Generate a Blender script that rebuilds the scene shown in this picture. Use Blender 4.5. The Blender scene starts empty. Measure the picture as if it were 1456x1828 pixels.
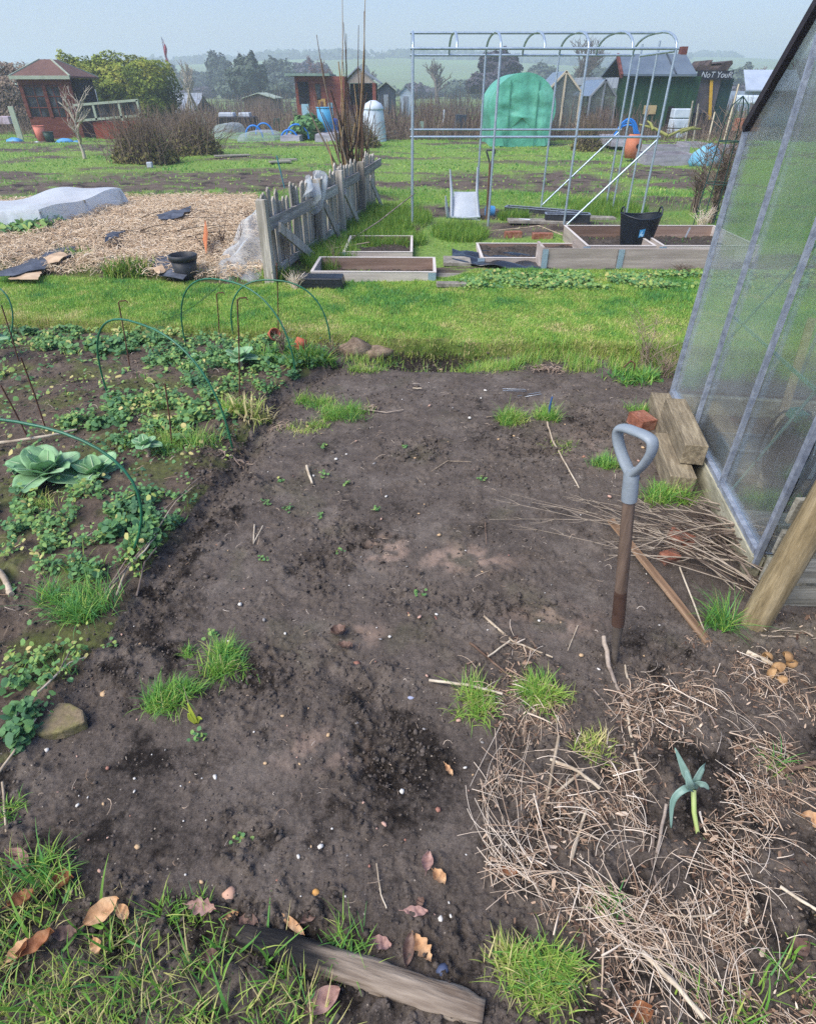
import bpy, math, random
import numpy as np
from mathutils import Vector, Matrix, Euler
R = math.radians
rng = np.random.default_rng(7)
random.seed(5)
SC = bpy.context.scene
COL = SC.collection
# ---------------------------------------------------------------- camera
F, CX, CY, PITCH, CH = 1050.0, 728.0, 914.0, R(35.7), 1.5
SP, CP = math.sin(PITCH), math.cos(PITCH)
cam_d = bpy.data.cameras.new('camera')
cam = bpy.data.objects.new('camera', cam_d); COL.objects.link(cam)
cam.location = (0, 0, CH)
cam.rotation_euler = (R(90) - PITCH, 0, 0)
cam_d.sensor_fit = 'VERTICAL'; cam_d.sensor_height = 24.0
cam_d.lens = 24.0 * F / 1828.0
cam_d.clip_end = 3000; cam_d.clip_start = 0.02
SC.camera = cam

def G(px, py, z=0.0):
    u = (CY - py) / F
    d = ((px - CX) / F, CP + u * SP, -SP + u * CP)
    t = (z - CH) / d[2]
    return Vector((d[0] * t, d[1] * t, z))
def zat(py, Y):
    return CH - Y * math.tan(PITCH + math.atan((py - CY) / F))
def xat(px, Y, z):
    return (px - CX) / F * (Y * CP + (CH - z) * SP)
def D(px, py, Y):
    z = zat(py, Y)
    return Vector((xat(px, Y, z), Y, z))
def S(npx, Y, z=0.0):
    return npx / F * (Y * CP + (CH - z) * SP)
def YB(py, z=0.0):
    return (CH - z) / math.tan(PITCH + math.atan((py - CY) / F))

# ---------------------------------------------------------------- noise
def _h(ix, iy, s):
    n = (ix * 374761393 + iy * 668265263 + s * 2147483647) & 0xFFFFFFFF
    n = ((n ^ (n >> 13)) * 1274126177) & 0xFFFFFFFF
    n = n ^ (n >> 16)
    return n
def perlin(x, y, s=0):
    x = np.asarray(x, float); y = np.asarray(y, float)
    xi = np.floor(x).astype(np.int64); yi = np.floor(y).astype(np.int64)
    fx = x - xi; fy = y - yi
    u = fx * fx * fx * (fx * (fx * 6 - 15) + 10); v = fy * fy * fy * (fy * (fy * 6 - 15) + 10)
    def g(a, b, dx, dy):
        an = _h(a, b, s) * (2 * math.pi / 4294967296.0)
        return np.cos(an) * dx + np.sin(an) * dy
    n00 = g(xi, yi, fx, fy); n10 = g(xi + 1, yi, fx - 1, fy)
    n01 = g(xi, yi + 1, fx, fy - 1); n11 = g(xi + 1, yi + 1, fx - 1, fy - 1)
    a = n00 + u * (n10 - n00); b = n01 + u * (n11 - n01)
    return (a + v * (b - a)) * 1.5
def fbm(x, y, f, o=3, s=0):
    r = 0; a = 1.0
    for k in range(o):
        r = r + a * perlin(x * f, y * f, s + k * 17); f *= 2.07; a *= .5
    return r
def cells(x, y, f, s=0):
    """distance to nearest jittered cell point and that cell's random value"""
    x = np.asarray(x, float) * f; y = np.asarray(y, float) * f
    xi = np.floor(x).astype(np.int64); yi = np.floor(y).astype(np.int64)
    best = np.full(x.shape, 9.0); val = np.zeros(x.shape); tl = np.zeros(x.shape)
    for a in (-1, 0, 1):
        for b in (-1, 0, 1):
            h1 = _h(xi + a, yi + b, s) / 4294967296.0; h2 = _h(xi + a, yi + b, s + 91) / 4294967296.0
            h3 = _h(xi + a, yi + b, s + 57) / 4294967296.0
            ex = xi + a + h1 - x; ey = yi + b + h2 - y; d = ex ** 2 + ey ** 2; q = ex * np.cos(h3 * 40) + ey * np.sin(h3 * 40)
            m = d < best; best = np.where(m, d, best); val = np.where(m, h3, val); tl = np.where(m, q, tl)
    return np.sqrt(best), val, tl
def sst(a, b, x):
    t = np.clip((x - a) / (b - a), 0, 1); return t * t * (3 - 2 * t)
def ell(x, y, c, rx, ry, soft=.5):
    d = np.sqrt(((x - c[0]) / rx) ** 2 + ((y - c[1]) / ry) ** 2)
    return 1 - sst(1 - soft, 1 + soft, d)
def inpoly(x, y, poly):
    x = np.asarray(x); y = np.asarray(y); r = np.zeros(x.shape, bool)
    n = len(poly)
    for i in range(n):
        x1, y1 = poly[i][0], poly[i][1]; x2, y2 = poly[(i + 1) % n][0], poly[(i + 1) % n][1]
        if y1 == y2: continue
        c = ((y1 > y) != (y2 > y)) & (x < (x2 - x1) * (y - y1) / (y2 - y1) + x1)
        r ^= c
    return r
def ppoly(pts, z=0.0): return [tuple(G(a, b, z)[:2]) for a, b in pts]

# ---------------------------------------------------------------- materials
def lin(c):
    if isinstance(c, str):
        c = c.lstrip('#'); c = [int(c[i:i + 2], 16) / 255 for i in (0, 2, 4)]
        c = [(v / 12.92 if v <= .04045 else ((v + .055) / 1.055) ** 2.4) for v in c]
    return (c[0], c[1], c[2], 1)
MATS = {}
def M(name, *cols, scale=6, rough=.85, bump=0, bscale=40, metal=0, stretch=(1, 1, 1), attr=None, spec=.3, detail=6, trans=0, bdist=.01, pos=None, objvar=0, coat=0, nrough=.6):
    if name in MATS: return MATS[name]
    m = bpy.data.materials.new(name); m.use_nodes = True; MATS[name] = m
    nt = m.node_tree; N = nt.nodes; L = nt.links
    b = N['Principled BSDF']
    b.inputs['Roughness'].default_value = rough; b.inputs['Metallic'].default_value = metal
    b.inputs['Specular IOR Level'].default_value = spec
    if coat: b.inputs['Coat Weight'].default_value = coat
    tc = N.new('ShaderNodeTexCoord'); mp = N.new('ShaderNodeMapping'); mp.inputs['Scale'].default_value = stretch
    L.new(tc.outputs['Object'], mp.inputs['Vector'])
    if len(cols) == 1:
        b.inputs['Base Color'].default_value = lin(cols[0])
    else:
        rp = N.new('ShaderNodeValToRGB'); e = rp.color_ramp.elements
        k = len(cols)
        lo, hi = (.0, 1.0) if attr else (.3, .7)
        e[0].position = lo; e[0].color = lin(cols[0]); e[1].position = hi; e[1].color = lin(cols[-1])
        for i in range(1, k - 1):
            q = e.new(pos[i] if pos else lo + (hi - lo) * i / (k - 1)); q.color = lin(cols[i])
        if attr:
            a = N.new('ShaderNodeAttribute'); a.attribute_name = attr; src = a.outputs['Fac']
        else:
            n = N.new('ShaderNodeTexNoise'); n.inputs['Scale'].default_value = scale; n.inputs['Detail'].default_value = detail
            n.inputs['Roughness'].default_value = nrough
            L.new(mp.outputs['Vector'], n.inputs['Vector']); src = n.outputs['Fac']
            if objvar:
                oi = N.new('ShaderNodeObjectInfo'); ma = N.new('ShaderNodeMath'); ma.operation = 'MULTIPLY_ADD'
                L.new(oi.outputs['Random'], ma.inputs[0]); ma.inputs[1].default_value = objvar; 
                ad = N.new('ShaderNodeMath'); ad.operation = 'SUBTRACT'; L.new(src, ad.inputs[0]); ad.inputs[1].default_value = objvar / 2
                L.new(ad.outputs[0], ma.inputs[2]); src = ma.outputs[0]
        L.new(src, rp.inputs['Fac']); colout = rp.outputs['Color']
        if not attr and bump:      # fine speckle and streaks over the broad tone
            n3 = N.new('ShaderNodeTexNoise'); n3.inputs['Scale'].default_value = scale * 4.5; n3.inputs['Detail'].default_value = 5; n3.inputs['Roughness'].default_value = .75
            L.new(mp.outputs['Vector'], n3.inputs['Vector']); mr = N.new('ShaderNodeMapRange'); mr.inputs['From Min'].default_value = .3; mr.inputs['From Max'].default_value = .7; kk = min(1, bump * 1.6); mr.inputs['To Min'].default_value = 1 - .38 * kk; mr.inputs['To Max'].default_value = 1 + .3 * kk
            L.new(n3.outputs['Fac'], mr.inputs['Value']); mu = N.new('ShaderNodeVectorMath'); mu.operation = 'SCALE'; L.new(colout, mu.inputs[0]); L.new(mr.outputs[0], mu.inputs['Scale']); colout = mu.outputs[0]
        L.new(colout, b.inputs['Base Color'])
    if bump:
        n2 = N.new('ShaderNodeTexNoise'); n2.inputs['Scale'].default_value = bscale; n2.inputs['Detail'].default_value = 6
        n2.inputs['Roughness'].default_value = .65
        L.new(mp.outputs['Vector'], n2.inputs['Vector'])
        bp = N.new('ShaderNodeBump'); bp.inputs['Strength'].default_value = bump; bp.inputs['Distance'].default_value = bdist
        L.new(n2.outputs['Fac'], bp.inputs['Height']); L.new(bp.outputs['Normal'], b.inputs['Normal'])
    if trans:   # thin leaf / film translucency
        tr = N.new('ShaderNodeBsdfTranslucent'); mx = N.new('ShaderNodeMixShader'); mx.inputs[0].default_value = trans
        out = N['Material Output']
        if len(cols) > 1: L.new(rp.outputs['Color'], tr.inputs['Color'])
        else: tr.inputs['Color'].default_value = lin(cols[0])
        L.new(b.outputs[0], mx.inputs[1]); L.new(tr.outputs[0], mx.inputs[2]); L.new(mx.outputs[0], out.inputs['Surface'])
    return m
def film(name, col, opac, rough=.3, col2=None, scale=4, gloss=.06):
    """clear / cloudy sheet: transparent + diffuse + gloss"""
    m = bpy.data.materials.new(name); m.use_nodes = True; MATS[name] = m
    nt = m.node_tree; N = nt.nodes; L = nt.links; N.remove(N['Principled BSDF'])
    out = N['Material Output']
    tp = N.new('ShaderNodeBsdfTransparent'); tp.inputs['Color'].default_value = (.93, .96, .95, 1)
    df = N.new('ShaderNodeBsdfDiffuse'); df.inputs['Color'].default_value = lin(col)
    tl = N.new('ShaderNodeBsdfTranslucent'); tl.inputs['Color'].default_value = lin(col)
    gl = N.new('ShaderNodeBsdfGlossy'); gl.inputs['Roughness'].default_value = rough; gl.inputs['Color'].default_value = (1, 1, 1, 1)
    a = N.new('ShaderNodeMixShader'); a.inputs[0].default_value = .45; L.new(df.outputs[0], a.inputs[1]); L.new(tl.outputs[0], a.inputs[2])
    tc = N.new('ShaderNodeTexCoord'); n = N.new('ShaderNodeTexNoise'); n.inputs['Scale'].default_value = scale; n.inputs['Detail'].default_value = 8
    L.new(tc.outputs['Object'], n.inputs['Vector'])
    mr = N.new('ShaderNodeMapRange'); mr.inputs['From Min'].default_value = .3; mr.inputs['From Max'].default_value = .7
    mr.inputs['To Min'].default_value = max(0, opac - .12); mr.inputs['To Max'].default_value = min(1, opac + .12)
    L.new(n.outputs['Fac'], mr.inputs['Value'])
    b = N.new('ShaderNodeMixShader'); L.new(mr.outputs[0], b.inputs[0]); L.new(tp.outputs[0], b.inputs[1]); L.new(a.outputs[0], b.inputs[2])
    fr = N.new('ShaderNodeFresnel'); fr.inputs[0].default_value = 1.45
    mm = N.new('ShaderNodeMath'); mm.operation = 'MULTIPLY'; mm.inputs[1].default_value = gloss * 10; L.new(fr.outputs[0], mm.inputs[0])
    mn = N.new('ShaderNodeMath'); mn.operation = 'MINIMUM'; mn.inputs[1].default_value = .5; L.new(mm.outputs[0], mn.inputs[0])
    c = N.new('ShaderNodeMixShader'); L.new(mn.outputs[0], c.inputs[0]); L.new(b.outputs[0], c.inputs[1]); L.new(gl.outputs[0], c.inputs[2])
    L.new(c.outputs[0], out.inputs['Surface'])
    return m
def wood(name, c1, c2, c3, axis=1, bump=.5, rough=.85, objvar=.25, sc=1.0):
    st = [26 * sc, 26 * sc, 26 * sc]; st[axis] = 1.6 * sc
    return M(name, c1, c2, c3, scale=1.0, stretch=tuple(st), rough=rough, bump=bump, bscale=1.6, bdist=.004, objvar=objvar, detail=8)

# ---------------------------------------------------------------- mesh building
def new_obj(name, me, mat=None, parent=None, loc=(0, 0, 0)):
    o = bpy.data.objects.new(name, me); COL.objects.link(o)
    if mat: me.materials.append(mat)
    o.location = loc
    if parent: o.parent = parent
    return o
def wloc(o):
    v = Vector((0, 0, 0))
    while o: v += o.location; o = o.parent
    return v
def tag(o, label=None, cat=None, group=None, kind=None):
    if label: o['label'] = label
    if cat: o['category'] = cat
    if group: o['group'] = group
    if kind: o['kind'] = kind
    return o
def thing(name, label, cat, loc=(0, 0, 0), group=None):
    o = bpy.data.objects.new(name, None); COL.objects.link(o); o.location = loc; o.empty_display_size = .1
    return tag(o, label, cat, group)
def kids(o): return [c for c in bpy.data.objects if c.parent == o]
def copy_tree(o, parent=None, label=None):
    c = o.copy(); COL.objects.link(c)
    if parent: c.parent = parent
    if label: c['label'] = label
    for ch in kids(o): copy_tree(ch, c)
    return c
def np_mesh(name, v, faces_flat, fsize, attrs=None, smooth=True):
    """v (N,3); faces_flat flat int array of constant size fsize"""
    me = bpy.data.meshes.new(name)
    nf = len(faces_flat) // fsize
    me.vertices.add(len(v)); me.vertices.foreach_set('co', np.ascontiguousarray(v, dtype=np.float32).ravel())
    me.loops.add(nf * fsize); me.loops.foreach_set('vertex_index', np.ascontiguousarray(faces_flat, dtype=np.int32))
    me.polygons.add(nf); me.polygons.foreach_set('loop_start', np.arange(0, nf * fsize, fsize, dtype=np.int32))
    try: me.polygons.foreach_set('loop_total', np.full(nf, fsize, dtype=np.int32))
    except Exception: pass
    if smooth: me.polygons.foreach_set('use_smooth', np.ones(nf, bool))
    me.update(calc_edges=True)
    for k, a in (attrs or {}).items():
        at = me.attributes.new(k, 'FLOAT', 'POINT'); at.data.foreach_set('value', np.ascontiguousarray(a, dtype=np.float32))
    return me
class MB:
    def __init__(s): s.v = []; s.f = []; s.sm = []
    def add(s, vs, fs, smooth=False):
        n = len(s.v); s.v += [tuple(p) for p in vs]; s.f += [tuple(i + n for i in f) for f in fs]; s.sm += [smooth] * len(fs); return s
    def box(s, c, d, rot=(0, 0, 0), taper=1.0):
        m = Euler(rot).to_matrix() if not isinstance(rot, Matrix) else rot
        hx, hy, hz = d[0] / 2, d[1] / 2, d[2] / 2; vs = []
        for z, t in ((-hz, 1), (hz, taper)):
            for x, y in ((-hx, -hy), (hx, -hy), (hx, hy), (-hx, hy)):
                vs.append(Vector(c) + m @ Vector((x * t, y * t, z)))
        return s.add(vs, [(0, 3, 2, 1), (4, 5, 6, 7), (0, 1, 5, 4), (1, 2, 6, 5), (2, 3, 7, 6), (3, 0, 4, 7)])
    def beam(s, a, b, w, h, up=(0, 0, 1), jit=0):
        """board from a to b, w across, h along up"""
        a, b = Vector(a), Vector(b); d = (b - a).normalized(); u = Vector(up); r = d.cross(u)
        if r.length < 1e-4: r = d.cross(Vector((0, 1, 0)))
        r.normalize(); u = r.cross(d).normalized(); vs = []
        for p in (a, b):
            for i, j in ((-1, -1), (1, -1), (1, 1), (-1, 1)):
                q = p + r * (w / 2 * i) + u * (h / 2 * j)
                if jit: q = q + Vector([random.uniform(-jit, jit) for _ in range(3)])
                vs.append(q)
        return s.add(vs, [(0, 1, 2, 3), (7, 6, 5, 4), (0, 4, 5, 1), (1, 5, 6, 2), (2, 6, 7, 3), (3, 7, 4, 0)])
    def tube(s, pts, r, n=8, closed=False, cap=True, squash=1.0):
        pts = [Vector(p) for p in pts]; k = len(pts)
        rs = list(r) if hasattr(r, '__len__') else [r] * k
        vs = []; pu = None
        for i, p in enumerate(pts):
            if closed: d = (pts[(i + 1) % k] - pts[i - 1])
            else: d = pts[min(i + 1, k - 1)] - pts[max(i - 1, 0)]
            if d.length < 1e-9: d = Vector((0, 0, 1))
            d.normalize()
            if pu is None:
                pu = d.orthogonal().normalized()
            else:
                pu = (pu - d * pu.dot(d))
                pu = pu.normalized() if pu.length > 1e-6 else d.orthogonal().normalized()
            w = d.cross(pu)
            for j in range(n):
                an = 2 * math.pi * j / n
                vs.append(p + (pu * math.cos(an) + w * math.sin(an) * squash) * rs[i])
        fs = []
        for i in range(k if closed else k - 1):
            for j in range(n):
                a = i * n + j; b = i * n + (j + 1) % n; c = ((i + 1) % k) * n + (j + 1) % n; d2 = ((i + 1) % k) * n + j
                fs.append((a, b, c, d2))
        s.add(vs, fs, True)
        if cap and not closed:
            s.add(vs[:n][::-1], [tuple(range(n))]); s.add(vs[-n:], [tuple(range(n))])
        return s
    def lathe(s, prof, c=(0, 0, 0), n=20, sx=1, sy=1):
        vs = []; k = len(prof)
        for r, z in prof:
            for j in range(n):
                a = 2 * math.pi * j / n; vs.append((c[0] + r * math.cos(a) * sx, c[1] + r * math.sin(a) * sy, c[2] + z))
        fs = [(i * n + j, i * n + (j + 1) % n, (i + 1) * n + (j + 1) % n, (i + 1) * n + j) for i in range(k - 1) for j in range(n)]
        return s.add(vs, fs, True)
    def slab(s, poly, th, n=(0, 0, 1)):
        """polygon (3D pts) thickened along n"""
        n = Vector(n).normalized() * th; k = len(poly); P = [Vector(p) for p in poly]
        vs = P + [p + n for p in P]
        fs = [tuple(range(k))[::-1], tuple(range(k, 2 * k))] + [(i, (i + 1) % k, k + (i + 1) % k, k + i) for i in range(k)]
        return s.add(vs, fs)
    def grid(s, fn, nu, nv, smooth=True):
        vs = [fn(i / nu, j / nv) for j in range(nv + 1) for i in range(nu + 1)]
        fs = [(j * (nu + 1) + i, j * (nu + 1) + i + 1, (j + 1) * (nu + 1) + i + 1, (j + 1) * (nu + 1) + i) for j in range(nv) for i in range(nu)]
        return s.add(vs, fs, smooth)
    def build(s, name, mat=None, parent=None, origin=None, bevel=0, solid=0, frame=None):
        V = np.array(s.v, float)
        if frame:   # local x runs along the grain
            d = Vector(frame).normalized(); sy = Vector((0, 0, 1)).cross(d)
            sy = sy.normalized() if sy.length > 1e-4 else Vector((0, 1, 0))
            m = Matrix((d, sy, d.cross(sy))).transposed(); c0 = V.mean(0); pw = np.array(wloc(parent)) if parent is not None else np.zeros(3)
            me = bpy.data.meshes.new(name); me.from_pydata([tuple(p) for p in (V - c0) @ np.array(m)], [], s.f)
            me.polygons.foreach_set('use_smooth', s.sm); me.update()
            o = new_obj(name, me, mat, parent, tuple(c0 - pw)); o.rotation_euler = m.to_euler()
            if bevel: b = o.modifiers.new('bevel', 'BEVEL'); b.width = bevel; b.segments = 2; b.limit_method = 'ANGLE'
            return o
        if parent is not None: o0 = np.array(wloc(parent))
        elif origin is not None: o0 = np.array(origin, float)
        else: o0 = np.array([(V[:, 0].min() + V[:, 0].max()) / 2, (V[:, 1].min() + V[:, 1].max()) / 2, V[:, 2].min()])
        me = bpy.data.meshes.new(name); me.from_pydata([tuple(p) for p in (V - o0)], [], s.f)
        me.polygons.foreach_set('use_smooth', s.sm); me.update()
        o = new_obj(name, me, mat, parent, (0, 0, 0) if parent else tuple(o0))
        if bevel:
            b = o.modifiers.new('bevel', 'BEVEL'); b.width = bevel; b.segments = 2; b.limit_method = 'ANGLE'
        if solid:
            b = o.modifiers.new('solid', 'SOLIDIFY'); b.thickness = solid
        return o
def npo(name, V, F_, fs, mat, attrs=None, parent=None, origin=None, smooth=True):
    V = np.asarray(V, float)
    if parent is not None: o0 = np.array(wloc(parent))
    elif origin is not None: o0 = np.array(origin, float)
    else: o0 = np.array([(V[:, 0].min() + V[:, 0].max()) / 2, (V[:, 1].min() + V[:, 1].max()) / 2, V[:, 2].min()])
    me = np_mesh(name, V - o0, F_, fs, attrs, smooth)
    return new_obj(name, me, mat, parent, (0, 0, 0) if parent else tuple(o0))

def blades(p, az, L, W, tilt, bend, tint, seg=3):
    """grass blades. p (N,3)"""
    n = len(p); s = np.linspace(0, 1, seg + 1)[None, :]
    az = np.broadcast_to(az, n)[:, None]; L = np.broadcast_to(L, n)[:, None]; W = np.broadcast_to(W, n)[:, None]
    tilt = np.broadcast_to(tilt, n)[:, None]; bend = np.broadcast_to(bend, n)[:, None]
    th = tilt + bend * s                       # angle from vertical grows along the blade
    ds = L / seg
    hor = np.concatenate([np.zeros((n, 1)), np.cumsum(np.sin((th[:, 1:] + th[:, :-1]) / 2) * ds, 1)], 1)
    ver = np.concatenate([np.zeros((n, 1)), np.cumsum(np.cos((th[:, 1:] + th[:, :-1]) / 2) * ds, 1)], 1)
    cx = p[:, 0:1] + hor * np.cos(az); cy = p[:, 1:2] + hor * np.sin(az); cz = p[:, 2:3] + ver
    tw = rng.uniform(-.7, .7, (n, 1)); wx = -np.sin(az + tw); wy = np.cos(az + tw)
    w = W * .5 * (1 - s ** 1.6) + W * .04
    A = np.stack([cx + wx * w, cy + wy * w, cz], -1); B = np.stack([cx - wx * w, cy - wy * w, cz], -1)
    V = np.stack([A, B], 2).reshape(n, (seg + 1) * 2, 3)
    q = np.array([[2 * i, 2 * i + 1, 2 * i + 3, 2 * i + 2] for i in range(seg)]).ravel()
    Fc = (q[None, :] + (np.arange(n) * (seg + 1) * 2)[:, None]).ravel()
    T = np.repeat(np.broadcast_to(tint, n), (seg + 1) * 2)
    return V.reshape(-1, 3), Fc, T
def strands(paths, rad, tint, sides=3):
    """paths (N,S,3) rad (N,S)"""
    n, S_, _ = paths.shape
    d = np.gradient(paths, axis=1); d /= (np.linalg.norm(d, axis=2, keepdims=True) + 1e-9)
    up = np.zeros_like(d); up[..., 2] = 1.0; near = np.abs(d[..., 2]) > .9; up[near] = (1, 0, 0)
    a = np.cross(d, up); a /= (np.linalg.norm(a, axis=2, keepdims=True) + 1e-9); b = np.cross(d, a)
    rad = np.broadcast_to(rad, (n, S_))
    V = []
    for j in range(sides):
        an = 2 * math.pi * j / sides; V.append(paths + (a * math.cos(an) + b * math.sin(an)) * rad[..., None])
    V = np.stack(V, 2).reshape(-1, 3)
    q = []
    for i in range(S_ - 1):
        for j in range(sides): q += [i * sides + j, i * sides + (j + 1) % sides, (i + 1) * sides + (j + 1) % sides, (i + 1) * sides + j]
    Fc = (np.array(q)[None, :] + (np.arange(n) * S_ * sides)[:, None]).ravel()
    T = np.repeat(np.broadcast_to(tint, n), S_ * sides)
    return V, Fc, T
def leaves(p, nrm, size, tint, asp=1.0, fold=.15, k=6):
    """little polygon leaves, slightly cupped; faces are k triangles fanned as quads avoided: uses tri fan"""
    n = len(p); nrm = nrm / (np.linalg.norm(nrm, axis=1, keepdims=True) + 1e-9)
    t = rng.normal(size=(n, 3)); a = np.cross(nrm, t); a /= (np.linalg.norm(a, axis=1, keepdims=True) + 1e-9); b = np.cross(nrm, a)
    size = np.broadcast_to(size, n)[:, None]
    V = [p + nrm * size * fold * .5]
    for j in range(k):
        an = 2 * math.pi * j / k; rr = 1.0 if j % 2 else .86
        V.append(p + (a * math.cos(an) * asp + b * math.sin(an)) * size * rr - nrm * size * fold * (.5 if j % 2 else -.2))
    V = np.stack(V, 1).reshape(-1, 3)
    q = []
    for j in range(k): q += [0, 1 + j, 1 + (j + 1) % k]
    Fc = (np.array(q)[None, :] + (np.arange(n) * (k + 1))[:, None]).ravel()
    T = np.repeat(np.broadcast_to(tint, n), k + 1)
    return V, Fc, T
def cat(parts):
    V = []; Fc = []; T = []; o = 0
    for v, f, t in parts: V.append(v); Fc.append(f + o); T.append(t); o += len(v)
    return np.concatenate(V), np.concatenate(Fc), np.concatenate(T)

# ---------------------------------------------------------------- terrain
_bp = [G(a, b) for a, b in [(-260, 1560), (0, 1372), (60, 1330), (140, 1232), (215, 1112), (290, 985), (350, 900), (420, 815), (480, 705), (600, 650)]]
BPY = np.array([p.y for p in _bp]); BPX = np.array([p.x for p in _bp])
def bx(y): return np.interp(y, BPY, BPX)                 # x of the edge between dug bed and vegetable bed
_lp = [G(a, b, .03) for a, b in [(-600, 560), (0, 580), (200, 594), (400, 604), (600, 612), (700, 622), (900, 628), (1060, 632), (1230, 640), (1500, 650)]]
LPX = np.array([p.x for p in _lp]); LPY = np.array([p.y for p in _lp])
_kp = [G(a, b, .03) for a, b in [(-500, 490), (0, 500), (250, 512), (430, 520), (620, 512), (800, 506), (850, 490), (1100, 492), (1300, 492), (1700, 490)]]
KPX = np.array([p.x for p in _kp]); KPY = np.array([p.y for p in _kp])
def lawn_front(x): return np.interp(x, LPX, LPY)
def lawn_back(x): return np.interp(x, KPX, KPY)
PITS = [(690, 1320, .09, .13, .030), (650, 1225, .07, .06, .022), (880, 1080, .16, .08, .02), (560, 1010, .10, .10, .018), (620, 965, .12, .08, .015),
        (420, 790, .10, .20, .03), (480, 715, .12, .2, .03), (395, 850, .10, .12, .02), (740, 1065, .10, .05, .015), (740, 800, .12, .1, .012),
        (940, 1340, .07, .06, .02), (560, 1690, .2, .04, .02), (440, 1500, .06, .04, .012), (960, 790, .2, .15, .01), (1060, 760, .15, .2, .015),
        (450, 1200, .14, .10, .012), (230, 1190, .12, .06, -.035), (430, 870, .12, .10, -.025), (300, 1660, .25, .05, .02), (1150, 1180, .12, .08, .015)]
PITW = [(G(a, b), rx, ry, d) for a, b, rx, ry, d in PITS]
MOUND = ppoly([(-300, 380), (230, 360), (460, 360), (480, 500), (400, 518), (230, 508), (-300, 500)])
STRAWPOLY = ppoly([(820, 1190), (905, 1130), (1010, 1200), (1120, 1230), (1215, 1150), (1300, 1090), (1456, 1100), (1700, 1110), (1900, 1900), (1000, 1900), (985, 1730), (880, 1640), (850, 1420), (900, 1330)])
def H(x, y):
    x = np.asarray(x, float); y = np.asarray(y, float)
    x, y = np.broadcast_arrays(x, y)
    h = .012 * fbm(x, y, 1.3, 2, 3)
    lf, lb = lawn_front(x), lawn_back(x) + .03 * perlin(x * 3, y * 0, 4)
    lfw = lf + .05 * perlin(x * 2.3, y * 0, 8) + .03 * perlin(x * 9, y * 0, 12)
    path = sst(lfw - .03, lfw + .05, y) * (1 - .5 * sst(lb - .05, lb + .1, y))
    h = h + .085 * path
    gap = ell(x, y, G(780, 640), .42, .17, .6)           # cut edge below the lawn
    h = h - .07 * gap * (1 - sst(lfw - .03, lfw + .02, y))
    b = bx(y); veg = (1 - sst(-.06, .06, x - b)) * (1 - path)
    h = h + .035 * veg + .02 * veg * fbm(x, y, 3, 2, 31)
    tr = np.exp(-((x - b - .07) / .06) ** 2) * sst(1.3, 2.3, y) * (1 - sst(3.5, 3.8, y))
    h = h - .045 * tr
    for c, rx, ry, d in PITW: h = h - d * ell(x, y, c, rx, ry, .6)
    mm = sst(5.6, 6.1, y) * (1 - sst(-2.0, -1.55, x)) * (1 - sst(9.2, 10.2, y))
    h = h + mm * (.05 + .05 * fbm(x, y, 1.6, 3, 77))
    far = sst(6.5, 9, y)
    h = h + far * (1 - mm) * .03 * fbm(x, y, .8, 3, 41)
    # gently falling land, then the hills on the skyline
    hill = sst(150, 620, y)
    h = h + hill * (14 + 7 * np.sin(x / 260 + 1.0) + 6 * perlin(x / 190, y / 300, 5)) + sst(60, 200, y) * .6 * perlin(x / 60, y / 60, 9)
    return h
def hz(x, y): return float(H(np.array([x]), np.array([y]))[0])
def GG(px, py, dz=0.0):
    """ground point seen at a pixel (follows the relief)"""
    z = 0.0
    for _ in range(6):
        p = G(px, py, z); z = .5 * z + .5 * hz(p.x, p.y)
    p = G(px, py, z); return Vector((p.x, p.y, hz(p.x, p.y) + dz))
def clodmask(x, y):
    m = .35 * sst(.15, .6, fbm(x, y, 2.3, 3, 51))
    wq = .09 * fbm(x, y, 6, 3, 52); wr = .09 * fbm(x, y, 6, 3, 53)
    for c, rx, ry, d in PITW:
        m = np.maximum(m, ell(x + wq, y + wr, c, rx * 1.3, ry * 1.3, .9) * .9)
    edge = np.exp(-((x - bx(y) - .1) / .1) ** 2) * .8
    m = np.maximum(m, edge * (y > 1.2))
    low = sst(.66, .56, y) if False else (1 - sst(.48, .62, y))
    m = np.maximum(m, low * .6)
    m = np.maximum(m, inpoly(x, y, STRAWPOLY) * .55)
    return np.clip(m, 0, 1)
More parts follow.
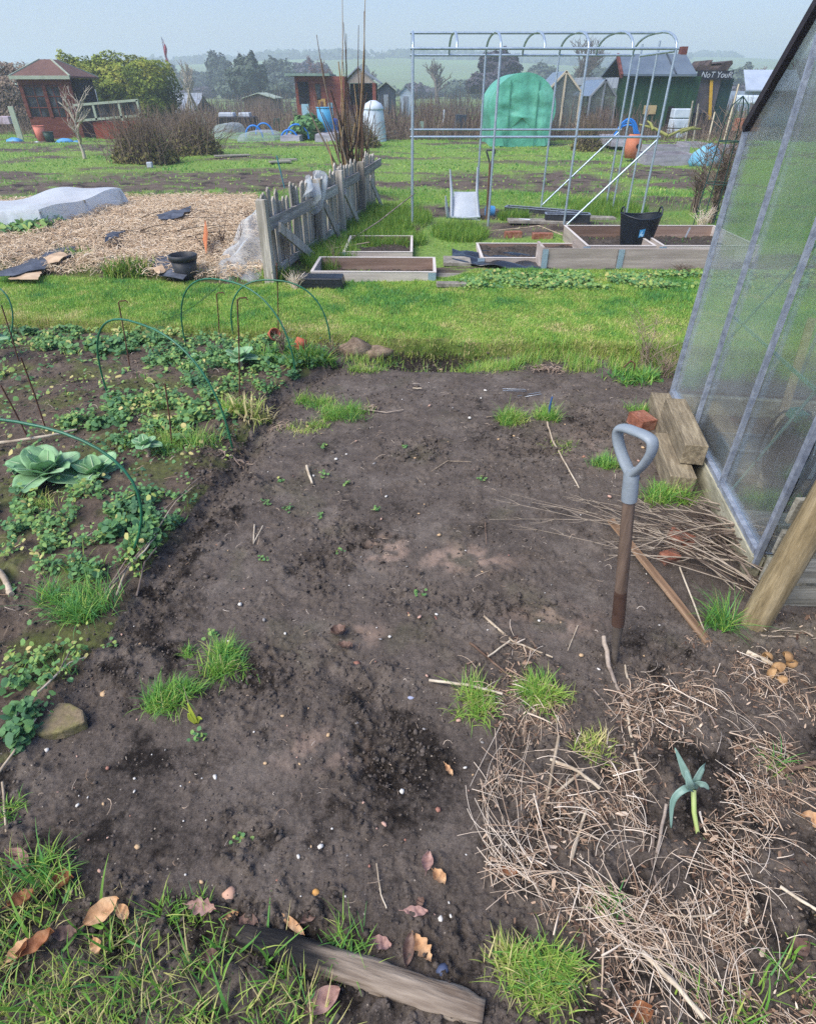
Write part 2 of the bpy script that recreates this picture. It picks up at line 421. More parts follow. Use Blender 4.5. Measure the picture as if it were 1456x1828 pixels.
def micro(x, y):
    cm = clodmask(x, y)
    wx = x + .012 * perlin(x * 30, y * 30, 5); wy = y + .012 * perlin(x * 30, y * 30, 6)
    d1, v1, t1 = cells(wx, wy, 24, 3); d2, v2, t2 = cells(wx, wy, 55, 9); d3, v3, t3 = cells(wx, wy, 125, 19)
    lump1 = np.clip(v1 * .9 + t1 * .75 - .25, 0, 1.2)
    lump2 = np.clip(v2 * .9 + t2 * .8 - .2, 0, 1.2)
    lump3 = np.clip(v3 * .8 + t3 * .9 - .3, 0, 1)
    crumb = sst(-.1, .6, fbm(x, y, 5, 2, 71))
    near = 1 - sst(3.5, 5.5, y)
    z = cm * (.022 * lump1 + .012 * lump2) + (.0016 + .0085 * crumb) * lump2 * (v2 > .45) * near + (.0018 + .0035 * crumb) * lump3 * near
    z = z + .004 * fbm(x, y, 9, 4, 61) * .8 + .0022 * fbm(x, y, 60, 3, 62) + .0014 * perlin(x * 300, y * 300, 63)
    z = z + near * .012 * sst(.25, .7, fbm(x, y, 2.2, 3, 74)) * np.clip(v1 + t1 - .6, 0, 1)
    z = z + .0016 * perlin(x * 14 + y * 6, y * 90 - x * 38, 64)
    c = G(640, 1150); dd_ = np.sqrt((x - c.x) ** 2 + ((y - c.y) * .9) ** 2); z = z - .007 * np.exp(-((dd_ - .052) / .007) ** 2) * (x < c.x + .03)
    z = z + near * .006 * (v1 > .55) * sst(.62, .2, d1) * sst(0, .4, fbm(x, y, 3, 2, 72)) if False else z
    return z, cm, lump1, lump2
# ---------------------------------------------------------------- ground sheets
def soil_mat(name, c_dark, c_mid, c_light, c_damp, g0='#3c4a1c', g1='#64742c'):
    m = bpy.data.materials.new(name); m.use_nodes = True; MATS[name] = m
    nt = m.node_tree; N = nt.nodes; L = nt.links; b = N['Principled BSDF']
    b.inputs['Roughness'].default_value = .92; b.inputs['Specular IOR Level'].default_value = .22
    tc = N.new('ShaderNodeTexCoord')
    def noise(sc, det=8, ro=.65, st=None):
        n = N.new('ShaderNodeTexNoise'); n.inputs['Scale'].default_value = sc; n.inputs['Detail'].default_value = det; n.inputs['Roughness'].default_value = ro
        if st:
            mp = N.new('ShaderNodeMapping'); mp.inputs['Scale'].default_value = st; mp.inputs['Rotation'].default_value = (0, 0, R(20))
            L.new(tc.outputs['Object'], mp.inputs['Vector']); L.new(mp.outputs['Vector'], n.inputs['Vector'])
        else: L.new(tc.outputs['Object'], n.inputs['Vector'])
        return n
    def ramp(src, stops):
        r = N.new('ShaderNodeValToRGB'); e = r.color_ramp.elements
        e[0].position = stops[0][0]; e[0].color = lin(stops[0][1]); e[1].position = stops[-1][0]; e[1].color = lin(stops[-1][1])
        for p_, c_ in stops[1:-1]: q = e.new(p_); q.color = lin(c_)
        L.new(src, r.inputs['Fac']); return r
    def mix(fac, a, bcol):
        x = N.new('ShaderNodeMix'); x.data_type = 'RGBA'; L.new(fac, x.inputs[0]); L.new(a, x.inputs[6])
        if isinstance(bcol, str): x.inputs[7].default_value = lin(bcol)
        else: L.new(bcol, x.inputs[7])
        return x.outputs[2]
    r1 = ramp(noise(4.0).outputs['Fac'], [(.32, c_dark), (.5, c_mid), (.68, c_light)])
    r2 = ramp(noise(190, 4, .8).outputs['Fac'], [(.34, c_dark), (.5, c_mid), (.66, c_light)])
    x = N.new('ShaderNodeMix'); x.data_type = 'RGBA'; x.inputs[0].default_value = .5
    L.new(r1.outputs[0], x.inputs[6]); L.new(r2.outputs[0], x.inputs[7]); col = x.outputs[2]
    mr = N.new('ShaderNodeMapRange'); mr.inputs['From Min'].default_value = .32; mr.inputs['From Max'].default_value = .68; mr.inputs['To Min'].default_value = .62; mr.inputs['To Max'].default_value = 1.32
    L.new(noise(17, 9, .78).outputs['Fac'], mr.inputs['Value']); vm = N.new('ShaderNodeVectorMath'); vm.operation = 'SCALE'; L.new(col, vm.inputs[0]); L.new(mr.outputs[0], vm.inputs['Scale']); col = vm.outputs[0]
    a = N.new('ShaderNodeAttribute'); a.attribute_name = 'damp'
    ma = N.new('ShaderNodeMath'); ma.operation = 'MULTIPLY_ADD'; L.new(a.outputs['Fac'], ma.inputs[0]); ma.inputs[1].default_value = 1.7
    nn = noise(42, 7, .8); sb = N.new('ShaderNodeMath'); sb.operation = 'MULTIPLY_ADD'; L.new(nn.outputs['Fac'], sb.inputs[0]); sb.inputs[1].default_value = 3.2; sb.inputs[2].default_value = -2.35
    L.new(sb.outputs[0], ma.inputs[2]); ma.use_clamp = True
    col = mix(ma.outputs[0], col, c_damp)
    a2 = N.new('ShaderNodeAttribute'); a2.attribute_name = 'pale'; col = mix(a2.outputs['Fac'], col, '#b09683')
    a3 = N.new('ShaderNodeAttribute'); a3.attribute_name = 'green'
    gr = ramp(noise(30, 6).outputs['Fac'], [(.35, g0), (.65, g1)]); col = mix(a3.outputs['Fac'], col, gr.outputs[0])
    # tiny pale grit
    vo = N.new('ShaderNodeTexVoronoi'); vo.inputs['Scale'].default_value = 62; L.new(tc.outputs['Object'], vo.inputs['Vector'])
    lt = N.new('ShaderNodeMath'); lt.operation = 'LESS_THAN'; L.new(vo.outputs['Distance'], lt.inputs[0]); lt.inputs[1].default_value = .13
    sx = N.new('ShaderNodeSeparateColor'); L.new(vo.outputs['Color'], sx.inputs[0])
    gt = N.new('ShaderNodeMath'); gt.operation = 'GREATER_THAN'; L.new(sx.outputs[0], gt.inputs[0]); gt.inputs[1].default_value = .91
    mu = N.new('ShaderNodeMath'); mu.operation = 'MULTIPLY'; L.new(lt.outputs[0], mu.inputs[0]); L.new(gt.outputs[0], mu.inputs[1])
    col = mix(mu.outputs[0], col, '#a79b8b')
    L.new(col, b.inputs['Base Color'])
    bp = N.new('ShaderNodeBump'); bp.inputs['Strength'].default_value = .75; bp.inputs['Distance'].default_value = .006
    L.new(noise(150, 6, .75).outputs['Fac'], bp.inputs['Height']); L.new(bp.outputs['Normal'], b.inputs['Normal'])
    return m
SOIL = soil_mat('soil', '#423b35', '#5c534b', '#7b7268', '#201b17')
SOILV = soil_mat('soil_vegetable_bed', '#40372f', '#5a4e43', '#766a5c', '#211b16')
TURF = soil_mat('turf', '#4a4030', '#5d5038', '#6b6040', '#251c14', '#5c7a30', '#86a848')
FIELD = soil_mat('field_soil', '#4a4038', '#5f5348', '#716658', '#2b2420', '#587430', '#84a24a')

def band(ys, wfn, nc):
    """grid of points: rows at ys, x in +-wfn(y)"""
    u = np.linspace(-1, 1, nc)[None, :]; Y = ys[:, None] * np.ones((1, nc)); X = wfn(ys)[:, None] * u
    return X, Y
ys = [-.6]
while ys[-1] < 6.25: ys.append(ys[-1] + .0030 + .0019 * max(ys[-1], 0))
ys = np.array(ys); NC = 1000
X, Y = band(ys, lambda y: 1.75 + .80 * np.maximum(y, 0), NC)
Z = H(X, Y); mz, cm, l1, l2 = micro(X, Y)
lf = lawn_front(X) + .05 * perlin(X * 2.3, Y * 0, 8) + .03 * perlin(X * 9, Y * 0, 12)
lb = lawn_back(X)
onlawn = (Y > lf - .01) & (Y < lb + .03)
Z = Z + np.where(onlawn, .4, 1) * mz
damp = np.clip(cm * (.15 + .75 * sst(-.3, .5, fbm(X, Y, 9, 3, 5))) * .95, 0, 1)
damp = np.clip(damp + .42 * sst(.1, .55, fbm(X, Y, 1.7, 3, 99)) + .35 * sst(.25, .7, fbm(X, Y, 6, 3, 98)), 0, 1)
pale = np.zeros_like(X)
for c, rx, ry, a in [((825, 1000), .13, .06, .5), ((690, 985), .07, .07, .45), ((985, 1110), .12, .06, .3), ((650, 1130), .06, .04, .3), ((560, 1340), .1, .05, .25), ((650, 1120), .05, .04, .3), ((1050, 800), .15, .2, .12)]:
    pale = np.maximum(pale, ell(X, Y, G(*c), rx * 1.15, ry * 1.15, .9) * a * 1.35 * sst(-.4, .5, fbm(X, Y, 14, 3, 44)))
damp = np.clip(damp + .30 * (1 - sst(.7, 1.5, Y + .25 * X)) + .12 * fbm(X, Y, 3, 3, 97), 0, 1) * (1 - pale)
green = np.clip(.35 * sst(.3, .8, fbm(X, Y, 3.3, 3, 111)), 0, 1) * sst(.8, 1.4, Y) * .22
vegm = (X < bx(Y)) & ~onlawn
green = np.where(vegm, np.maximum(green, .5 * sst(-.1, .5, fbm(X, Y, 4, 3, 112))), green)
cutf = onlawn & (Y < lf + .045); damp = np.where(cutf, .45, damp); damp = np.where(((ell(X, Y, G(780, 640), .4, .14, .5) > .5) & (~onlawn | cutf)), 1, damp)
green = np.where(onlawn, .55 + .4 * sst(-.3, .5, fbm(X, Y, 3, 3, 113)), green)
green = np.where(cutf, .35, green)
green = np.maximum(green, .8 * (Y > lb + .03) * sst(-.3, .3, fbm(X, Y, 2, 3, 114)) * (Y < 6.2))
nr = len(ys)
idx = np.arange(nr * NC).reshape(nr, NC)
quads = np.stack([idx[:-1, :-1], idx[:-1, 1:], idx[1:, 1:], idx[1:, :-1]], -1)
qc = (slice(0, nr - 1), slice(0, NC - 1))
reg = np.where(onlawn[qc], 2, np.where(vegm[qc], 1, np.where(Y[qc] > lb[qc], 3, 0)))
def sub(name, r, mat, kind='structure', **k):
    q = quads[reg == r]
    if not len(q): return
    used, inv = np.unique(q.ravel(), return_inverse=True)
    V = np.stack([X.ravel()[used], Y.ravel()[used], Z.ravel()[used]], -1)
    o = npo(name, V, inv, 4, mat, dict(damp=damp.ravel()[used], pale=pale.ravel()[used], green=green.ravel()[used]), origin=(0, 0, 0))
    tag(o, kind=kind, **k); return o
sub('soil_bed', 0, SOIL, label='dark raked bare soil bed running up the middle')
sub('vegetable_bed', 1, SOILV, label='weedy soil of the vegetable bed under the hoops')
sub('lawn_path', 2, TURF, label='green mown grass path crossing behind the beds')
sub('plot_ground', 3, FIELD, label='ground of the plots just beyond the grass path')
# far ground: rows from 6.25 m to the hills
ys2 = [ys[-1]]
while ys2[-1] < 1500: ys2.append(ys2[-1] * 1.011 + .01)
ys2 = np.array(ys2); NC2 = 520
X2, Y2 = band(ys2, lambda y: 1.75 + .80 * y + 2 * sst(6.2, 30, y) * y * .15, NC2)
Z2 = H(X2, Y2); m2, c2, a2_, b2_ = micro(X2, Y2); Z2 = Z2 + m2 * (1 - sst(15, 30, Y2))
def browness(x, y):
    """bare / dug patches on the rough grass beyond"""
    b = sst(.05, .45, fbm(x * .45, y, .75, 3, 201))
    st = np.zeros(np.shape(x))
    for (px, py), rx, ry, a in [((90, 342), 3.6, 1.0, 1), ((480, 328), 1.6, 2.0, 1), ((1015, 330), .8, 1.7, 1.2), ((850, 325), 1.0, 1.2, .9), ((1190, 312), .9, 1.5, 1), ((820, 385), 1.2, .6, 1), ((330, 322), 2.2, 1.0, .8), ((250, 268), 4, 1.4, .9), ((620, 300), 1.5, .8, .6), ((1040, 262), 2.5, .8, .6), ((90, 272), 3, .7, .8), ((1080, 300), 2.5, 1.2, .3), ((1000, 400), 1.5, .7, .5)]:
        st = np.maximum(st, a * ell(x, y, G(px, py), rx, ry, .6) * sst(-.8, .05, fbm(x, y, 2.2, 3, 203)))
    g = np.zeros(np.shape(x))
    for py, hw in [(300, .9), (272, 1.2), (380, .5)]:
        yy = YB(py); g = np.maximum(g, np.exp(-((y - yy) / hw) ** 2) * .7)
    return np.clip(np.maximum(b * .75, st) - g * .55 * (st < .5), 0, 1)
bw = browness(X2, Y2)
green2 = np.clip(.9 - bw * 1.3, 0, 1); green2 = np.where(inpoly(X2, Y2, MOUND), 0, green2)
farv = sst(60, 130, Y2); green2 = green2 * (1 - farv) + farv * (.75 + .35 * fbm(X2, Y2, .012, 2, 88))
damp2 = np.clip(1.1 * bw * sst(-.2, .5, fbm(X2, Y2, 2.5, 3, 205)), 0, 1) * (1 - farv) + farv * sst(.1, .5, fbm(X2, Y2 * .5, .02, 3, 208)) * .5
i2 = np.arange(len(ys2) * NC2).reshape(len(ys2), NC2)
q2 = np.stack([i2[:-1, :-1], i2[:-1, 1:], i2[1:, 1:], i2[1:, :-1]], -1).reshape(-1, 4)
o = npo('field', np.stack([X2.ravel(), Y2.ravel(), Z2.ravel()], -1), q2.ravel(), 4, FIELD, dict(damp=damp2.ravel(), pale=np.zeros(X2.size), green=green2.ravel()), origin=(0, 0, 0))
tag(o, 'rough grass plots and far green hills', kind='structure')
b_ = MB(); b_.slab([(-1600, -60, -1.3), (1600, -60, -1.3), (1600, 1600, -1.3), (-1600, 1600, -1.3)], .02)
tag(b_.build('ground', FIELD), kind='structure')
mb = MB(); mb.slab([(-40, -30, -.11), (40, -30, -.11), (40, 7, -.11), (-40, 7, -.11)], .02)
tag(mb.build('surrounding_ground', SOIL), kind='structure')
del X, Y, Z, mz, cm, quads

# ---------------------------------------------------------------- world, sun, haze
w = bpy.data.worlds.new('World'); SC.world = w; w.use_nodes = True
nt = w.node_tree; bg = nt.nodes['Background']
sky = nt.nodes.new('ShaderNodeTexSky'); sky.sky_type = 'NISHITA'; sky.sun_disc = False
SUNEL, SUNAZ = R(50), R(-125)
sky.sun_elevation = SUNEL; sky.sun_rotation = SUNAZ
sky.air_density = 1.6; sky.dust_density = .6; sky.ozone_density = 5
tm = nt.nodes.new('ShaderNodeMix'); tm.data_type = 'RGBA'; tm.blend_type = 'MULTIPLY'; tm.inputs[0].default_value = 1
nt.links.new(sky.outputs[0], tm.inputs[6]); tm.inputs[7].default_value = (.80, .845, 1.16, 1); nt.links.new(tm.outputs[2], bg.inputs[0]); bg.inputs[1].default_value = .063
sd = bpy.data.lights.new('sun', 'SUN'); so = bpy.data.objects.new('sun', sd); COL.objects.link(so)
sd.energy = 2.3; sd.angle = R(48); sd.color = (1, .93, .83)
dv = Vector((math.sin(SUNAZ) * math.cos(SUNEL), math.cos(SUNAZ) * math.cos(SUNEL), math.sin(SUNEL)))
so.rotation_euler = dv.to_track_quat('Z', 'Y').to_euler(); so.location = dv * 30
vs = SC.view_settings; SC.display_settings.display_device = 'sRGB'
vs.view_transform = 'Standard'; vs.look = 'None'; vs.gamma = 1; vs.use_curve_mapping = False; vs.exposure = 1.34
hm = bpy.data.materials.new('haze'); hm.use_nodes = True; n_ = hm.node_tree.nodes; n_.remove(n_['Principled BSDF'])
pv = n_.new('ShaderNodeVolumePrincipled'); pv.inputs['Color'].default_value = (.82, .92, 1.0, 1); pv.inputs['Density'].default_value = .0026; pv.inputs['Anisotropy'].default_value = .2
hm.node_tree.links.new(pv.outputs[0], n_['Material Output'].inputs['Volume'])
HZ = True
if HZ:
    mb = MB(); mb.box((0, 745, 17), (3300, 1730, 38)); o = mb.build('haze', hm); tag(o, kind='stuff'); o.display_type = 'WIRE'
cy = SC.cycles
cy.max_bounces = 7; cy.diffuse_bounces = 3; cy.glossy_bounces = 3; cy.transparent_max_bounces = 14; cy.volume_bounces = 1; cy.transmission_bounces = 4
cy.use_denoising = False

# ---------------------------------------------------------------- materials
BLADE = M('grass_blades', '#c4b078', '#a3ac4c', '#7a9c3a', '#5f8c34', '#4f8440', attr='tint', rough=.55, trans=.25, spec=.35)
BLADEB = M('grass_blades_bright', '#d8c892', '#b4c062', '#92b84e', '#70a646', '#589250', attr='tint', rough=.5, trans=.3, spec=.35)
BLUEGREEN = M('leaf_blue_green', '#6f9a52', '#5f9168', '#4f8a66', attr='tint', rough=.5, trans=.2)
LEAFM = M('weed_leaves', '#c4b878', '#9cae5a', '#729a54', '#5a8652', '#466f4c', attr='tint', rough=.6, trans=.2)
STRAW = M('straw', '#4a362a', '#7e6450', '#ae937a', '#d2bca2', '#e8dac6', attr='tint', rough=.75)
TWIG = M('twig', '#3f322a', '#65544a', '#8d7a6a', '#b3a08c', attr='tint', rough=.85)
DEADW = M('dead_weeds', '#4a3e38', '#6c5c52', '#8c7a6c', '#aa9a84', attr='tint', rough=.9)

# ---------------------------------------------------------------- grass stuff
def scatter(n, x0, x1, y0, y1, dens=None):
    x = rng.uniform(x0, x1, n); y = rng.uniform(y0, y1, n)
    if dens is not None:
        k = rng.random(n) < dens(x, y); x, y = x[k], y[k]
    return x, y
def grass(name, x, y, L, W, tint, mat=BLADE, tilt=.5, bend=1.0, az=None, seg=3, lift=0, label=None):
    n = len(x); p = np.stack([x, y, H(x, y) + lift], -1)
    az = rng.uniform(0, 6.283, n) if az is None else az
    V, Fc, T = blades(p, az, L, W, rng.normal(0, tilt, n) + .1, rng.uniform(.2, bend, n), np.clip(tint, 0, 1), seg)
    o = npo(name, V, Fc, 4, mat, dict(tint=T)); return tag(o, label, kind='stuff')
# the mown path
def dlawn(x, y):
    f = lawn_front(x) + .05 * perlin(x * 2.3, x * 0, 8) + .03 * perlin(x * 9, x * 0, 12)
    return ((y > f - .02) & (y < lawn_back(x) + .05)).astype(float)
x, y = scatter(330000, -4.9, 4.9, 3.75, 6.2, dlawn)
n = len(x); edge = np.exp(-(y - lawn_front(x)) / .12)
pn = fbm(x, y, 1.5, 3, 301); yell = np.clip(edge * .9 + .4 * sst(.1, .6, fbm(x, y, .9, 2, 302)) * (y < lawn_front(x) + .7), 0, 1)
Lg = rng.uniform(.010, .030, n) * (1 + .5 * pn.clip(-.5, 1)) * (1 + .3 * edge) * (1 + .5 * sst(.2, .6, fbm(x, y, 8, 2, 304)))
tint = np.clip(.58 + .42 * pn + .28 * fbm(x, y, 6, 3, 303) - .34 * yell + rng.normal(0, .17, n), 0, 1)
grass('lawn_grass', x, y, Lg, rng.uniform(.003, .006, n), tint, BLADEB, .85, 1.6, seg=2, label='short green grass of the mown path')
# hanging dead fringe on the cut edge
x = rng.uniform(-3.2, 2.4, 9000); k_ = rng.random(9000) < (1 - .85 * ((x > -.5) & (x < 1.2))); x = x[k_]; y = lawn_front(x) + .05 * perlin(x * 2.3, x * 0, 8) + .03 * perlin(x * 9, x * 0, 12) + rng.normal(0, .03, len(x))
n = len(x); grass('edge_grass', x, y, rng.uniform(.02, .07, n), rng.uniform(.002, .004, n), np.clip(rng.normal(.28, .16, n), 0, 1), BLADEB, .8, 1.8, az=rng.normal(-1.57, .9, n), label='straggling yellowed grass hanging over the cut lawn edge')
# weeds strip just beyond the path in front of the boxes
def dstrip(x, y):
    yb = lawn_back(x); return ((y > yb - .72) & (y < yb - .22) & (x > .45)).astype(float) * sst(-.5, .3, fbm(x, y, 3, 2, 310))
x, y = scatter(26000, .4, 4.9, 5.2, 6.6, dstrip); n = len(x)
p = np.stack([x, y, H(x, y) + rng.uniform(0, .05, n)], -1); nr_ = np.stack([rng.normal(0, .4, n), rng.normal(-.3, .4, n), np.ones(n)], -1)
V, Fc, T = leaves(p, nr_, rng.uniform(.008, .02, n), np.clip(rng.normal(.5, .2, n), 0, 1))
tag(npo('ground_cover', V, Fc, 3, LEAFM, dict(tint=T)), 'low leafy weeds between path and plank boxes', kind='stuff')
# rough grass beyond
def dfar(x, y):
    b = browness(x, y); k = 1 - b * .97
    k = k * ~inpoly(x, y, MOUND)
    k = k * ~((x > -.75) & (x < 3.6) & (y < 7.0) & (y > 5.5)) ; k *= (y > lawn_back(x) + .05)
    k = k * (1 - .75 * ((x > .2) & (x < 4.2) & (y < 10.3)))
    return k
x, y = scatter(120000, -6.5, 7.5, 5.6, 11.5, dfar); n = len(x); pn = fbm(x, y, 1.1, 3, 320)
grass('rough_grass', x, y, rng.uniform(.02, .06, n) * (1 + .6 * pn.clip(-.5, 1)), rng.uniform(.005, .010, n), np.clip(.58 + .3 * pn + .2 * fbm(x, y, 6, 2, 322) + rng.normal(0, .18, n), 0, 1), BLADEB, .8, 1.5, label='rough grass around the plots beyond the path')
def dfar2(x, y): return (1 - browness(x, y) * .93) * (np.abs(x) < 1.5 + y)
x, y = scatter(120000, -30, 30, 11.3, 29, dfar2); n = len(x); pn = fbm(x, y, .5, 3, 321)
grass('distant_grass', x, y, rng.uniform(.02, .055, n) * (1 + .5 * pn.clip(-.5, 1)), rng.uniform(.015, .035, n), np.clip(.58 + .3 * pn + rng.normal(0, .16, n), 0, 1), BLADEB, .9, 1.3, seg=2, label='grass of the farther plots')
# patches of grass between the plank boxes and behind them
def near_boxes(c, rx, ry, n, L0, L1, ti, nm, lab, mat=BLADE, wd=(.004, .008)):
    a = rng.uniform(0, 6.283, n); r = np.sqrt(rng.random(n)); x = c[0] + rx * r * np.cos(a); y = c[1] + ry * r * np.sin(a)
    return grass(nm, x, y, rng.uniform(L0, L1, n), rng.uniform(*wd, n), np.clip(rng.normal(ti, .15, n), 0, 1), mat, .45, 1.2, label=lab)
for (px, py), rx, ry, n, lab in [((680, 400), .7, .9, 9000, 'long grass beside the picket fence'), ((690, 440), .45, .35, 4000, 'grass growing inside the small plank box'), ((820, 425), .35, .5, 3500, 'grass between the boxes near the chair'),
                             ((590, 470), .3, .6, 2500, 'grass at the foot of the fence'), ((1080, 385), .6, .4, 2500, 'grass behind the trug'), ((915, 395), .22, .2, 1500, 'grass clump beside the black trays'), ((1060, 372), .6, .3, 900, 'grass behind the black trays')]:
    near_boxes(G(px, py), rx, ry, n, .05, .16, .6, 'rough_grass', lab)
# bottom corners of the picture: longer blades
CORN_L = ppoly([(-200, 1530), (60, 1545), (150, 1600), (240, 1640), (300, 1720), (420, 1660), (520, 1720), (560, 1790), (640, 1900), (-200, 1900)])
CORN_R = ppoly([(1160, 1790), (1250, 1740), (1330, 1770), (1420, 1700), (1600, 1660), (1600, 1950), (1120, 1950)])
def dcorn(poly, sc, thr=0): return lambda x, y: inpoly(x, y, poly) * sst(thr - .5, thr + .2, fbm(x, y, sc, 2, 331))
x, y = scatter(15000, -1.5, .2, -.1, 1.0, dcorn(CORN_L, 7, 0)); n = len(x)
grass('corner_grass', x, y, rng.uniform(.02, .09, n), rng.uniform(.002, .0045, n), np.clip(rng.normal(.6, .22, n), 0, 1), BLADEB, .6, 1.5, seg=4, label='bright grass with fallen leaves at the near end')
x, y = scatter(5000, .3, 1.4, -.1, .8, dcorn(CORN_R, 7, .1)); n = len(x)
grass('corner_grass', x, y, rng.uniform(.04, .12, n), rng.uniform(.0025, .0055, n), np.clip(rng.normal(.6, .22, n), 0, 1), BLADEB, .7, 1.5, seg=4, label='grass growing through straw beside the near end')
x, y = scatter(9000, -1.5, .0, -.15, .45, lambda x, y: (y < .30 - .25 * (x + .55)).astype(float) * (x < -.15)); n = len(x)
grass('mown_edge_grass', x, y, rng.uniform(.01, .035, n), rng.uniform(.002, .004, n), np.clip(rng.normal(.25, .18, n), 0, 1), BLADEB, .7, 1.2, label='short yellowed grass along the bottom corner')
# ---------------------------------------------------------------- leafy weeds of the vegetable bed
def patch(px, py, rx, ry): c = GG(px, py); return (c.x, c.y, rx, ry)
PATCH = [patch(190, 935, .42, .22), patch(60, 935, .25, .18), (patch(280, 930, .14, .14)), patch(60, 1205, .16, .08), patch(120, 1180, .08, .05), patch(40, 1310, .12, .07), patch(160, 1010, .2, .08), patch(215, 960, .22, .14),
         patch(270, 730, .26, .2), patch(360, 690, .2, .2), patch(450, 700, .16, .12), patch(540, 645, .22, .12), patch(470, 620, .25, .14), patch(430, 650, .35, .2), patch(250, 800, .15, .1), patch(60, 590, .7, .22), patch(150, 620, .5, .12), patch(300, 610, .4, .15), patch(500, 670, .12, .1), patch(330, 770, .2, .15), patch(150, 760, .12, .06), patch(345, 640, .3, .15)]
def wdens(x, y):
    m = np.zeros(x.shape)
    for cx_, cy_, rx, ry in PATCH: m = np.maximum(m, ell(x, y, (cx_, cy_), rx, ry, .5))
    m = np.maximum(m * (.35 + .65 * sst(-.3, .3, fbm(x, y, 2.8, 2, 342))), .03)
    return m * sst(-.2, .35, fbm(x, y, 8, 3, 341)) * (x < bx(y) - .0) * (y < lawn_front(x))
x, y = scatter(420000, -3.6, 0, .5, 4.3, wdens); n = len(x)
print('weed leaves', n)
n = min(n, 66000); x, y = x[:n], y[:n]
sz = rng.uniform(.0035, .0095, n) * (1 + .12 * y) * (1 + .7 * sst(0, .6, fbm(x, y, 1.9, 2, 343)))
p = np.stack([x, y, H(x, y) + .008 + rng.uniform(0, 1, n) ** 1.5 * .05], -1); nr_ = np.stack([rng.normal(0, .45, n), rng.normal(-.25, .45, n), np.ones(n)], -1)
tn = np.clip(.60 + .35 * fbm(x, y, 2.2, 2, 351) + .2 * fbm(x, y, 9, 2, 352) + rng.normal(0, .16, n) - (rng.random(n) < .04) * .6, 0, 1)
V, Fc, T = cat([leaves(p[::2], nr_[::2], sz[::2], tn[::2], k=7), leaves(p[1::2], nr_[1::2], sz[1::2] * .8, tn[1::2], asp=1.7, k=6, fold=.3)])
tag(npo('ground_cover_weeds', V, Fc, 3, LEAFM, dict(tint=T)), 'mat of small round leaved weeds under the hoops', kind='stuff')
# feathery / grassy weeds between them
x, y = scatter(160000, -3.6, 0, .7, 4.2, lambda x, y: wdens(x, y) * sst(.0, .5, fbm(x, y, 2.6, 2, 361)) * .9); n = min(len(x), 24000); x, y = x[:n], y[:n]
grass('weed_grass', x, y, rng.uniform(.02, .08, n), rng.uniform(.0025, .006, n), np.clip(rng.normal(.6, .2, n), 0, 1), BLADEB, .8, 1.8, label='grassy weeds among the leaves under the hoops')
# ragged weeds at the far edge of the dug bed
def dend(x, y):
    f = lawn_front(x); return ((y < f + .02) & (y > f - .28 - .12 * perlin(x * 3, x * 0, 5))) * sst(-.4, .3, fbm(x, y, 5, 2, 371)) * (1 - .97 * ell(x, y, G(780, 640), .36, .2, .5)) * (.6 + .4 * (x > .6))
x, y = scatter(44000, -.45, 2.6, 3.4, 4.3, dend); n = len(x)
grass('edge_weeds', x, y, rng.uniform(.03, .10, n), rng.uniform(.002, .005, n), np.clip(rng.normal(.5, .25, n), 0, 1), BLADEB, .7, 1.4, label='ragged weeds along the far end of the bare bed')
# ---------------------------------------------------------------- straw litter
def curve_paths(x, y, L, az, curl, S_=5, zj=.01, arch=.012):
    n = len(x); s = np.linspace(-.5, .5, S_)[None, :]
    a = az[:, None] + curl[:, None] * s
    dx = np.cumsum(np.cos(a), 1) * (L[:, None] / S_); dy = np.cumsum(np.sin(a), 1) * (L[:, None] / S_)
    PX = x[:, None] + dx - dx.mean(1, keepdims=True); PY = y[:, None] + dy - dy.mean(1, keepdims=True)
    tl = rng.normal(0, .12, (n, 1)) * s * L[:, None]
    PZ = H(PX, PY) + .006 + rng.random((n, 1)) * zj + tl.clip(-.004, 1) + arch * (1 - 4 * s * s) * rng.random((n, 1))
    return np.stack([PX, PY, PZ], -1)
def straw(n, poly, L, rad, tint, az=None, curl=1.5, dens=None, zj=.018, name='straw_litter', label=None, S_=5, arch=.012):
    xs = [p[0] for p in poly]; yy = [p[1] for p in poly]
    x, y = scatter(n, min(xs), max(xs), min(yy), max(yy), lambda x, y: inpoly(x, y, poly) * (dens(x, y) if dens else 1)); n = len(x)
    L = rng.uniform(*L, n); az_ = rng.uniform(0, 6.283, n) if az is None else rng.normal(az[0], az[1], n)
    P_ = curve_paths(x, y, L, az_, rng.normal(0, curl, n), S_, zj, arch)
    r = rng.uniform(*rad, n)[:, None] * np.linspace(1, .5, S_)[None, :]
    return strands(P_, r, np.clip(rng.normal(tint, .2, n), 0, 1))
den = lambda x, y: sst(-.25, .3, fbm(x, y, 5, 3, 381)) * (.25 + .75 * ell(x, y, G(1240, 1480), .62, .48, .7))
parts = [straw(17000, STRAWPOLY, (.012, .05), (.0005, .0014), .5, curl=.35, dens=den),
         straw(2600, STRAWPOLY, (.05, .11), (.0006, .0016), .68, curl=.45, dens=den, zj=.03),
         straw(600, STRAWPOLY, (.04, .13), (.0014, .0034), .72, curl=.15, dens=den, zj=.03)]
V, Fc, T = cat(parts); tag(npo('straw_litter', V, Fc, 4, STRAW, dict(tint=T)), 'dry broken straw and stems strewn over the corner of the bed', kind='stuff')
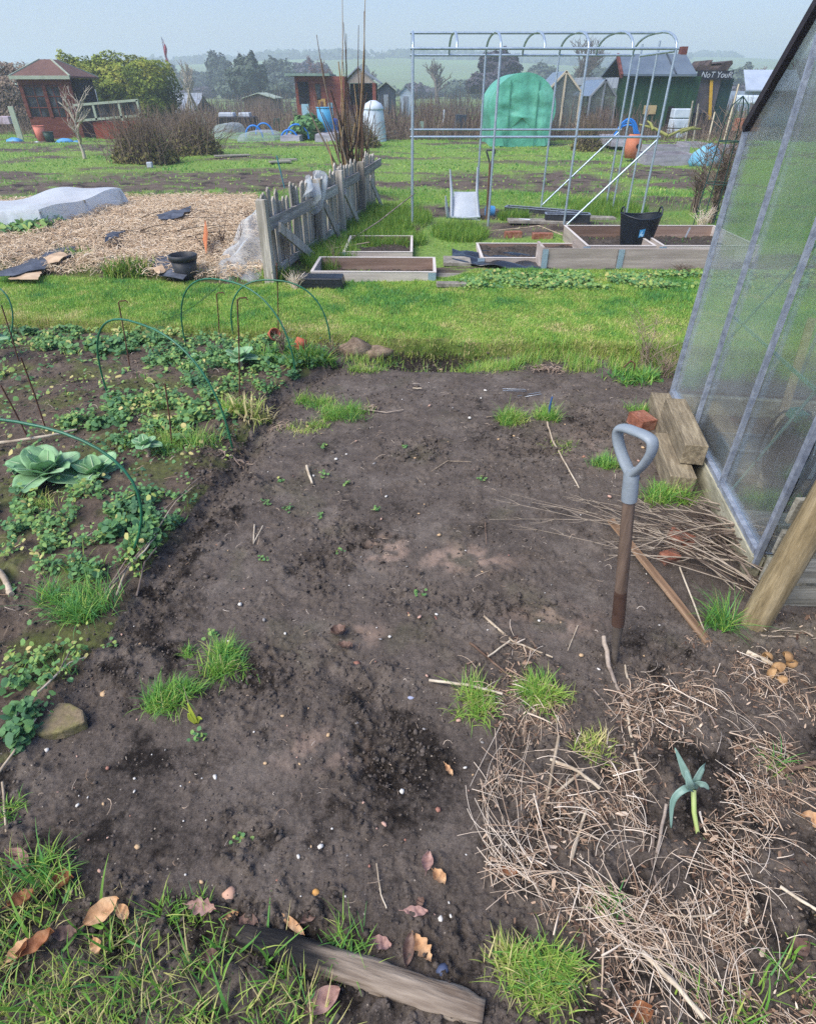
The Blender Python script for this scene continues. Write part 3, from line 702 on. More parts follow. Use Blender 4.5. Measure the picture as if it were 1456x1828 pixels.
# combed swathes of long pale hay
def swathe(pts, wid, n, L, lab, tint=.8, rad=(.0005, .0011)):
    P0 = [GG(a, b) for a, b in pts]; k = len(P0); seg_ = rng.uniform(0, k - 1.001, n); i = seg_.astype(int); t = seg_ - i
    A = np.array([tuple(q) for q in P0]); c = A[i] * (1 - t[:, None]) + A[i + 1] * t[:, None]; dd = A[i + 1] - A[i]
    n = int(n * .26); seg_ = seg_[:n]; i = i[:n]; t = t[:n]; c = c[:n]; dd = dd[:n]
    az = np.arctan2(dd[:, 1], dd[:, 0]) + rng.normal(0, .55, n); off = rng.normal(0, wid * 1.3, n)
    x = c[:, 0] - np.sin(az) * off; y = c[:, 1] + np.cos(az) * off
    P_ = curve_paths(x, y, rng.uniform(*L, n), az, rng.normal(0, .8, n), 7, .03, .02)
    return strands(P_, rng.uniform(*rad, n)[:, None] * np.linspace(1, .6, 7)[None, :], np.clip(rng.normal(tint, .15, n), 0, 1))
for pts, wid, n, L, lab in [([(900, 1360), (880, 1430), (900, 1520), (960, 1580)], .035, 170, (.12, .3), 'pale long hay lying in a curved swathe beside the bare soil'),
                      ([(950, 1400), (1060, 1430), (1130, 1500), (1100, 1560)], .06, 260, (.08, .22), 'pale hay heaped below the yellow grass clump'),
                      ([(900, 1570), (1000, 1590), (1090, 1610), (1130, 1660)], .022, 170, (.12, .28), 'band of combed hay above the big grass tuft'),
                      ([(1110, 1640), (1180, 1710), (1230, 1800)], .03, 200, (.1, .28), 'hay trailing down to the near edge'),
                      ([(1180, 1640), (1300, 1650), (1280, 1700)], .05, 180, (.06, .18), 'loose hay wisps near the corner'),
                      ([(1300, 1500), (1420, 1560)], .07, 160, (.05, .14), 'scattered hay right of the leek'),
                      ([(1120, 1330), (1290, 1240), (1400, 1300)], .07, 200, (.05, .14), 'scattered hay above the leek')]:
    V, Fc, T = swathe(pts, wid, n, L, lab); tag(npo('hay_swathe', V, Fc, 4, STRAW, dict(tint=T)), lab, kind='stuff')
# sparse fibres over the whole bed
BEDP = ppoly([(0, 1400), (300, 1000), (450, 760), (600, 660), (1090, 660), (1180, 1000), (1250, 1100), (900, 1400), (860, 1700), (200, 1640), (0, 1560)])
V, Fc, T = cat([straw(700, BEDP, (.008, .035), (.0005, .001), .75, zj=.004, arch=.004), straw(60, BEDP, (.03, .08), (.0008, .0013), .7, zj=.004)])
tag(npo('fibre_litter', V, Fc, 4, STRAW, dict(tint=T)), 'sparse dry fibres scattered over the bare soil', kind='stuff')
VEGP = ppoly([(-200, 1360), (-200, 620), (550, 640), (400, 800), (280, 960), (120, 1220)])
V, Fc, T = cat([straw(900, VEGP, (.02, .09), (.0008, .0016), .6, zj=.01)])
tag(npo('stem_litter', V, Fc, 4, STRAW, dict(tint=T)), 'dry stems lying among the weeds under the hoops', kind='stuff')

# ---------------------------------------------------------------- loose soil crumbs
def crumbs(n, size, dens, reg, name, label, mat):
    x, y = scatter(n, *reg, dens); n = len(x)
    t = (1 + 5 ** .5) / 2; ico = np.array([(-1, t, 0), (1, t, 0), (-1, -t, 0), (1, -t, 0), (0, -1, t), (0, 1, t), (0, -1, -t), (0, 1, -t), (t, 0, -1), (t, 0, 1), (-t, 0, -1), (-t, 0, 1)]) / 1.9
    fc = np.array([(0, 11, 5), (0, 5, 1), (0, 1, 7), (0, 7, 10), (0, 10, 11), (1, 5, 9), (5, 11, 4), (11, 10, 2), (10, 7, 6), (7, 1, 8), (3, 9, 4), (3, 4, 2), (3, 2, 6), (3, 6, 8), (3, 8, 9), (4, 9, 5), (2, 4, 11), (6, 2, 10), (8, 6, 7), (9, 8, 1)]).ravel()
    s_ = size[0] + (size[1] - size[0]) * rng.beta(1, 5, n); V = ico[None] * rng.uniform(.55, 1.3, (n, 12, 1)) * s_[:, None, None] * rng.uniform(.6, 1.3, (n, 1, 3)) * np.array([1, 1, .6])
    zz = H(x, y) + micro(x, y)[0] + s_ * .1; V = V + np.stack([x, y, zz], -1)[:, None, :]
    Fc = (fc[None] + (np.arange(n) * 12)[:, None]).ravel(); dmp = np.repeat(np.clip(rng.normal(.05, .22, n) + .35 * clodmask(x, y), 0, .8), 12)
    o = npo(name, V.reshape(-1, 3), Fc, 3, mat, dict(damp=dmp, pale=dmp * 0, green=dmp * 0), origin=(0, 0, 0), smooth=False); tag(o, label, kind='stuff')
cd = lambda x, y: np.clip(clodmask(x, y) ** 1.5 * .9 + .10 + .25 * sst(.2, .6, fbm(x, y, 4, 3, 73)), 0, 1) * (y < lawn_front(x)) * (np.abs(x) < .75 + .72 * y)
crumbs(70000, (.0012, .013), cd, (-1.9, 1.9, .15, 1.6), 'soil_crumbs', 'small crumbs and clods of soil on the bed', SOIL)
crumbs(45000, (.003, .022), cd, (-3.4, 2.4, 1.6, 4.1), 'soil_crumbs', 'larger crumbs and clods toward the far end of the beds', SOIL)

def pitd(x, y):
    m = np.zeros(x.shape)
    for c, rx, ry, d in PITW:
        if d > 0: m = np.maximum(m, ell(x, y, c, rx, ry, .8))
    return m * .8
crumbs(16000, (.004, .020), pitd, (-1.6, 1.6, .3, 3.4), 'soil_clods', 'broken clods lying in the dug hollows of the bed', SOIL)
xs_ = [p[0] for p in STRAWPOLY]; ys_ = [p[1] for p in STRAWPOLY]
x, y = scatter(15000, min(xs_), max(xs_), min(ys_), max(ys_), lambda x, y: inpoly(x, y, STRAWPOLY) * (.15 + .85 * den(x, y))); n = len(x)
p = np.stack([x, y, H(x, y) + rng.uniform(.004, .02, n)], -1); nr_ = np.stack([rng.normal(0, .35, n), rng.normal(0, .35, n), np.ones(n)], -1)
V, Fc, T = leaves(p, nr_, rng.uniform(.001, .0032, n) * (1 + 1.0 * (rng.random(n) < .06)), np.clip(rng.normal(.28, .25, n), 0, 1), asp=3.2, k=6, fold=.3)
tag(npo('rotted_litter', V, Fc, 3, STRAW, dict(tint=T)), 'flat broken bits of rotted stalk among the straw', kind='stuff')
x, y = scatter(9000, -1.5, .2, -.1, 1.0, dcorn(CORN_L, 7, 0)); n = len(x)
grass('corner_thatch', x, y, rng.uniform(.04, .12, n), rng.uniform(.0012, .004, n), np.clip(rng.normal(.12, .12, n), 0, 1), BLADEB, 1.1, 1.6, seg=4, label='dead thatch among the grass at the near end')
x, y = scatter(1300, -1.5, .25, -.1, 1.0, dcorn(CORN_L, 5, 0)); n = len(x)
grass('corner_grass', x, y, rng.uniform(.08, .16, n), rng.uniform(.004, .008, n), np.clip(rng.normal(.82, .12, n), 0, 1), BLADEB, .8, 1.6, seg=5, label='long broad grass blades arching over the near corner')
# ================================================================ foreground objects
W_OLD = wood('wood_weathered', '#6f6252', '#94866f', '#b9ab92', axis=1, rough=.85)
W_GREEN = wood('wood_treated', '#7a6c4a', '#a1936a', '#bfb38c', axis=1)
# ---- garden fork stuck in the bed
B0 = Vector((.676, 1.262, -.07)); T0 = Vector((.574, 1.325, .795)); ax = (T0 - B0).normalized()
fk = thing('garden_fork', 'garden fork with grey plastic handle and brown wooden shaft standing in the soil', 'garden fork', B0)
Lf = (T0 - B0).length; pt = lambda t: B0 + ax * t
sv = Vector((.5, -.86, 0)); sv = (sv - ax * sv.dot(ax)).normalized(); nv = ax.cross(sv)
GREYP = M('grey_plastic', '#7c868c', '#929ca2', scale=9, rough=.5, bump=.15, bscale=60, spec=.4)
mb = MB(); loop = []
h0 = Lf - .125
prof = [(0, .004), (.014, .02), (.030, .045), (.044, .075), (.050, .100), (.046, .120), (.025, .1275), (0, .128), (-.025, .1275), (-.046, .120), (-.050, .100), (-.044, .075), (-.030, .045), (-.014, .02)]
for a, t in prof: loop.append(pt(h0 + t * 1.0) + sv * a * 1.12)
def flat_loop(mb, pts, w_, t_, nrm, closed=True, n=12):
    k = len(pts); vs = []
    for i, p in enumerate(pts):
        d = (pts[(i + 1) % k] - pts[i - 1]).normalized(); o_ = d.cross(nrm).normalized()
        for j in range(n):
            an = 2 * math.pi * j / n; vs.append(p + o_ * math.cos(an) * t_ + nrm * math.sin(an) * w_)
    fs = [(i * n + j, i * n + (j + 1) % n, ((i + 1) % k) * n + (j + 1) % n, ((i + 1) % k) * n + j) for i in range(k) for j in range(n)]
    mb.add(vs, fs, True)
def smooth_loop(P_, m=4):
    k = len(P_); out = []
    for i in range(k):
        p0, p1, p2, p3 = P_[i - 1], P_[i], P_[(i + 1) % k], P_[(i + 2) % k]
        for j in range(m):
            t = j / m; out.append(.5 * ((2 * p1) + (p2 - p0) * t + (2 * p0 - 5 * p1 + 4 * p2 - p3) * t * t + (3 * p1 - p0 - 3 * p2 + p3) * t ** 3))
    return out
flat_loop(mb, smooth_loop(loop), .018, .0105, nv)
mb.tube([pt(h0 - .075), pt(h0 - .05), pt(h0 - .02), pt(h0 + .005), pt(h0 + .02)], [.0205, .0212, .0205, .0205, .016], n=18)
mb.build('handle', GREYP, fk)
mb = MB(); mb.tube([pt(h0 - .078 - (h0 - .078 - .24) * q) for q in (0, .25, .5, .75, 1)], [.0165, .0172, .0178, .018, .0178], n=18)
mb.build('shaft', wood('shaft_wood', '#40342c', '#5c4c40', '#786658', axis=2, rough=.7), fk)
RIV = M('dull_steel', '#4e463e', '#665c52', scale=20, rough=.85, metal=.0, bump=.3)
mb = MB(); mb.tube([pt(.36), pt(.30), pt(.235), pt(.225)], [.0186, .0192, .0195, .019], n=18)
mb.build('socket_strap', M('dark_wood_strap', '#3e2d26', '#58443a', scale=20, rough=.5), fk)
mb = MB(); mb.tube([pt(.227), pt(.18), pt(.14), pt(.08), pt(.02)], [.018, .0145, .0115, .010, .012], n=14); mb.build('neck', RIV, fk)
xv = Vector((1, -.25, 0)); xv = (xv - ax * xv.dot(ax)).normalized()
mb = MB()
mb.tube([pt(.012) + xv * q for q in (-.085, -.05, 0, .05, .085)], [.009, .011, .013, .011, .009], n=8); mb.build('tine_bar', RIV, fk)
for q in (-.083, -.028, .028, .083):
    mb = MB(); mb.tube([pt(.012) + xv * q, pt(-.10) + xv * q, pt(-.24) + xv * q], [.0065, .006, .002], n=6); mb.build('tine', RIV, fk)
# little mound where the fork enters: small clods
# ---- stick beside the fork and other named sticks
def stick(pts, r0, r1, label, mat=None, cat_='stick', group=None, tint=None, name='stick', n=8, knots=True, lift=None):
    P_ = []
    for q in pts:
        z = q[2] if len(q) > 2 else .0
        P_.append(GG(q[0], q[1], z + r0 * .8 + .009))
    # resample with wiggle
    out = []; k = len(P_)
    for i in range(k - 1):
        for j in range(4):
            t = j / 4; p = P_[i].lerp(P_[i + 1], t); out.append(p + Vector((random.gauss(0, r0 * .18), random.gauss(0, r0 * .18), random.gauss(0, r0 * .1))))
    out.append(P_[-1]); m_ = len(out)
    mb = MB(); mb.tube(out, [(r0 + (r1 - r0) * i / (m_ - 1)) * random.uniform(.9, 1.12) for i in range(m_)], n=n)
    o = mb.build(name, mat or TWIGO); tag(o, label, cat_, group); return o
TWIGO = M('bark_grey', '#5d5046', '#84766a', '#a89a8a', scale=14, rough=.85, bump=.4, bscale=60, stretch=(1, 1, 1), objvar=.3)
TWIGP = M('bark_pale', '#8d7d68', '#b0a088', '#cfc2aa', scale=14, rough=.8, bump=.3, bscale=60, objvar=.35)
TWIGB = M('bark_brown', '#4a382c', '#6a5546', '#8a7462', scale=14, rough=.85, bump=.4, bscale=60, objvar=.3)
stick([(1073, 1152, .03), (1085, 1195), (1100, 1235), (1122, 1272)], .0075, .0045, 'thick grey stick lying just below the garden fork')
stick([(1116, 1275), (1128, 1340), (1142, 1400)], .0038, .0045, 'pale straight stalk leading down from the stick below the fork', TWIGP)
stick([(1113, 1192), (1118, 1215)], .0035, .0035, 'short pale stub beside the stick below the fork', TWIGP)
stick([(862, 1108, .01), (915, 1150), (985, 1178)], .0042, .003, 'pale bent branch lying above the two yellow grass clumps', TWIGP)
stick([(838, 1152), (870, 1178), (912, 1215)], .0042, .003, 'dark twig above the yellow grass clumps', TWIGB)
stick([(765, 1222, .01), (830, 1232, .015), (895, 1247, .01)], .0045, .004, 'straight pale cane across the smaller yellow grass clump', TWIGP)
stick([(870, 1180, .01), (908, 1152, .01)], .003, .003, 'short pale twig crossing the dark twig', TWIGP)
stick([(995, 1322, .01), (980, 1400, .01), (966, 1470)], .0042, .0036, 'upright looking pale stalk in the hay swathe', TWIGP)
stick([(980, 1365, .015), (1030, 1390, .02), (1068, 1412)], .0045, .0045, 'pale stalk crossing the hay below the yellow clumps', TWIGP)
stick([(1038, 1382, .01), (990, 1425, .01)], .004, .0042, 'short pale stalk crossing another in the hay', TWIGP)
stick([(1018, 1540, .005), (1043, 1455, .01)], .004, .0035, 'pale stalk standing out of the brown hay', TWIGP)
stick([(1030, 1120), (1012, 1165)], .0018, .0014, 'thin twig on bare soil left of the fork', TWIGP)
stick([(1058, 1235), (1105, 1290), (1115, 1340), (1100, 1365)], .0022, .0016, 'thin curved root below the fork', TWIGO)
stick([(1232, 1215), (1255, 1260), (1281, 1318)], .0036, .003, 'purplish straight stalk above the leek', TWIGO)
stick([(1165, 1480, .005), (1160, 1540), (1180, 1630)], .0036, .0026, 'grey branching twig left of the leek stem', TWIGO)
stick([(1185, 1445, .01), (1168, 1530, .01)], .0042, .004, 'brown stalk beside the leek', TWIGO)
stick([(1268, 1640), (1290, 1700), (1302, 1768)], .0032, .0026, 'grey twig lying in the hay near the corner', TWIGO)
stick([(1180, 1640, .01), (1225, 1645, .015), (1272, 1640, .01)], .0022, .002, 'thin bent stem across hay near the corner', TWIGP)
stick([(1140, 1705, .01), (1190, 1760, .02), (1250, 1825, .01)], .0055, .005, 'thick straw coloured stem at the near edge', TWIGP)
stick([(1385, 1590, .01), (1455, 1635, .01)], .0036, .0036, 'pale straw stem at the right border', TWIGP)
stick([(1325, 1657, .005), (1332, 1615, .008)], .0036, .003, 'short pale stem piece near the right border', TWIGP)
stick([(1395, 1385, .01), (1456, 1368, .01)], .006, .006, 'brown branch end at the right border', TWIGB)
stick([(865, 935), (868, 975)], .0016, .0014, 'tiny dark twig standing on the bare soil', TWIGB)
stick([(455, 940), (453, 975), (470, 942)], .0028, .002, 'pale bent stem on soil beside the green hoop', TWIGP)
stick([(770, 845), (798, 826), (840, 828)], .0025, .0014, 'pale curved root on the bare soil middle', TWIGP)
stick([(975, 760, .01), (985, 790), (1010, 835), (1032, 875)], .0045, .003, 'pale branched twig behind the fork handle', TWIGP)
stick([(868, 748), (905, 742)], .003, .002, 'pale twig at the left of the green clump', TWIGP)
stick([(548, 838, .005), (558, 868)], .0075, .005, 'split pale wood chip on the soil', TWIGP, 'wood chip', name='wood_chip')
stick([(640, 735, .008), (690, 740), (720, 735)], .004, .003, 'dry root beside feathery green weeds', TWIGO)
stick([(737, 697), (752, 697)], .006, .005, 'white stub of root at the top of the bed', TWIGP)
stick([(672, 1545), (680, 1600), (690, 1625)], .0016, .0014, 'thin bent straw above the charred log', TWIGP)
stick([(1210, 1020, .01), (1262, 1150)], .003, .003, 'thin cane along the wooden batten', TWIGP)
stick([(0, 800, .01), (90, 790, .02), (140, 775, .01)], .009, .006, 'pale old stalk lying behind the cabbage', TWIGP)
stick([(225, 740), (248, 725), (262, 712)], .005, .004, 'pale stem lying on the veg bed soil', TWIGP)
stick([(0, 1022, .01), (22, 1060), (25, 1068)], .012, .010, 'yellowed thick stalk at the left border', TWIGP)
stick([(8, 1400), (15, 1490)], .0035, .0025, 'pale stem at left border above fallen leaves', TWIGP)
# long dry stems along the bed edge, left
for i, pts in enumerate([[(190, 1065), (240, 985), (300, 910), (356, 865, .02)], [(196, 1062), (262, 990, .02), (318, 905, .02), (350, 870)], [(205, 1050, .01), (255, 1000, .03), (290, 940), (310, 925)], [(210, 1068), (230, 1020, .01), (262, 1000, .03), (285, 965, .02)],
                          [(246, 1068), (262, 1015, .02), (284, 988, .02)], [(0, 1330, .02), (70, 1260, .03), (130, 1195, .02), (155, 1178)], [(0, 1325), (60, 1262, .02), (110, 1215, .02), (140, 1160, .02)], [(0, 1385), (40, 1330), (70, 1290, .01)]]):
    stick(pts, .0042 - .0004 * (i % 3), .0022, 'long dry stem lying along the weedy edge of the bed', TWIGP if i % 2 else TWIGO, 'stem', 'dry stems along the left bed edge', name='fallen_stalk')
# grey-white root bits
for (a, b, lab) in [(425, 828, 'whitish root fragments on the bed edge'), (500, 765, 'small bluish grey root scrap beside feathery weeds'), (665, 732, 'tangled grey roots trailing from feathery weeds'), (960, 662, 'dead pale root mat at the far end of the bed'), (990, 664, 'flattened dry grass root at the far end of bed')]:
    c = GG(a, b); n = 26; x = c.x + rng.normal(0, .045 if b < 700 else .03, n); y = c.y + rng.normal(0, .03 if b<700 else .012, n)
    P_ = curve_paths(x, y, rng.uniform(.03, .09, n), rng.normal(0, .8, n), rng.normal(0, 2, n), 6, .015, .02)
    V, Fc, T = strands(P_, rng.uniform(.0014, .0034, n)[:, None] * np.ones((1, 6)), np.clip(rng.normal(.75, .15, n), 0, 1)); tag(npo('root_tangle', V, Fc, 4, TWIG, dict(tint=T)), lab, 'roots')
# ---- wooden batten
mb = MB(); a = GG(1085, 945, .05); b = GG(1190, 1065, .025); mb.beam(a, b, .028, .012, jit=.0015); b2 = GG(1262, 1152, .012); mb.beam(b + (b2 - b).normalized() * .001, b2, .028, .012, jit=.0015)
tag(mb.build('batten', wood('batten_wood', '#5f4a38', '#8a6e54', '#b29678', axis=0), frame=b2 - a), 'old brown wooden batten lying between fork and round post', 'batten')
# ---- bundle of dry twigs
def twig(p0, p1, sag, r, tint, br=3):
    p0, p1 = Vector(p0), Vector(p1); ps = []; k = 9
    wig = Vector((random.gauss(0, .012), random.gauss(0, .012), 0))
    for i in range(k):
        t = i / (k - 1); q = p0.lerp(p1, t) + wig * math.sin(t * 5) ; q.z += sag * 4 * t * (1 - t); q.z = max(q.z, hz(q.x, q.y) + r); ps.append(q)
    mb = MB(); mb.tube(ps, [r * (1 - .75 * i / (k - 1)) for i in range(k)], n=5)
    for _ in range(br):
        i = random.randint(3, 7); d = (ps[i] - ps[i - 1]).normalized(); s_ = d.cross(Vector((0, 0, 1))) * random.choice((-1, 1))
        L_ = random.uniform(.03, .11); e = ps[i] + d * L_ + s_ * L_ * random.uniform(.2, .5); mid = ps[i].lerp(e, .5) + s_ * .006
        mb.tube([ps[i], mid, e], [r * .5, r * .35, r * .2], n=4)
    return mb
TW = [M('dry_twig_' + n_, a_, b_, scale=20, rough=.8, bump=.3, bscale=90) for n_, a_, b_ in (('dark', '#3c3028', '#5d5044'), ('grey', '#5f5246', '#84776a'), ('pale', '#8d7e6c', '#b4a692'))]
root_px = [(1345, 1015), (1330, 1050), (1310, 985), (1350, 975), (1320, 1070)]
for i in range(58):
    a = GG(*random.choice(root_px)); a += Vector((random.uniform(-.05, .08), random.uniform(-.05, .05), random.uniform(.0, .09)))
    if i < 12: e = GG(*[(868, 905), (870, 930), (915, 895), (950, 905), (1000, 900), (1010, 895), (1080, 885), (900, 940), (1100, 905), (1040, 935), (1060, 980), (1110, 1000)][i])
    else: e = GG(random.uniform(1050, 1240), random.uniform(895, 1010))
    e.z += random.uniform(.005, .05)
    mb = twig(a, e, random.uniform(0, .05), random.uniform(.0018, .003) if i < 12 else random.uniform(.002, .006), 0, 5 if i < 12 else 3)
    tag(mb.build('dry_twig', TW[random.choice((0, 0, 1, 1, 2)) if i > 12 else 2]), 'dry twig in the heap leaning on the wooden post', 'twig', 'dry twigs heaped by the post')
# ---- timber sleeper offcuts beside the greenhouse
WS = M('sleeper_wood', '#5c5444', '#827660', '#a4987e', scale=1.0, stretch=(5, 40, 40), rough=.85, bump=.6, bscale=2, bdist=.004, detail=8)
WS2 = M('sleeper_end', '#5c4f38', '#7c6c4c', '#9a8b66', scale=12, rough=.9, bump=.5, bscale=40)
sl = Vector((.17, 1, 0)).normalized(); sr = Vector((sl.y, -sl.x, 0))
def sleeper(fx, fy, z0, w_, h_, L_, label):
    a = Vector((fx, fy, z0 + h_ / 2)); b = a + sl * L_; mb = MB(); mb.beam(a, b, w_, h_, jit=.002); o = mb.build('timber_block', WS, bevel=.004, frame=sl); tag(o, label, 'timber block', 'timber offcuts beside the greenhouse')
sleeper(1.35, 2.60, .0, .11, .10, .52, 'timber offcut at the far end, lowest of the three, ending by the greenhouse corner')
sleeper(1.225, 2.215, .0, .115, .10, .42, 'lowest and nearest timber block, supporting the mossy upper one')
sleeper(1.295, 2.315, .104, .10, .10, .50, 'mossy square timber block resting on top of two others')
# ---- bricks
BRK = M('brick', '#6e4232', '#8e5c48', '#a88470', scale=14, rough=.9, bump=.6, bscale=50, bdist=.004)
def brick(px, py, rz, size, label, tilt=(0, 0), dz=0, grp='bricks and brick pieces', cat_='brick', seg=None):
    p = GG(px, py); mb = MB(); mb.box((p.x, p.y, p.z + size[2] / 2 * .8 + dz), size, (tilt[0], tilt[1], rz)); o = mb.build('brick', BRK, bevel=.004); tag(o, label, cat_, grp)
brick(1142, 762, .35, (.10, .12, .065), 'weathered half brick beside the timber blocks', (.05, .04), .01)
brick(1210, 975, -.5, (.10, .07, .05), 'broken orange brick under the twig heap', (.1, .2), .01)
brick(1192, 1000, .3, (.07, .05, .04), 'small brick piece at the edge of the twig heap', (.2, -.1))
# ---- rocks
def rock(c, s_, seed, mat, label, cat_='stone', name='stone', group=None, n=2, flat=1.0, rough_=.18):
    bpy_me = bpy.data.meshes.new(name); import bmesh
    bm = bmesh.new(); bmesh.ops.create_icosphere(bm, subdivisions=n, radius=1)
    for v in bm.verts:
        q = v.co.copy(); k = 1 + rough_ * perlin(q.x * 1.7 + seed, q.y * 1.7 + q.z * 1.3, seed).item() * 2 + rough_ * .5 * perlin(q.x * 4 + seed, q.y * 4 - q.z * 3, seed + 3).item()
        v.co = Vector((q.x * s_[0] * k, q.y * s_[1] * k, q.z * s_[2] * k))
        if v.co.z < -s_[2] * .4: v.co.z = -s_[2] * .4
    for f in bm.faces: f.smooth = True
    bm.to_mesh(bpy_me); bm.free()
    o = new_obj(name, bpy_me, mat, None, (c.x, c.y, c.z + s_[2] * .25)); return tag(o, label, cat_, group)
ROCK = M('rock_brown', '#5f5042', '#84725e', '#a08e78', scale=16, rough=.9, bump=.7, bscale=40)
rock(GG(632, 632), (.12, .09, .085), 3, ROCK, 'rounded brown rock at the corner of the bed by the path')
rock(GG(672, 634), (.13, .08, .055), 5, ROCK, 'flat brown rock right of the rounded one')
MOSSR = M('mossy_stone', '#7a6a54', '#8a7a60', '#767048', '#a08e74', scale=9, rough=.95, bump=.6, bscale=50)
mb = MB(); c = GG(112, 1288); mb.slab([c + Vector(q) for q in ((-.062, .028, -.012), (-.052, -.052, -.012), (-.02, -.060, -.012), (.03, -.05, -.012), (.082, -.018, -.012), (.058, .022, -.012), (.01, .046, -.012), (-.03, .05, -.012))], .038)
tag(mb.build('stone_slab', MOSSR, bevel=.006), 'mossy flat sandstone piece at the left bed edge', 'stone')
PEBM = [M('pebble_' + n_, a_, b_, scale=18, rough=.6) for n_, a_, b_ in (('white', '#c8c4ba', '#ddd8cc'), ('tan', '#b08f68', '#cbb08a'), ('pink', '#b08a78', '#c8a692'), ('grey', '#7c7874', '#98948e'), ('orange', '#8c5c4c', '#a47a68'))]
rock(GG(409, 1597), (.017, .017, .011), 2, M('peach_pebble', '#c69a7e', '#d4ab90', scale=20, rough=.6), 'round peach coloured pebble near the charred log', 'pebble', 'pebble', rough_=.05)
rock(GG(564, 1598), (.010, .013, .007), 8, M('amber_pebble', '#cf9448', '#e0b070', scale=20, rough=.5), 'amber pebble above the charred log', 'pebble', 'pebble', rough_=.1)
rock(GG(186, 1239), (.010, .012, .008), 9, PEBM[1], 'tan oval pebble near the left stone', 'pebble', 'pebble', rough_=.1)
rock(GG(240, 1202), (.013, .008, .007), 11, PEBM[0], 'cream oval pebble on the small soil ridge', 'pebble', 'pebble', rough_=.1)
rock(GG(734, 1245), (.011, .009, .006), 12, M('blue_stone', '#8a90a8', '#a0a6ba', scale=20), 'bluish pebble left of the yellow grass', 'pebble', 'pebble', rough_=.15)
rock(GG(636, 1185), (.013, .010, .005), 14, PEBM[4], 'orange brick chip in the middle of the bed', 'brick chip', 'brick_chip', rough_=.3, n=1)
rock(GG(777, 1104), (.009, .009, .005), 15, PEBM[4], 'small square brick chip right of the middle', 'brick chip', 'brick_chip', rough_=.3, n=1)
rock(GG(775, 1808), (.010, .007, .006), 16, PEBM[0], 'white pebble below the log end', 'pebble', 'pebble')
rock(GG(670, 1815), (.010, .006, .004), 17, PEBM[0], 'white flake at the near edge below the log', 'pebble', 'pebble')
rock(GG(786, 1640), (.006, .007, .004), 18, PEBM[0], 'white pebble above the right end of the log', 'pebble', 'pebble')
rock(GG(790, 1732), (.016, .013, .011), 19, M('slate_blue', '#3c4660', '#58647e', scale=20, rough=.5), 'dark blue stone against the charred log', 'stone', 'stone')
protos = []
for i in range(10):
    s_ = [(1, .8, .6), (.9, 1.1, .5), (1.2, .7, .55), (1, 1, .7), (.7, 1.1, .4)][i % 5]
    o = rock(Vector((0, 0, -5)), tuple(q for q in s_), 30 + i, PEBM[(0, 1, 2, 0, 3, 0, 1, 2, 4, 0)[i]], 'small pebble lying on the bare soil', 'pebble', 'pebble', 'pebbles scattered on the bed', n=1, rough_=.2); protos.append(o)
k = 0
for i in range(235):
    while True:
        px = random.uniform(60, 1180); py = 655 + (1650 - 655) * random.random() ** 1.15; p = G(px, py)
        if p.x > bx(p.y) + .03 and not inpoly(np.array([p.x]), np.array([p.y]), STRAWPOLY)[0]: break
    p = GG(px, py); o = protos[i] if i < 10 else copy_tree(random.choice(protos))
    s_ = random.choice((.002, .0025, .003, .003, .004, .005, .007)) * (1 + .22 * p.y); o.scale = (s_, s_, s_); o.rotation_euler = (0, 0, random.uniform(0, 6)); o.location = p + Vector((0, 0, s_ * .55 + .002))
# ---- charred log
LOG = bpy.data.materials.new('charred_log'); LOG.use_nodes = True; nt = LOG.node_tree; N = nt.nodes; L = nt.links; bb = N['Principled BSDF']; bb.inputs['Roughness'].default_value = .8
tc = N.new('ShaderNodeTexCoord'); mp0 = N.new('ShaderNodeMapping'); mp = N.new('ShaderNodeMapping'); mp.inputs['Scale'].default_value = (7, 70, 70)
L.new(tc.outputs['Object'], mp0.inputs[0]); L.new(mp0.outputs[0], mp.inputs[0]); n1 = N.new('ShaderNodeTexNoise'); n1.inputs['Scale'].default_value = 1; n1.inputs['Detail'].default_value = 8; L.new(mp.outputs[0], n1.inputs['Vector'])
r_ = N.new('ShaderNodeValToRGB'); e = r_.color_ramp.elements; e[0].position = .3; e[0].color = lin('#5c4c3c'); e[1].position = .68; e[1].color = lin('#9e907e'); L.new(n1.outputs[0], r_.inputs[0])
a_ = N.new('ShaderNodeAttribute'); a_.attribute_name = 'char'; mx = N.new('ShaderNodeMix'); mx.data_type = 'RGBA'; L.new(a_.outputs['Fac'], mx.inputs[0]); L.new(r_.outputs[0], mx.inputs[6]); mx.inputs[7].default_value = lin('#0e0b09'); L.new(mx.outputs[2], bb.inputs['Base Color'])
bp = N.new('ShaderNodeBump'); bp.inputs['Distance'].default_value = .008; L.new(n1.outputs[0], bp.inputs['Height']); L.new(bp.outputs[0], bb.inputs['Normal'])
la = GG(418, 1668, .02); _q = GG(862, 1812) - la; mp0.inputs['Rotation'].default_value = (0, 0, -math.atan2(_q.y, _q.x)); lb_ = GG(862, 1812, .016); k = 46; n = 20; V = []; C = []
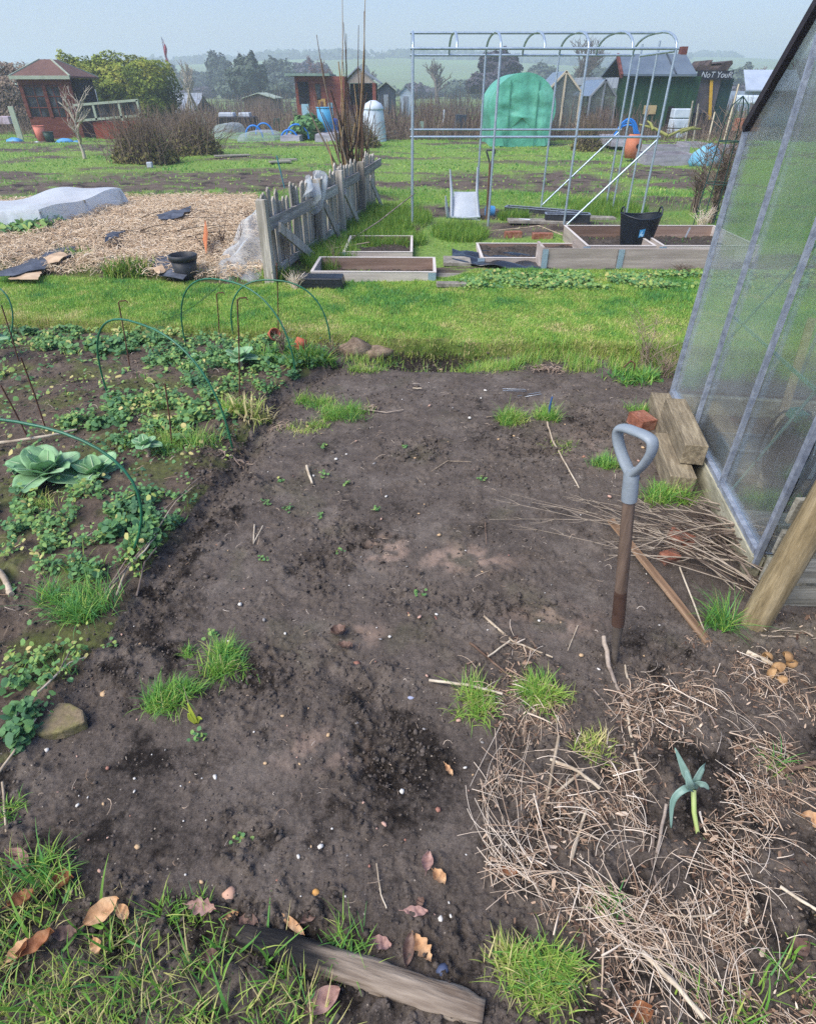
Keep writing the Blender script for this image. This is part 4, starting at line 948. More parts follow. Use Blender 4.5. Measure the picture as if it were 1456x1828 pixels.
for i in range(k):
    t = i / (k - 1); p = la.lerp(lb_, t); d = (lb_ - la).normalized(); s1 = d.cross(Vector((0, 0, 1))).normalized(); u1 = s1.cross(d)
    r0 = (.019 + .009 * sst(0, .25, t).item()) * (1 - .25 * float(sst(.9, 1, t))) * (1 - .5 * float(1 - sst(0, .05, t)))
    for j in range(n):
        an = 2 * math.pi * j / n; rr = r0 * (1 + .16 * perlin(t * 6, j * .9, 4).item() + .07 * perlin(t * 22, j * 1.7, 5).item()); cs, sn = math.cos(an), math.sin(an)
        sx_ = abs(cs) ** .7 * math.copysign(1, cs); sz_ = abs(sn) ** .7 * math.copysign(1, sn)
        q = p + s1 * sx_ * rr + u1 * sz_ * rr * .72; V.append(q)
        edge_ = .40 + .10 * perlin(j * .6, t * 3, 8).item() + (.10 if sn < .2 else 0)
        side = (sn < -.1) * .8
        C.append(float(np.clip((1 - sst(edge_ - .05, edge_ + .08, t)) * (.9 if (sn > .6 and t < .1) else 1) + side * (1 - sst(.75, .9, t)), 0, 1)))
V = np.array([tuple(q) for q in V]); q4 = []
for i in range(k - 1):
    for j in range(n): q4 += [i * n + j, i * n + (j + 1) % n, (i + 1) * n + (j + 1) % n, (i + 1) * n + j]
V = np.concatenate([V, [tuple(la - d * .004), tuple(lb_)]]); C += [1, .2]
for j in range(0, n, 2):
    q4 += [j, k * n, (j + 2) % n, (j + 1) % n]; q4 += [(k - 1) * n + j, (k - 1) * n + (j + 1) % n, (k - 1) * n + (j + 2) % n, k * n + 1]
tag(npo('charred_log', V, np.array(q4), 4, LOG, dict(char=np.array(C))), 'half charred split log lying in the grass at the near edge', 'log')
# ---- fallen leaves
LF = [M('fallen_leaf_' + n_, a_, b_, c_, scale=30, rough=.6, bump=.3, bscale=60, trans=.12) for n_, a_, b_, c_ in (('tan', '#a87c54', '#c89e74', '#dcb88e'), ('rust', '#7c4c30', '#9c6a48', '#b48862'), ('mauve', '#8a6a62', '#a8857a', '#c0a094'), ('dark', '#5a463c', '#7a6256', '#927a6c'))]
def leaf(px, py, L_, W_, az, kind, label, curl=.5, tilt=.2, dz=.012, lobes=0):
    p = GG(px, py, dz + (.025 if py > 1600 and px < 400 else 0)); mb = MB(); nu, nv_ = 10, 6
    m = Euler((random.uniform(-tilt, tilt), random.uniform(-tilt, tilt), az)).to_matrix()
    def fn(u, v):
        s_ = (v - .5) * 2; w_ = W_ * (math.sin(math.pi * min(max(u * .96 + .02, 0), 1)) ** .75) * (1 + (lobes * .28 * math.sin(u * 22)))
        x_ = (u - .5) * L_; y_ = s_ * w_ / 2; z_ = curl * W_ * (s_ * s_) * .5 + curl * .25 * L_ * (u - .5) ** 2 * 2 + .0025 * math.sin(u * 17 + s_ * 3)
        return p + m @ Vector((x_, y_, z_))
    mb.grid(fn, nu * 2, nv_)
    t0 = fn(0, .5); d = m @ Vector((-1, 0, .1)); mb.tube([t0, t0 + d * L_ * .2], .0009, n=4)
    tag(mb.build('fallen_leaf', LF[kind]), label, 'leaf', 'fallen leaves')
for a in [(40, 1543, .075, .04, -.5, 2, 'mauve brown curled leaf at the left border', .9), (118, 1578, .045, .04, .3, 1, 'crumpled reddish leaf right of the mauve one', .9), (50, 1622, .05, .035, .6, 1, 'rust leaf half in the corner grass', .8),
          (192, 1640, .075, .045, .7, 0, 'pointed tan leaf with clear ribs in the corner grass', .4), (228, 1640, .04, .025, -.7, 0, 'small tan leaf beside the pointed one', .3), (80, 1700, .07, .035, .7, 1, 'orange rust leaf standing in the corner grass', .9), (45, 1710, .05, .03, .9, 0, 'tan leaf at the lower left', .4),
          (125, 1680, .05, .03, .1, 3, 'greyish leaf in the corner grass', .5), (182, 1700, .035, .022, -.9, 0, 'small tan leaf low in the corner grass', .4), (368, 1632, .07, .03, -.2, 2, 'pinkish oak leaf above the log', .5, .2, .012, 1), (415, 1640, .03, .02, .4, 0, 'small yellowish leaf above the log end', .5),
          (445, 1650, .05, .03, -.2, 3, 'dark damp leaf touching the log end', .4), (382, 1718, .035, .025, .1, 3, 'grey blistered leaf in the grass', .7), (525, 1655, .075, .018, -.65, 0, 'narrow split pale husk above the log', .4), (555, 1640, .05, .02, .6, 3, 'dark husk crossing the pale husk', .6),
          (578, 1790, .075, .04, .5, 2, 'pink brown leaf in front of the log', .7), (680, 1690, .045, .028, -.3, 2, 'pale crumpled leaf above the log', .6), (742, 1632, .055, .022, -.1, 2, 'mauve leaf on the soil above the log end', .4), (750, 1615, .022, .018, .7, 3, 'tiny grey leaf above a mauve leaf', .5),
          (762, 1545, .045, .028, 1.4, 2, 'pinkish leaf half buried in the bare soil', .6), (783, 1572, .04, .03, -.9, 0, 'tan curled leaf below the buried pinkish leaf', .6), (728, 1700, .06, .025, 1.4, 3, 'folded brown leaf upright near the log end', .9), (755, 1700, .06, .03, -1.0, 0, 'tan lobed leaf near the log end', .6, .3, .015, 1),
          (905, 1560, .045, .02, -.15, 1, 'orange brown leaf among the pale hay', .5), (800, 1380, .04, .016, -1.1, 0, 'narrow tan leaf on bare soil by the hay', .6), (1140, 1812, .045, .035, .2, 1, 'crumpled brown leaf at the near edge', .9), (605, 1135, .05, .045, .2, 3, 'dark shrivelled leaf in the middle of the bed', .9),
          (618, 1160, .05, .03, -.3, 3, 'brown crumpled leaf below the shrivelled one', .9), (1420, 1700, .05, .035, .4, 3, 'dark leaf near the right corner', .8), (1445, 1470, .06, .04, -.4, 0, 'tan leaf at the right border', .6), (705, 1745, .022, .018, .2, 2, 'small mauve leaf against the log', .4)]:
    leaf(*a)
# ---- shrivelled dead heads (right)
DH = M('dead_head', '#7a5c3c', '#a8845a', '#c9a878', scale=20, rough=.8, bump=.4)
t_ = thing('dead_root_crown', 'withered tan brassica stump with curled husks near the round post', 'dead plant', GG(1385, 1195))
for (a, b, s_) in [(1365, 1180, .016), (1400, 1180, .018), (1385, 1200, .02), (1408, 1192, .015), (1375, 1210, .018), (1392, 1222, .016)]:
    p = GG(a, b, .02); mb = MB(); az = random.uniform(0, 6); m = Euler((random.uniform(-.7, .7), random.uniform(-.7, .7), az)).to_matrix()
    mb.grid(lambda u, v: p + m @ Vector((s_ * abs(math.sin(math.pi * u)) ** .6 * math.cos(v * 4.2), s_ * abs(math.sin(math.pi * u)) ** .6 * math.sin(v * 4.2), (u - .5) * s_ * 2.6)), 8, 8); mb.build('husk', DH, t_)
mb = MB(); mb.tube([GG(1330, 1168, .012), GG(1375, 1190, .012)], [.009, .007], n=8); mb.build('stump', TWIGP, t_)
# ---- grass tufts
def tuft(px, py, r, Lr, n, ti, label, mat=BLADEB, W_=(.002, .0042), spread=.9, bend=1.5, name='grass_tuft', cat_='grass tuft', flat=.7):
    n = int(n * 1.25)
    c = GG(px, py); a = rng.uniform(0, 6.283, n); q = np.sqrt(rng.random(n)) * r; x = c.x + q * np.cos(a); y = c.y + q * np.sin(a) * flat
    cl = rng.integers(0, 9, n); ca = rng.uniform(0, 6.283, 9); cr = np.sqrt(rng.random(9)) * r * .85
    q2 = rng.normal(0, r * .24, (n, 2)); x = c.x + cr[cl] * np.cos(ca[cl]) + q2[:, 0]; y = c.y + (cr[cl] * np.sin(ca[cl]) + q2[:, 1]) * flat
    lz = rng.uniform(.6, 1.15, 9)[cl]; lt_ = rng.normal(0, .13, 9)[cl]; la_ = rng.uniform(0, 6.283, 9)[cl]
    az = np.where(rng.random(n) < .45, la_ + rng.normal(0, .7, n), rng.uniform(0, 6.283, n)); til = np.abs(rng.normal(.25, .38 * spread, n)); n_ = n
    p = np.stack([x, y, H(x, y) - .003], -1); LL = Lr[0] * .7 + (Lr[1] * 1.15 - Lr[0] * .6) * rng.beta(1.8, 2.0, n)
    tt = np.clip(rng.normal(ti, .15, n) + lt_ - .5 * (rng.random(n) < .10), 0, 1)
    V, Fc, T = blades(p, az, LL * lz, rng.uniform(*W_, n), til, rng.uniform(.2, bend * 1.3, n), tt, 4)
    return tag(npo(name, V, Fc, 4, mat, dict(tint=T), origin=tuple(c)), label, cat_, 'grass tufts')
for a in [(395, 1190, .075, (.04, .09), 620, .72, 'silvery green grass tuft on the bare soil, upper right of two'), (300, 1250, .07, (.04, .085), 520, .7, 'green grass tuft beside the yellowing shoot'), (335, 1170, .03, (.02, .04), 120, .8, 'small bright tuft at the left of the silvery one'),
          (848, 1262, .07, (.04, .09), 380, .5, 'yellow green tuft under the straight pale cane'), (965, 1250, .075, (.05, .10), 560, .5, 'tallest yellow green tuft in the middle right'), (1062, 1340, .065, (.03, .06), 300, .35, 'short yellowing tuft above the hay'),
          (950, 1735, .09, (.04, .085), 1000, .42, 'big yellow green grass clump at the near edge'), (905, 750, .10, (.04, .09), 700, .65, 'green clump at the far end, left of the pair'), (978, 745, .08, (.05, .10), 420, .65, 'green clump at the far end with a blue peg in it'),
          (1078, 830, .07, (.04, .09), 300, .75, 'small green tuft behind the fork handle'), (1195, 895, .10, (.05, .13), 520, .72, 'lush grass tuft at the foot of the timber blocks'), (1285, 1120, .05, (.08, .17), 150, .85, 'long bladed green tuft at the foot of the round post'),
          (135, 1085, .12, (.06, .14), 520, .8, 'long bladed grass clump at the left bed edge'), (610, 740, .14, (.04, .10), 800, .68, 'feathery green weeds left of the grey roots'), (560, 720, .10, (.03, .10), 450, .6, 'feathery weeds at the upper left of the bed'), (545, 770, .13, (.02, .06), 350, .4, 'low yellowish weeds on the upper left of the bed'),
          (655, 660, .12, (.03, .08), 400, .45, 'yellow green tuft in front of the brown rocks'), (1140, 735, .07, (.03, .08), 200, .75, 'small tuft left of the half brick'), (1000, 800, .10, (.02, .05), 200, .5, 'low weeds beside the branched twig'), (320, 790, .17, (.06, .12), 600, .6, 'spreading grass clump under the middle hoop'),
          (1085, 1625, .03, (.03, .07), 70, .85, 'little bright tuft between hay and big clump'), (290, 1640, .03, (.04, .09), 40, .6, 'thin tuft at the edge of the corner grass'), (1385, 1370, .05, (.03, .09), 40, .85, 'sparse tuft at the right of the leek'), (30, 1450, .04, (.03, .08), 60, .7, 'small tuft at left border'), (620, 1700, .06, (.04, .10), 90, .75, 'thin tuft standing behind the charred log'),
          (90, 1550, .05, (.04, .10), 130, .8, 'bluish green tuft among the leaves at the left'), (345, 1640, .05, (.04, .08), 120, .6, 'tuft left of the log end'), (850, 640, .16, (.04, .09), 500, .55, 'tuft hanging at the cut lawn edge'), (70, 905, .08, (.03, .07), 200, .4, 'yellow mossy tuft below the cabbage')]:
    tuft(*a)
tuft(560, 650, .13, (.08, .16), 380, .8, 'green leafy clump under the farthest hoop', BLADE, (.006, .012)); tuft(480, 640, .16, (.06, .13), 600, .75, 'fresh green herb clump behind the far hoop', BLADEB, (.006, .014)); tuft(440, 740, .12, (.08, .16), 260, .35, 'yellowing clump inside the middle hoops', BLADEB, (.006, .012))
# small seedlings on the bare soil
for i, (a, b) in enumerate([(578, 852), (620, 865), (512, 910), (672, 912), (857, 858), (605, 987), (573, 925), (475, 900), (380, 1135), (427, 1505), (722, 800), (575, 800), (470, 1000), (352, 1318), (200, 1155), (745, 1065), (820, 620), (500, 860)]):
    c = GG(a, b); n = 14; x = c.x + rng.normal(0, .012, n); y = c.y + rng.normal(0, .012, n); p = np.stack([x, y, H(x, y) + rng.uniform(.006, .02, n)], -1); nr_ = np.stack([rng.normal(0, .4, n), rng.normal(0, .4, n), np.ones(n)], -1)
    V, Fc, T = leaves(p, nr_, rng.uniform(.004, .009, n), np.clip(rng.normal(.55, .15, n), 0, 1)); tag(npo('seedling', V, Fc, 3, LEAFM, dict(tint=T)), 'tiny green seedling on the bare soil', 'seedling', 'seedlings on the bare bed')
# ---- yellowing shoot
c = GG(352, 1292); t_ = thing('sprouting_shoot', 'yellow and green pointed shoot between tuft and bare soil', 'shoot', c)
YG = M('shoot_leaf', '#c8c050', '#a8b844', '#7fa23c', scale=12, rough=.5, trans=.2)
def leafblade(path, wd, mat, parent, nrm=Vector((0, -1, .3)), name='leaf', cup=.25):
    P_ = [Vector(p) for p in path]; mb = MB(); k = len(P_)
    sm_ = []
    for i in range(k - 1):
        for j in range(4):
            t = j / 4; p0 = P_[max(i - 1, 0)]; p1 = P_[i]; p2 = P_[i + 1]; p3 = P_[min(i + 2, k - 1)]
            sm_.append(.5 * ((2 * p1) + (p2 - p0) * t + (2 * p0 - 5 * p1 + 4 * p2 - p3) * t * t + (3 * p1 - p0 - 3 * p2 + p3) * t ** 3))
    sm_.append(P_[-1]); m_ = len(sm_)
    ws = [np.interp(i / (m_ - 1), np.linspace(0, 1, len(wd)), wd) for i in range(m_)]; vs = []
    for i, p in enumerate(sm_):
        d = (sm_[min(i + 1, m_ - 1)] - sm_[max(i - 1, 0)]).normalized(); s_ = d.cross(nrm).normalized(); nn = s_.cross(d)
        for v in (-1, -.5, 0, .5, 1): vs.append(p + s_ * v * ws[i] + nn * cup * ws[i] * v * v)
    fs = [(i * 5 + j, i * 5 + j + 1, (i + 1) * 5 + j + 1, (i + 1) * 5 + j) for i in range(m_ - 1) for j in range(4)]
    mb.add(vs, fs, True); return mb.build(name, mat, parent, solid=.0006)
leafblade([c, c + Vector((-.004, 0, .04)), c + Vector((-.012, .01, .085))], [.006, .008, .001], YG, t_); leafblade([c, c + Vector((-.012, 0, .025)), c + Vector((-.014, .0, .05))], [.005, .008, .003], YG, t_); leafblade([c, c + Vector((.012, 0, .03)), c + Vector((.022, -.005, .028))], [.004, .006, .001], YG, t_)
mb = MB(); mb.tube([c + Vector((-.01, .01, .07)), c + Vector((-.02, .03, .13))], [.0015, .0008], n=5); mb.build('dry_tip', TWIGP, t_)
# ---- leek
lk = GG(1255, 1500); LEEK = M('leek_leaf', '#68887a', '#84a294', '#a0b8ac', scale=6, rough=.4, trans=.15, spec=.4); LEEKS = M('leek_stem', '#a8b070', '#98ac64', '#bcc08c', scale=10, rough=.4)
t_ = thing('leek_plant', 'blue green leek flopped over with its stem bent on the straw', 'leek', lk)
s0, s1, s2, s3 = G(1262, 1505, .006), G(1245, 1490, .015), G(1238, 1450, .05), G(1237, 1410, .08)
mb = MB(); mb.tube([s0, s1, s2, s3], [.0035, .005, .006, .0065], n=10); mb.build('stem', LEEKS, t_)
leafblade([s3, G(1222, 1378, .12), G(1204, 1335, .17)], [.006, .010, .001], LEEK, t_); leafblade([s3, G(1240, 1395, .13), G(1252, 1372, .17), G(1259, 1362, .17)], [.006, .010, .007, .001], LEEK, t_)
leafblade([s3, G(1222, 1408, .11), G(1200, 1430, .08), G(1197, 1480, .02)], [.006, .008, .007, .001], LEEK, t_, nrm=Vector((0, -.3, 1))); leafblade([s3, G(1240, 1400, .12), G(1255, 1400, .13), G(1265, 1410, .11)], [.008, .012, .008, .001], LEEK, t_)
leafblade([s3, G(1230, 1400, .14), G(1224, 1375, .17)], [.006, .010, .002], LEEK, t_)
# ---- cabbages
CAB = M('cabbage_leaf', '#7aa874', '#90ba86', '#a8cc9c', scale=7, rough=.55, trans=.15, bump=.35, bscale=26, bdist=.006); VEIN = M('cabbage_vein', '#b4c8a0', '#c4d4b0', scale=10)
def cabbage(c, size, nl, label, tilt0=.35, stalk=0.0):
    t_ = thing('cabbage_plant', label, 'cabbage', c); 
    top = c + Vector((0, 0, stalk))
    if stalk:
        mb = MB(); mb.tube([c, c + Vector((.01, 0, stalk * .5)), top], [.012, .011, .012], n=8); mb.build('stalk', TWIGP, t_)
    for i in range(nl):
        t = i / nl; az = i * 2.4 + random.uniform(-.2, .2); L_ = size * (1 - .45 * t) * random.uniform(.9, 1.1); W_ = L_ * .85; el = .15 + 1.1 * t + random.uniform(-.1, .1)
        m = Matrix.Rotation(az, 3, 'Z') @ Matrix.Rotation(-el, 3, 'Y')
        f0 = random.uniform(0, 6)
        def fn(u, v):
            s_ = (v - .5) * 2; w_ = W_ * .5 * (abs(math.sin(math.pi * min(1, u * .66 + .2))) ** .6 if u < 1 else .5) * (1.0 if u > .12 else .5 + 4 * u)
            x_ = u * L_ * (1 - .08 * s_ * s_ * (u > .5)); y_ = s_ * w_
            z_ = .16 * W_ * s_ * s_ * (1 - .6 * u) + .03 * L_ * math.sin(u * 8 + f0) * abs(s_) + .02 * L_ * math.sin(s_ * 6 + f0) * u - .25 * L_ * u * u * (1 - t)
            return top + m @ Vector((x_, y_, z_)) + Vector((0, 0, .012))
        mb = MB(); mb.grid(fn, 12, 10); lf_ = mb.build('leaf', CAB, t_, solid=.001)
        mb = MB(); mb.tube([fn(q, .5) + m @ Vector((0, 0, .0015)) for q in (0, .2, .4, .6, .8, .92)], [.006 * size / .15, .005, .0035, .0028, .002, .001], n=5); mb.build('rib', VEIN, lf_)
cabbage(GG(88, 850), .20, 13, 'big round leaved blue green cabbage behind the near hoop'); cabbage(GG(172, 850), .15, 8, 'smaller cabbage touching the big one on its right'); cabbage(GG(265, 815), .09, 7, 'young cabbage raised on a pale stalk in the vegetable bed', stalk=.05)
cabbage(GG(430, 655), .13, 8, 'cabbage plant under the far hoops', stalk=.04); cabbage(GG(350, 650), .10, 7, 'small cabbage beside the hooked rod'); cabbage(GG(-5, 640), .13, 6, 'cabbage at the left border with a leaf tip showing', stalk=.12)
# ---- hoops
HG = M('hoop_green', '#1f5c40', '#2c7050', scale=10, rough=.4, spec=.5)
def hoop(p0, top, p1, r, label, n=26):
    a, t, b = Vector(p0), Vector(top), Vector(p1); mb = MB(); ps = []
    for i in range(n + 1):
        an = math.pi * i / n; mid = a.lerp(b, .5); hx = (a - b) * .5; ex = .8
        c_ = math.copysign(abs(math.cos(an)) ** ex, math.cos(an)); s_ = abs(math.sin(an)) ** ex
        ps.append(mid + hx * c_ + (t - mid) * s_)
    ps = [a - Vector((0, 0, .05))] + ps + [b - Vector((0, 0, .05))]
    mb.tube(ps, r, n=8); return tag(mb.build('garden_hoop', HG), label, 'hoop', 'green garden hoops')
def hp(l, tp, r_, h_, lab, rad=.0055):
    a, b = GG(*l), GG(*r_); mid = a.lerp(b, .5)
    Yt = mid.y; z = zat(tp[1], Yt); top = Vector((xat(tp[0], Yt, z), Yt, z)); hoop(a, top, b, rad, lab)
hp((-330, 900), (-30, 745), (237, 988), .5, 'nearest green hoop, running out of the left border')
hp((193, 705), (250, 578), (415, 800), .5, 'green hoop arching over the young cabbage')
hp((333, 620), (398, 500), (528, 668), .5, 'third green hoop, in front of the farthest')
hp((417, 600), (487, 500), (590, 612), .5, 'farthest green hoop, reaching over the orange pot')
hp((-160, 600), (-50, 500), (16, 615), .5, 'green hoop just showing at the left border')
# ---- net line between hoops (thin edge of slack netting)
NETM = film('net_film', '#3c4a44', .22, .6, gloss=0)
mb = MB(); a, b = D(250, 580, GG(300, 720).y), D(400, 502, GG(420, 640).y)
def netfn(u, v):
    p = a.lerp(b, u); p.z -= .05 * math.sin(math.pi * u) + v * .10 * (1 - .3 * u); p.x -= v * .12; return p
mb.grid(netfn, 20, 6); mb.tube([netfn(i / 12, 0) for i in range(13)], .0022, n=4); tag(mb.build('netting', NETM), 'slack strip of dark netting stretched between two hoops', 'netting')
# ---- rods
RUST = M('rust_rod', '#3a2620', '#5a3c30', '#6d4a3a', scale=30, rough=.9, bump=.3)
def rod(bpx, tpx, lab, hook=None, rad=.004):
    a = GG(*bpx); z = zat(tpx[1], a.y); t = Vector((xat(tpx[0], a.y, z), a.y, z)); mb = MB(); ps = [a - Vector((0, 0, .08)), a, a.lerp(t, .5) + Vector((.003, 0, 0)), t]
    if hook: ps += [t + Vector((.012, 0, .008)), t + Vector((.045, .01, .008)), t + Vector((.05, .01, -.005))]
    mb.tube(ps, rad, n=7); tag(mb.build('metal_rod', RUST), lab, 'rod', 'rusty rods in the vegetable bed')
rod((233, 660), (212, 540), 'rusty rod with hooked top near the left hoops', 1); rod((392, 608), (387, 525), 'rusty rod with hooked top behind the third hoop', 1); rod((428, 712), (424, 535), 'tall rusty rod with a looped top between the hoops', 1)
rod((497, 600), (494, 470), 'slim tall rod under the farthest hoop'); rod((308, 800), (295, 685), 'short rusty rod beside the young cabbage'); rod((82, 765), (38, 638), 'leaning rod left, nearer the middle'); rod((52, 785), (2, 688), 'leaning rod at the left border, lowest'); rod((34, 645), (3, 545), 'leaning rod at the left border, highest'); 
# ---- metal pegs, blue peg, hook
STEEL = M('galvanised', '#a8b0b6', '#c4cad0', scale=30, rough=.35, metal=.6, bump=.1)
for a, b, lab in [((897, 699), (938, 700), 'thin metal ground staple, upper of the two'), ((965, 705), (924, 712), 'thin metal ground staple, lower of the two')]:
    p, q = GG(*a, .008), GG(*b, .008); s_ = Vector((0, .022, 0)); mb = MB(); mb.tube([p + s_, q + s_, q - s_ * .2, p - s_ * .2], .002, n=6); tag(mb.build('ground_staple', STEEL), lab, 'staple')
p = GG(978, 745); mb = MB(); mb.tube([p, p + Vector((0, 0, .07)), p + Vector((.004, -.002, .125))], [.007, .007, .005], n=8); tag(mb.build('peg', M('blue_peg', '#33507c', '#4a6a98', scale=20, rough=.4)), 'blue peg standing in a green clump', 'peg')
p = GG(1120, 668); mb = MB(); mb.tube([p + Vector((-.04, 0, -.02)), p + Vector((-.035, 0, .05)), p + Vector((0, 0, .09)), p + Vector((.03, 0, .07)), p + Vector((.035, 0, -.02))], .006, n=8); tag(mb.build('iron_hook', RUST), 'bent rusty iron hook by the greenhouse corner', 'hook')
# ---- bits: terracotta pots
TERRA = M('terracotta', '#9c4e38', '#b8664c', '#c47e62', scale=12, rough=.85)
def pot(c, r, h_, rot, label):
    t_ = thing('flower_pot', label, 'flower pot', c); mb = MB()
    mb.lathe([(0, 0), (r * .7, 0), (r * .95, h_ * .8), (r * .88, h_ * .8), (r * .62, .008), (0, .008)], (0, 0, 0), 20); o = mb.build('body', TERRA, origin=(0, 0, 0)); o.parent = t_
    mb = MB(); mb.lathe([(r * .95, h_ * .78), (r * 1.08, h_ * .78), (r * 1.1, h_), (r * .95, h_), (r * .88, h_ * .8)], (0, 0, 0), 20); o = mb.build('rim', TERRA, origin=(0, 0, 0)); o.parent = t_
    t_.rotation_euler = rot; return t_
pot(GG(541, 622, .07), .05, .085, (R(158), R(20), 0), 'terracotta pot upside down on a cane behind the farthest hoop'); pot(GG(485, 608, .04), .04, .07, (R(70), 0, R(40)), 'small terracotta pot lying behind the herb clump')
# tall dead plant by lawn corner right and dead stems near pots
def deadplant(px, py, h_, n, spread, label, W_=.0025, ti=.75, name='dead_plant', side=3, D_=None, lean=0, mat=TWIG):
    c = GG(px, py) if D_ is None else Vector((xat(px, D_, 0), D_, hz(xat(px, D_, 0), D_))); P_ = []; Rr = []
    for i in range(n):
        az = random.uniform(0, 6.28); L_ = h_ * random.uniform(.5, 1.05); sp = spread * random.uniform(.2, 1); b = c + Vector((random.gauss(0, spread * .12), random.gauss(0, spread * .12), 0)); pp = []
        for k in range(7):
            t = k / 6; pp.append(b + Vector((math.cos(az) * sp * t ** 1.6 + lean * t + random.gauss(0, h_ * .012), math.sin(az) * sp * t ** 1.6, L_ * t * (1 - .12 * t))))
        P_.append(pp); Rr.append([W_ * (1 - .75 * k / 6) for k in range(7)])
        for _ in range(side):
            k = random.randint(2, 5); s0 = pp[k]; az2 = random.uniform(0, 6.28); L2 = L_ * random.uniform(.1, .28); q = [s0 + Vector((math.cos(az2) * L2 * j / 6, math.sin(az2) * L2 * j / 6, L2 * .7 * j / 6)) for j in range(7)]
            P_.append(q); Rr.append([W_ * .5 * (1 - .6 * j / 6) for j in range(7)])
    V, Fc, T = strands(np.array([[tuple(q) for q in pp] for pp in P_]), np.array(Rr), np.clip(rng.normal(ti, .15, len(P_)), 0, 1)); return tag(npo(name, V, Fc, 4, mat, dict(tint=T), origin=tuple(c)), label, 'dead plant', 'dead plants')
deadplant(1150, 655, .45, 16, .25, 'tall bleached dead stems by the greenhouse corner', .0028, .85, side=5); deadplant(1185, 670, .25, 40, .22, 'tangle of bleached dead weeds against the greenhouse corner', .002, .75, side=4)
deadplant(505, 640, .30, 14, .08, 'brown dead flower stems between the hoops', .004, .6); deadplant(600, 635, .16, 22, .16, 'grey dead stems beside the rounded rock', .0025, .6)
tuft(1125, 680, .16, (.05, .12), 350, .75, 'bluish weeds around the iron hook', BLADEB, (.005, .012)); tuft(1200, 650, .2, (.06, .15), 400, .3, 'pale dry grass at the greenhouse corner')
# ---- round post + pallet
POST = M('post_wood', '#665a40', '#8c7c5c', '#aa9a78', scale=1.2, stretch=(30, 30, 3), rough=.85, bump=.6, bscale=3, bdist=.004, detail=8)
p0 = GG(1345, 1112); zt = 1.15; tdir = Vector((.055, -.01, 1)); mb = MB(); mb.tube([p0 + tdir * t for t in (-.1, 0, .3, .6, .9, zt)], [.048, .048, .047, .047, .046, .045], n=24); tag(mb.build('round_post', POST), 'thick round wooden post beside the pallet', 'post')
GW = M('pallet_wood', '#6a6658', '#8f8b7c', '#b0ac9c', scale=1.1, stretch=(2.2, 22, 22), rough=.9, bump=.6, bscale=2.5, bdist=.003, detail=8)
t_ = thing('pallet', 'grey weathered pallet standing on edge behind the round post', 'pallet', (1.75, 1.50, 0))
yb = 1.515
for z0, h_ in ((.005, .082), (.118, .092), (.245, .088), (.372, .09)):
    mb = MB(); mb.beam((1.215, yb, z0 + h_ / 2), (2.35, yb - .02, z0 + h_ / 2), .018, h_, jit=.003); mb.build('slat', GW, t_)
for x_ in (1.47, 1.9, 2.3):
    mb = MB(); mb.beam((x_, yb + .055, 0), (x_, yb + .055, .465), .075, .085, up=(0, 1, 0)); mb.build('block', GW, t_)
# ---- greenhouse
GX = lambda y: 1.30 + .143 * (y - 1.70) + (0)
YA, YBk = 1.66, 3.09; YM = (YA + YBk) / 2; HE = 1.36; HR = HE + (YBk - YA) / 2; GL = 2.6
PV = M('bar_grey', '#7c8492', '#98a0ac', '#b0b8c2', scale=30, rough=.45, metal=.4, bump=.15); GLASS = film('glass_panes', '#f0f4f2', .065, .12, scale=1.2)
wdx = lambda y, off=0: (GX(y) + off)
gh = thing('greenhouse', 'greenhouse with cloudy clear panes and grey metal bars along the right', 'greenhouse', (GX(YM), YM, 0))
AX = Vector((1, -.143, 0)).normalized()      # length direction
def gp(y, z, l=0.0): return Vector((GX(y), y, z)) + AX * l
ZB = .125
mb = MB(); vs = [gp(YA, ZB), gp(YBk, ZB), gp(YBk, HE), gp(YM, HR), gp(YA, HE)]; mb.slab(vs, .003, (1, -.143, 0)); mb.build('gable_pane', GLASS, gh)
mb = MB(); mb.slab([gp(YBk, ZB, .01), gp(YBk, ZB, GL), gp(YBk, HE, GL), gp(YBk, HE, .01)], .003, (0.14, 1, 0)); mb.build('side_pane', GLASS, gh)
mb = MB(); mb.slab([gp(YA, ZB, .01), gp(YA, ZB, GL), gp(YA, HE, GL), gp(YA, HE, .01)], .003, (-.14, -1, 0)); mb.build('side_pane', GLASS, gh)
for s_, yy in ((1, YBk), (-1, YA)):
    mb = MB(); mb.slab([gp(yy, HE + .004, .01), gp(yy, HE + .004, GL), gp(YM, HR + .004, GL), gp(YM, HR + .004, .01)], .003, (0, s_, 1)); mb.build('roof_pane', GLASS, gh)
for k_, y in enumerate((YBk - .48, YBk - .96)):
    zt = HR - abs(y - YM); mb = MB(); mb.beam(gp(y, .1, -.012), gp(y, zt, -.012), .013, .02, up=(1, 0, 0)); mb.build('glazing_bar', PV, gh)
for y, zt in ((YBk, HE), (YA, HE)):
    mb = MB(); mb.beam(gp(y, .06, -.01), gp(y, zt, -.01), .02, .02, up=(1, 0, 0)); mb.build('corner_bar', PV, gh)
DK = M('verge_dark', '#28242a', '#3c363c', scale=20, rough=.6)
for yy in (YBk, YA):
    mb = MB(); mb.beam(gp(yy, HE, -.012), gp(YM, HR, -.012), .032, .03, up=(1, 0, 0)); mb.build('verge', DK, gh)
mb = MB(); mb.beam(gp(YM, HR + .01, -.02), gp(YM, HR + .01, GL), .03, .03); mb.build('ridge', PV, gh)
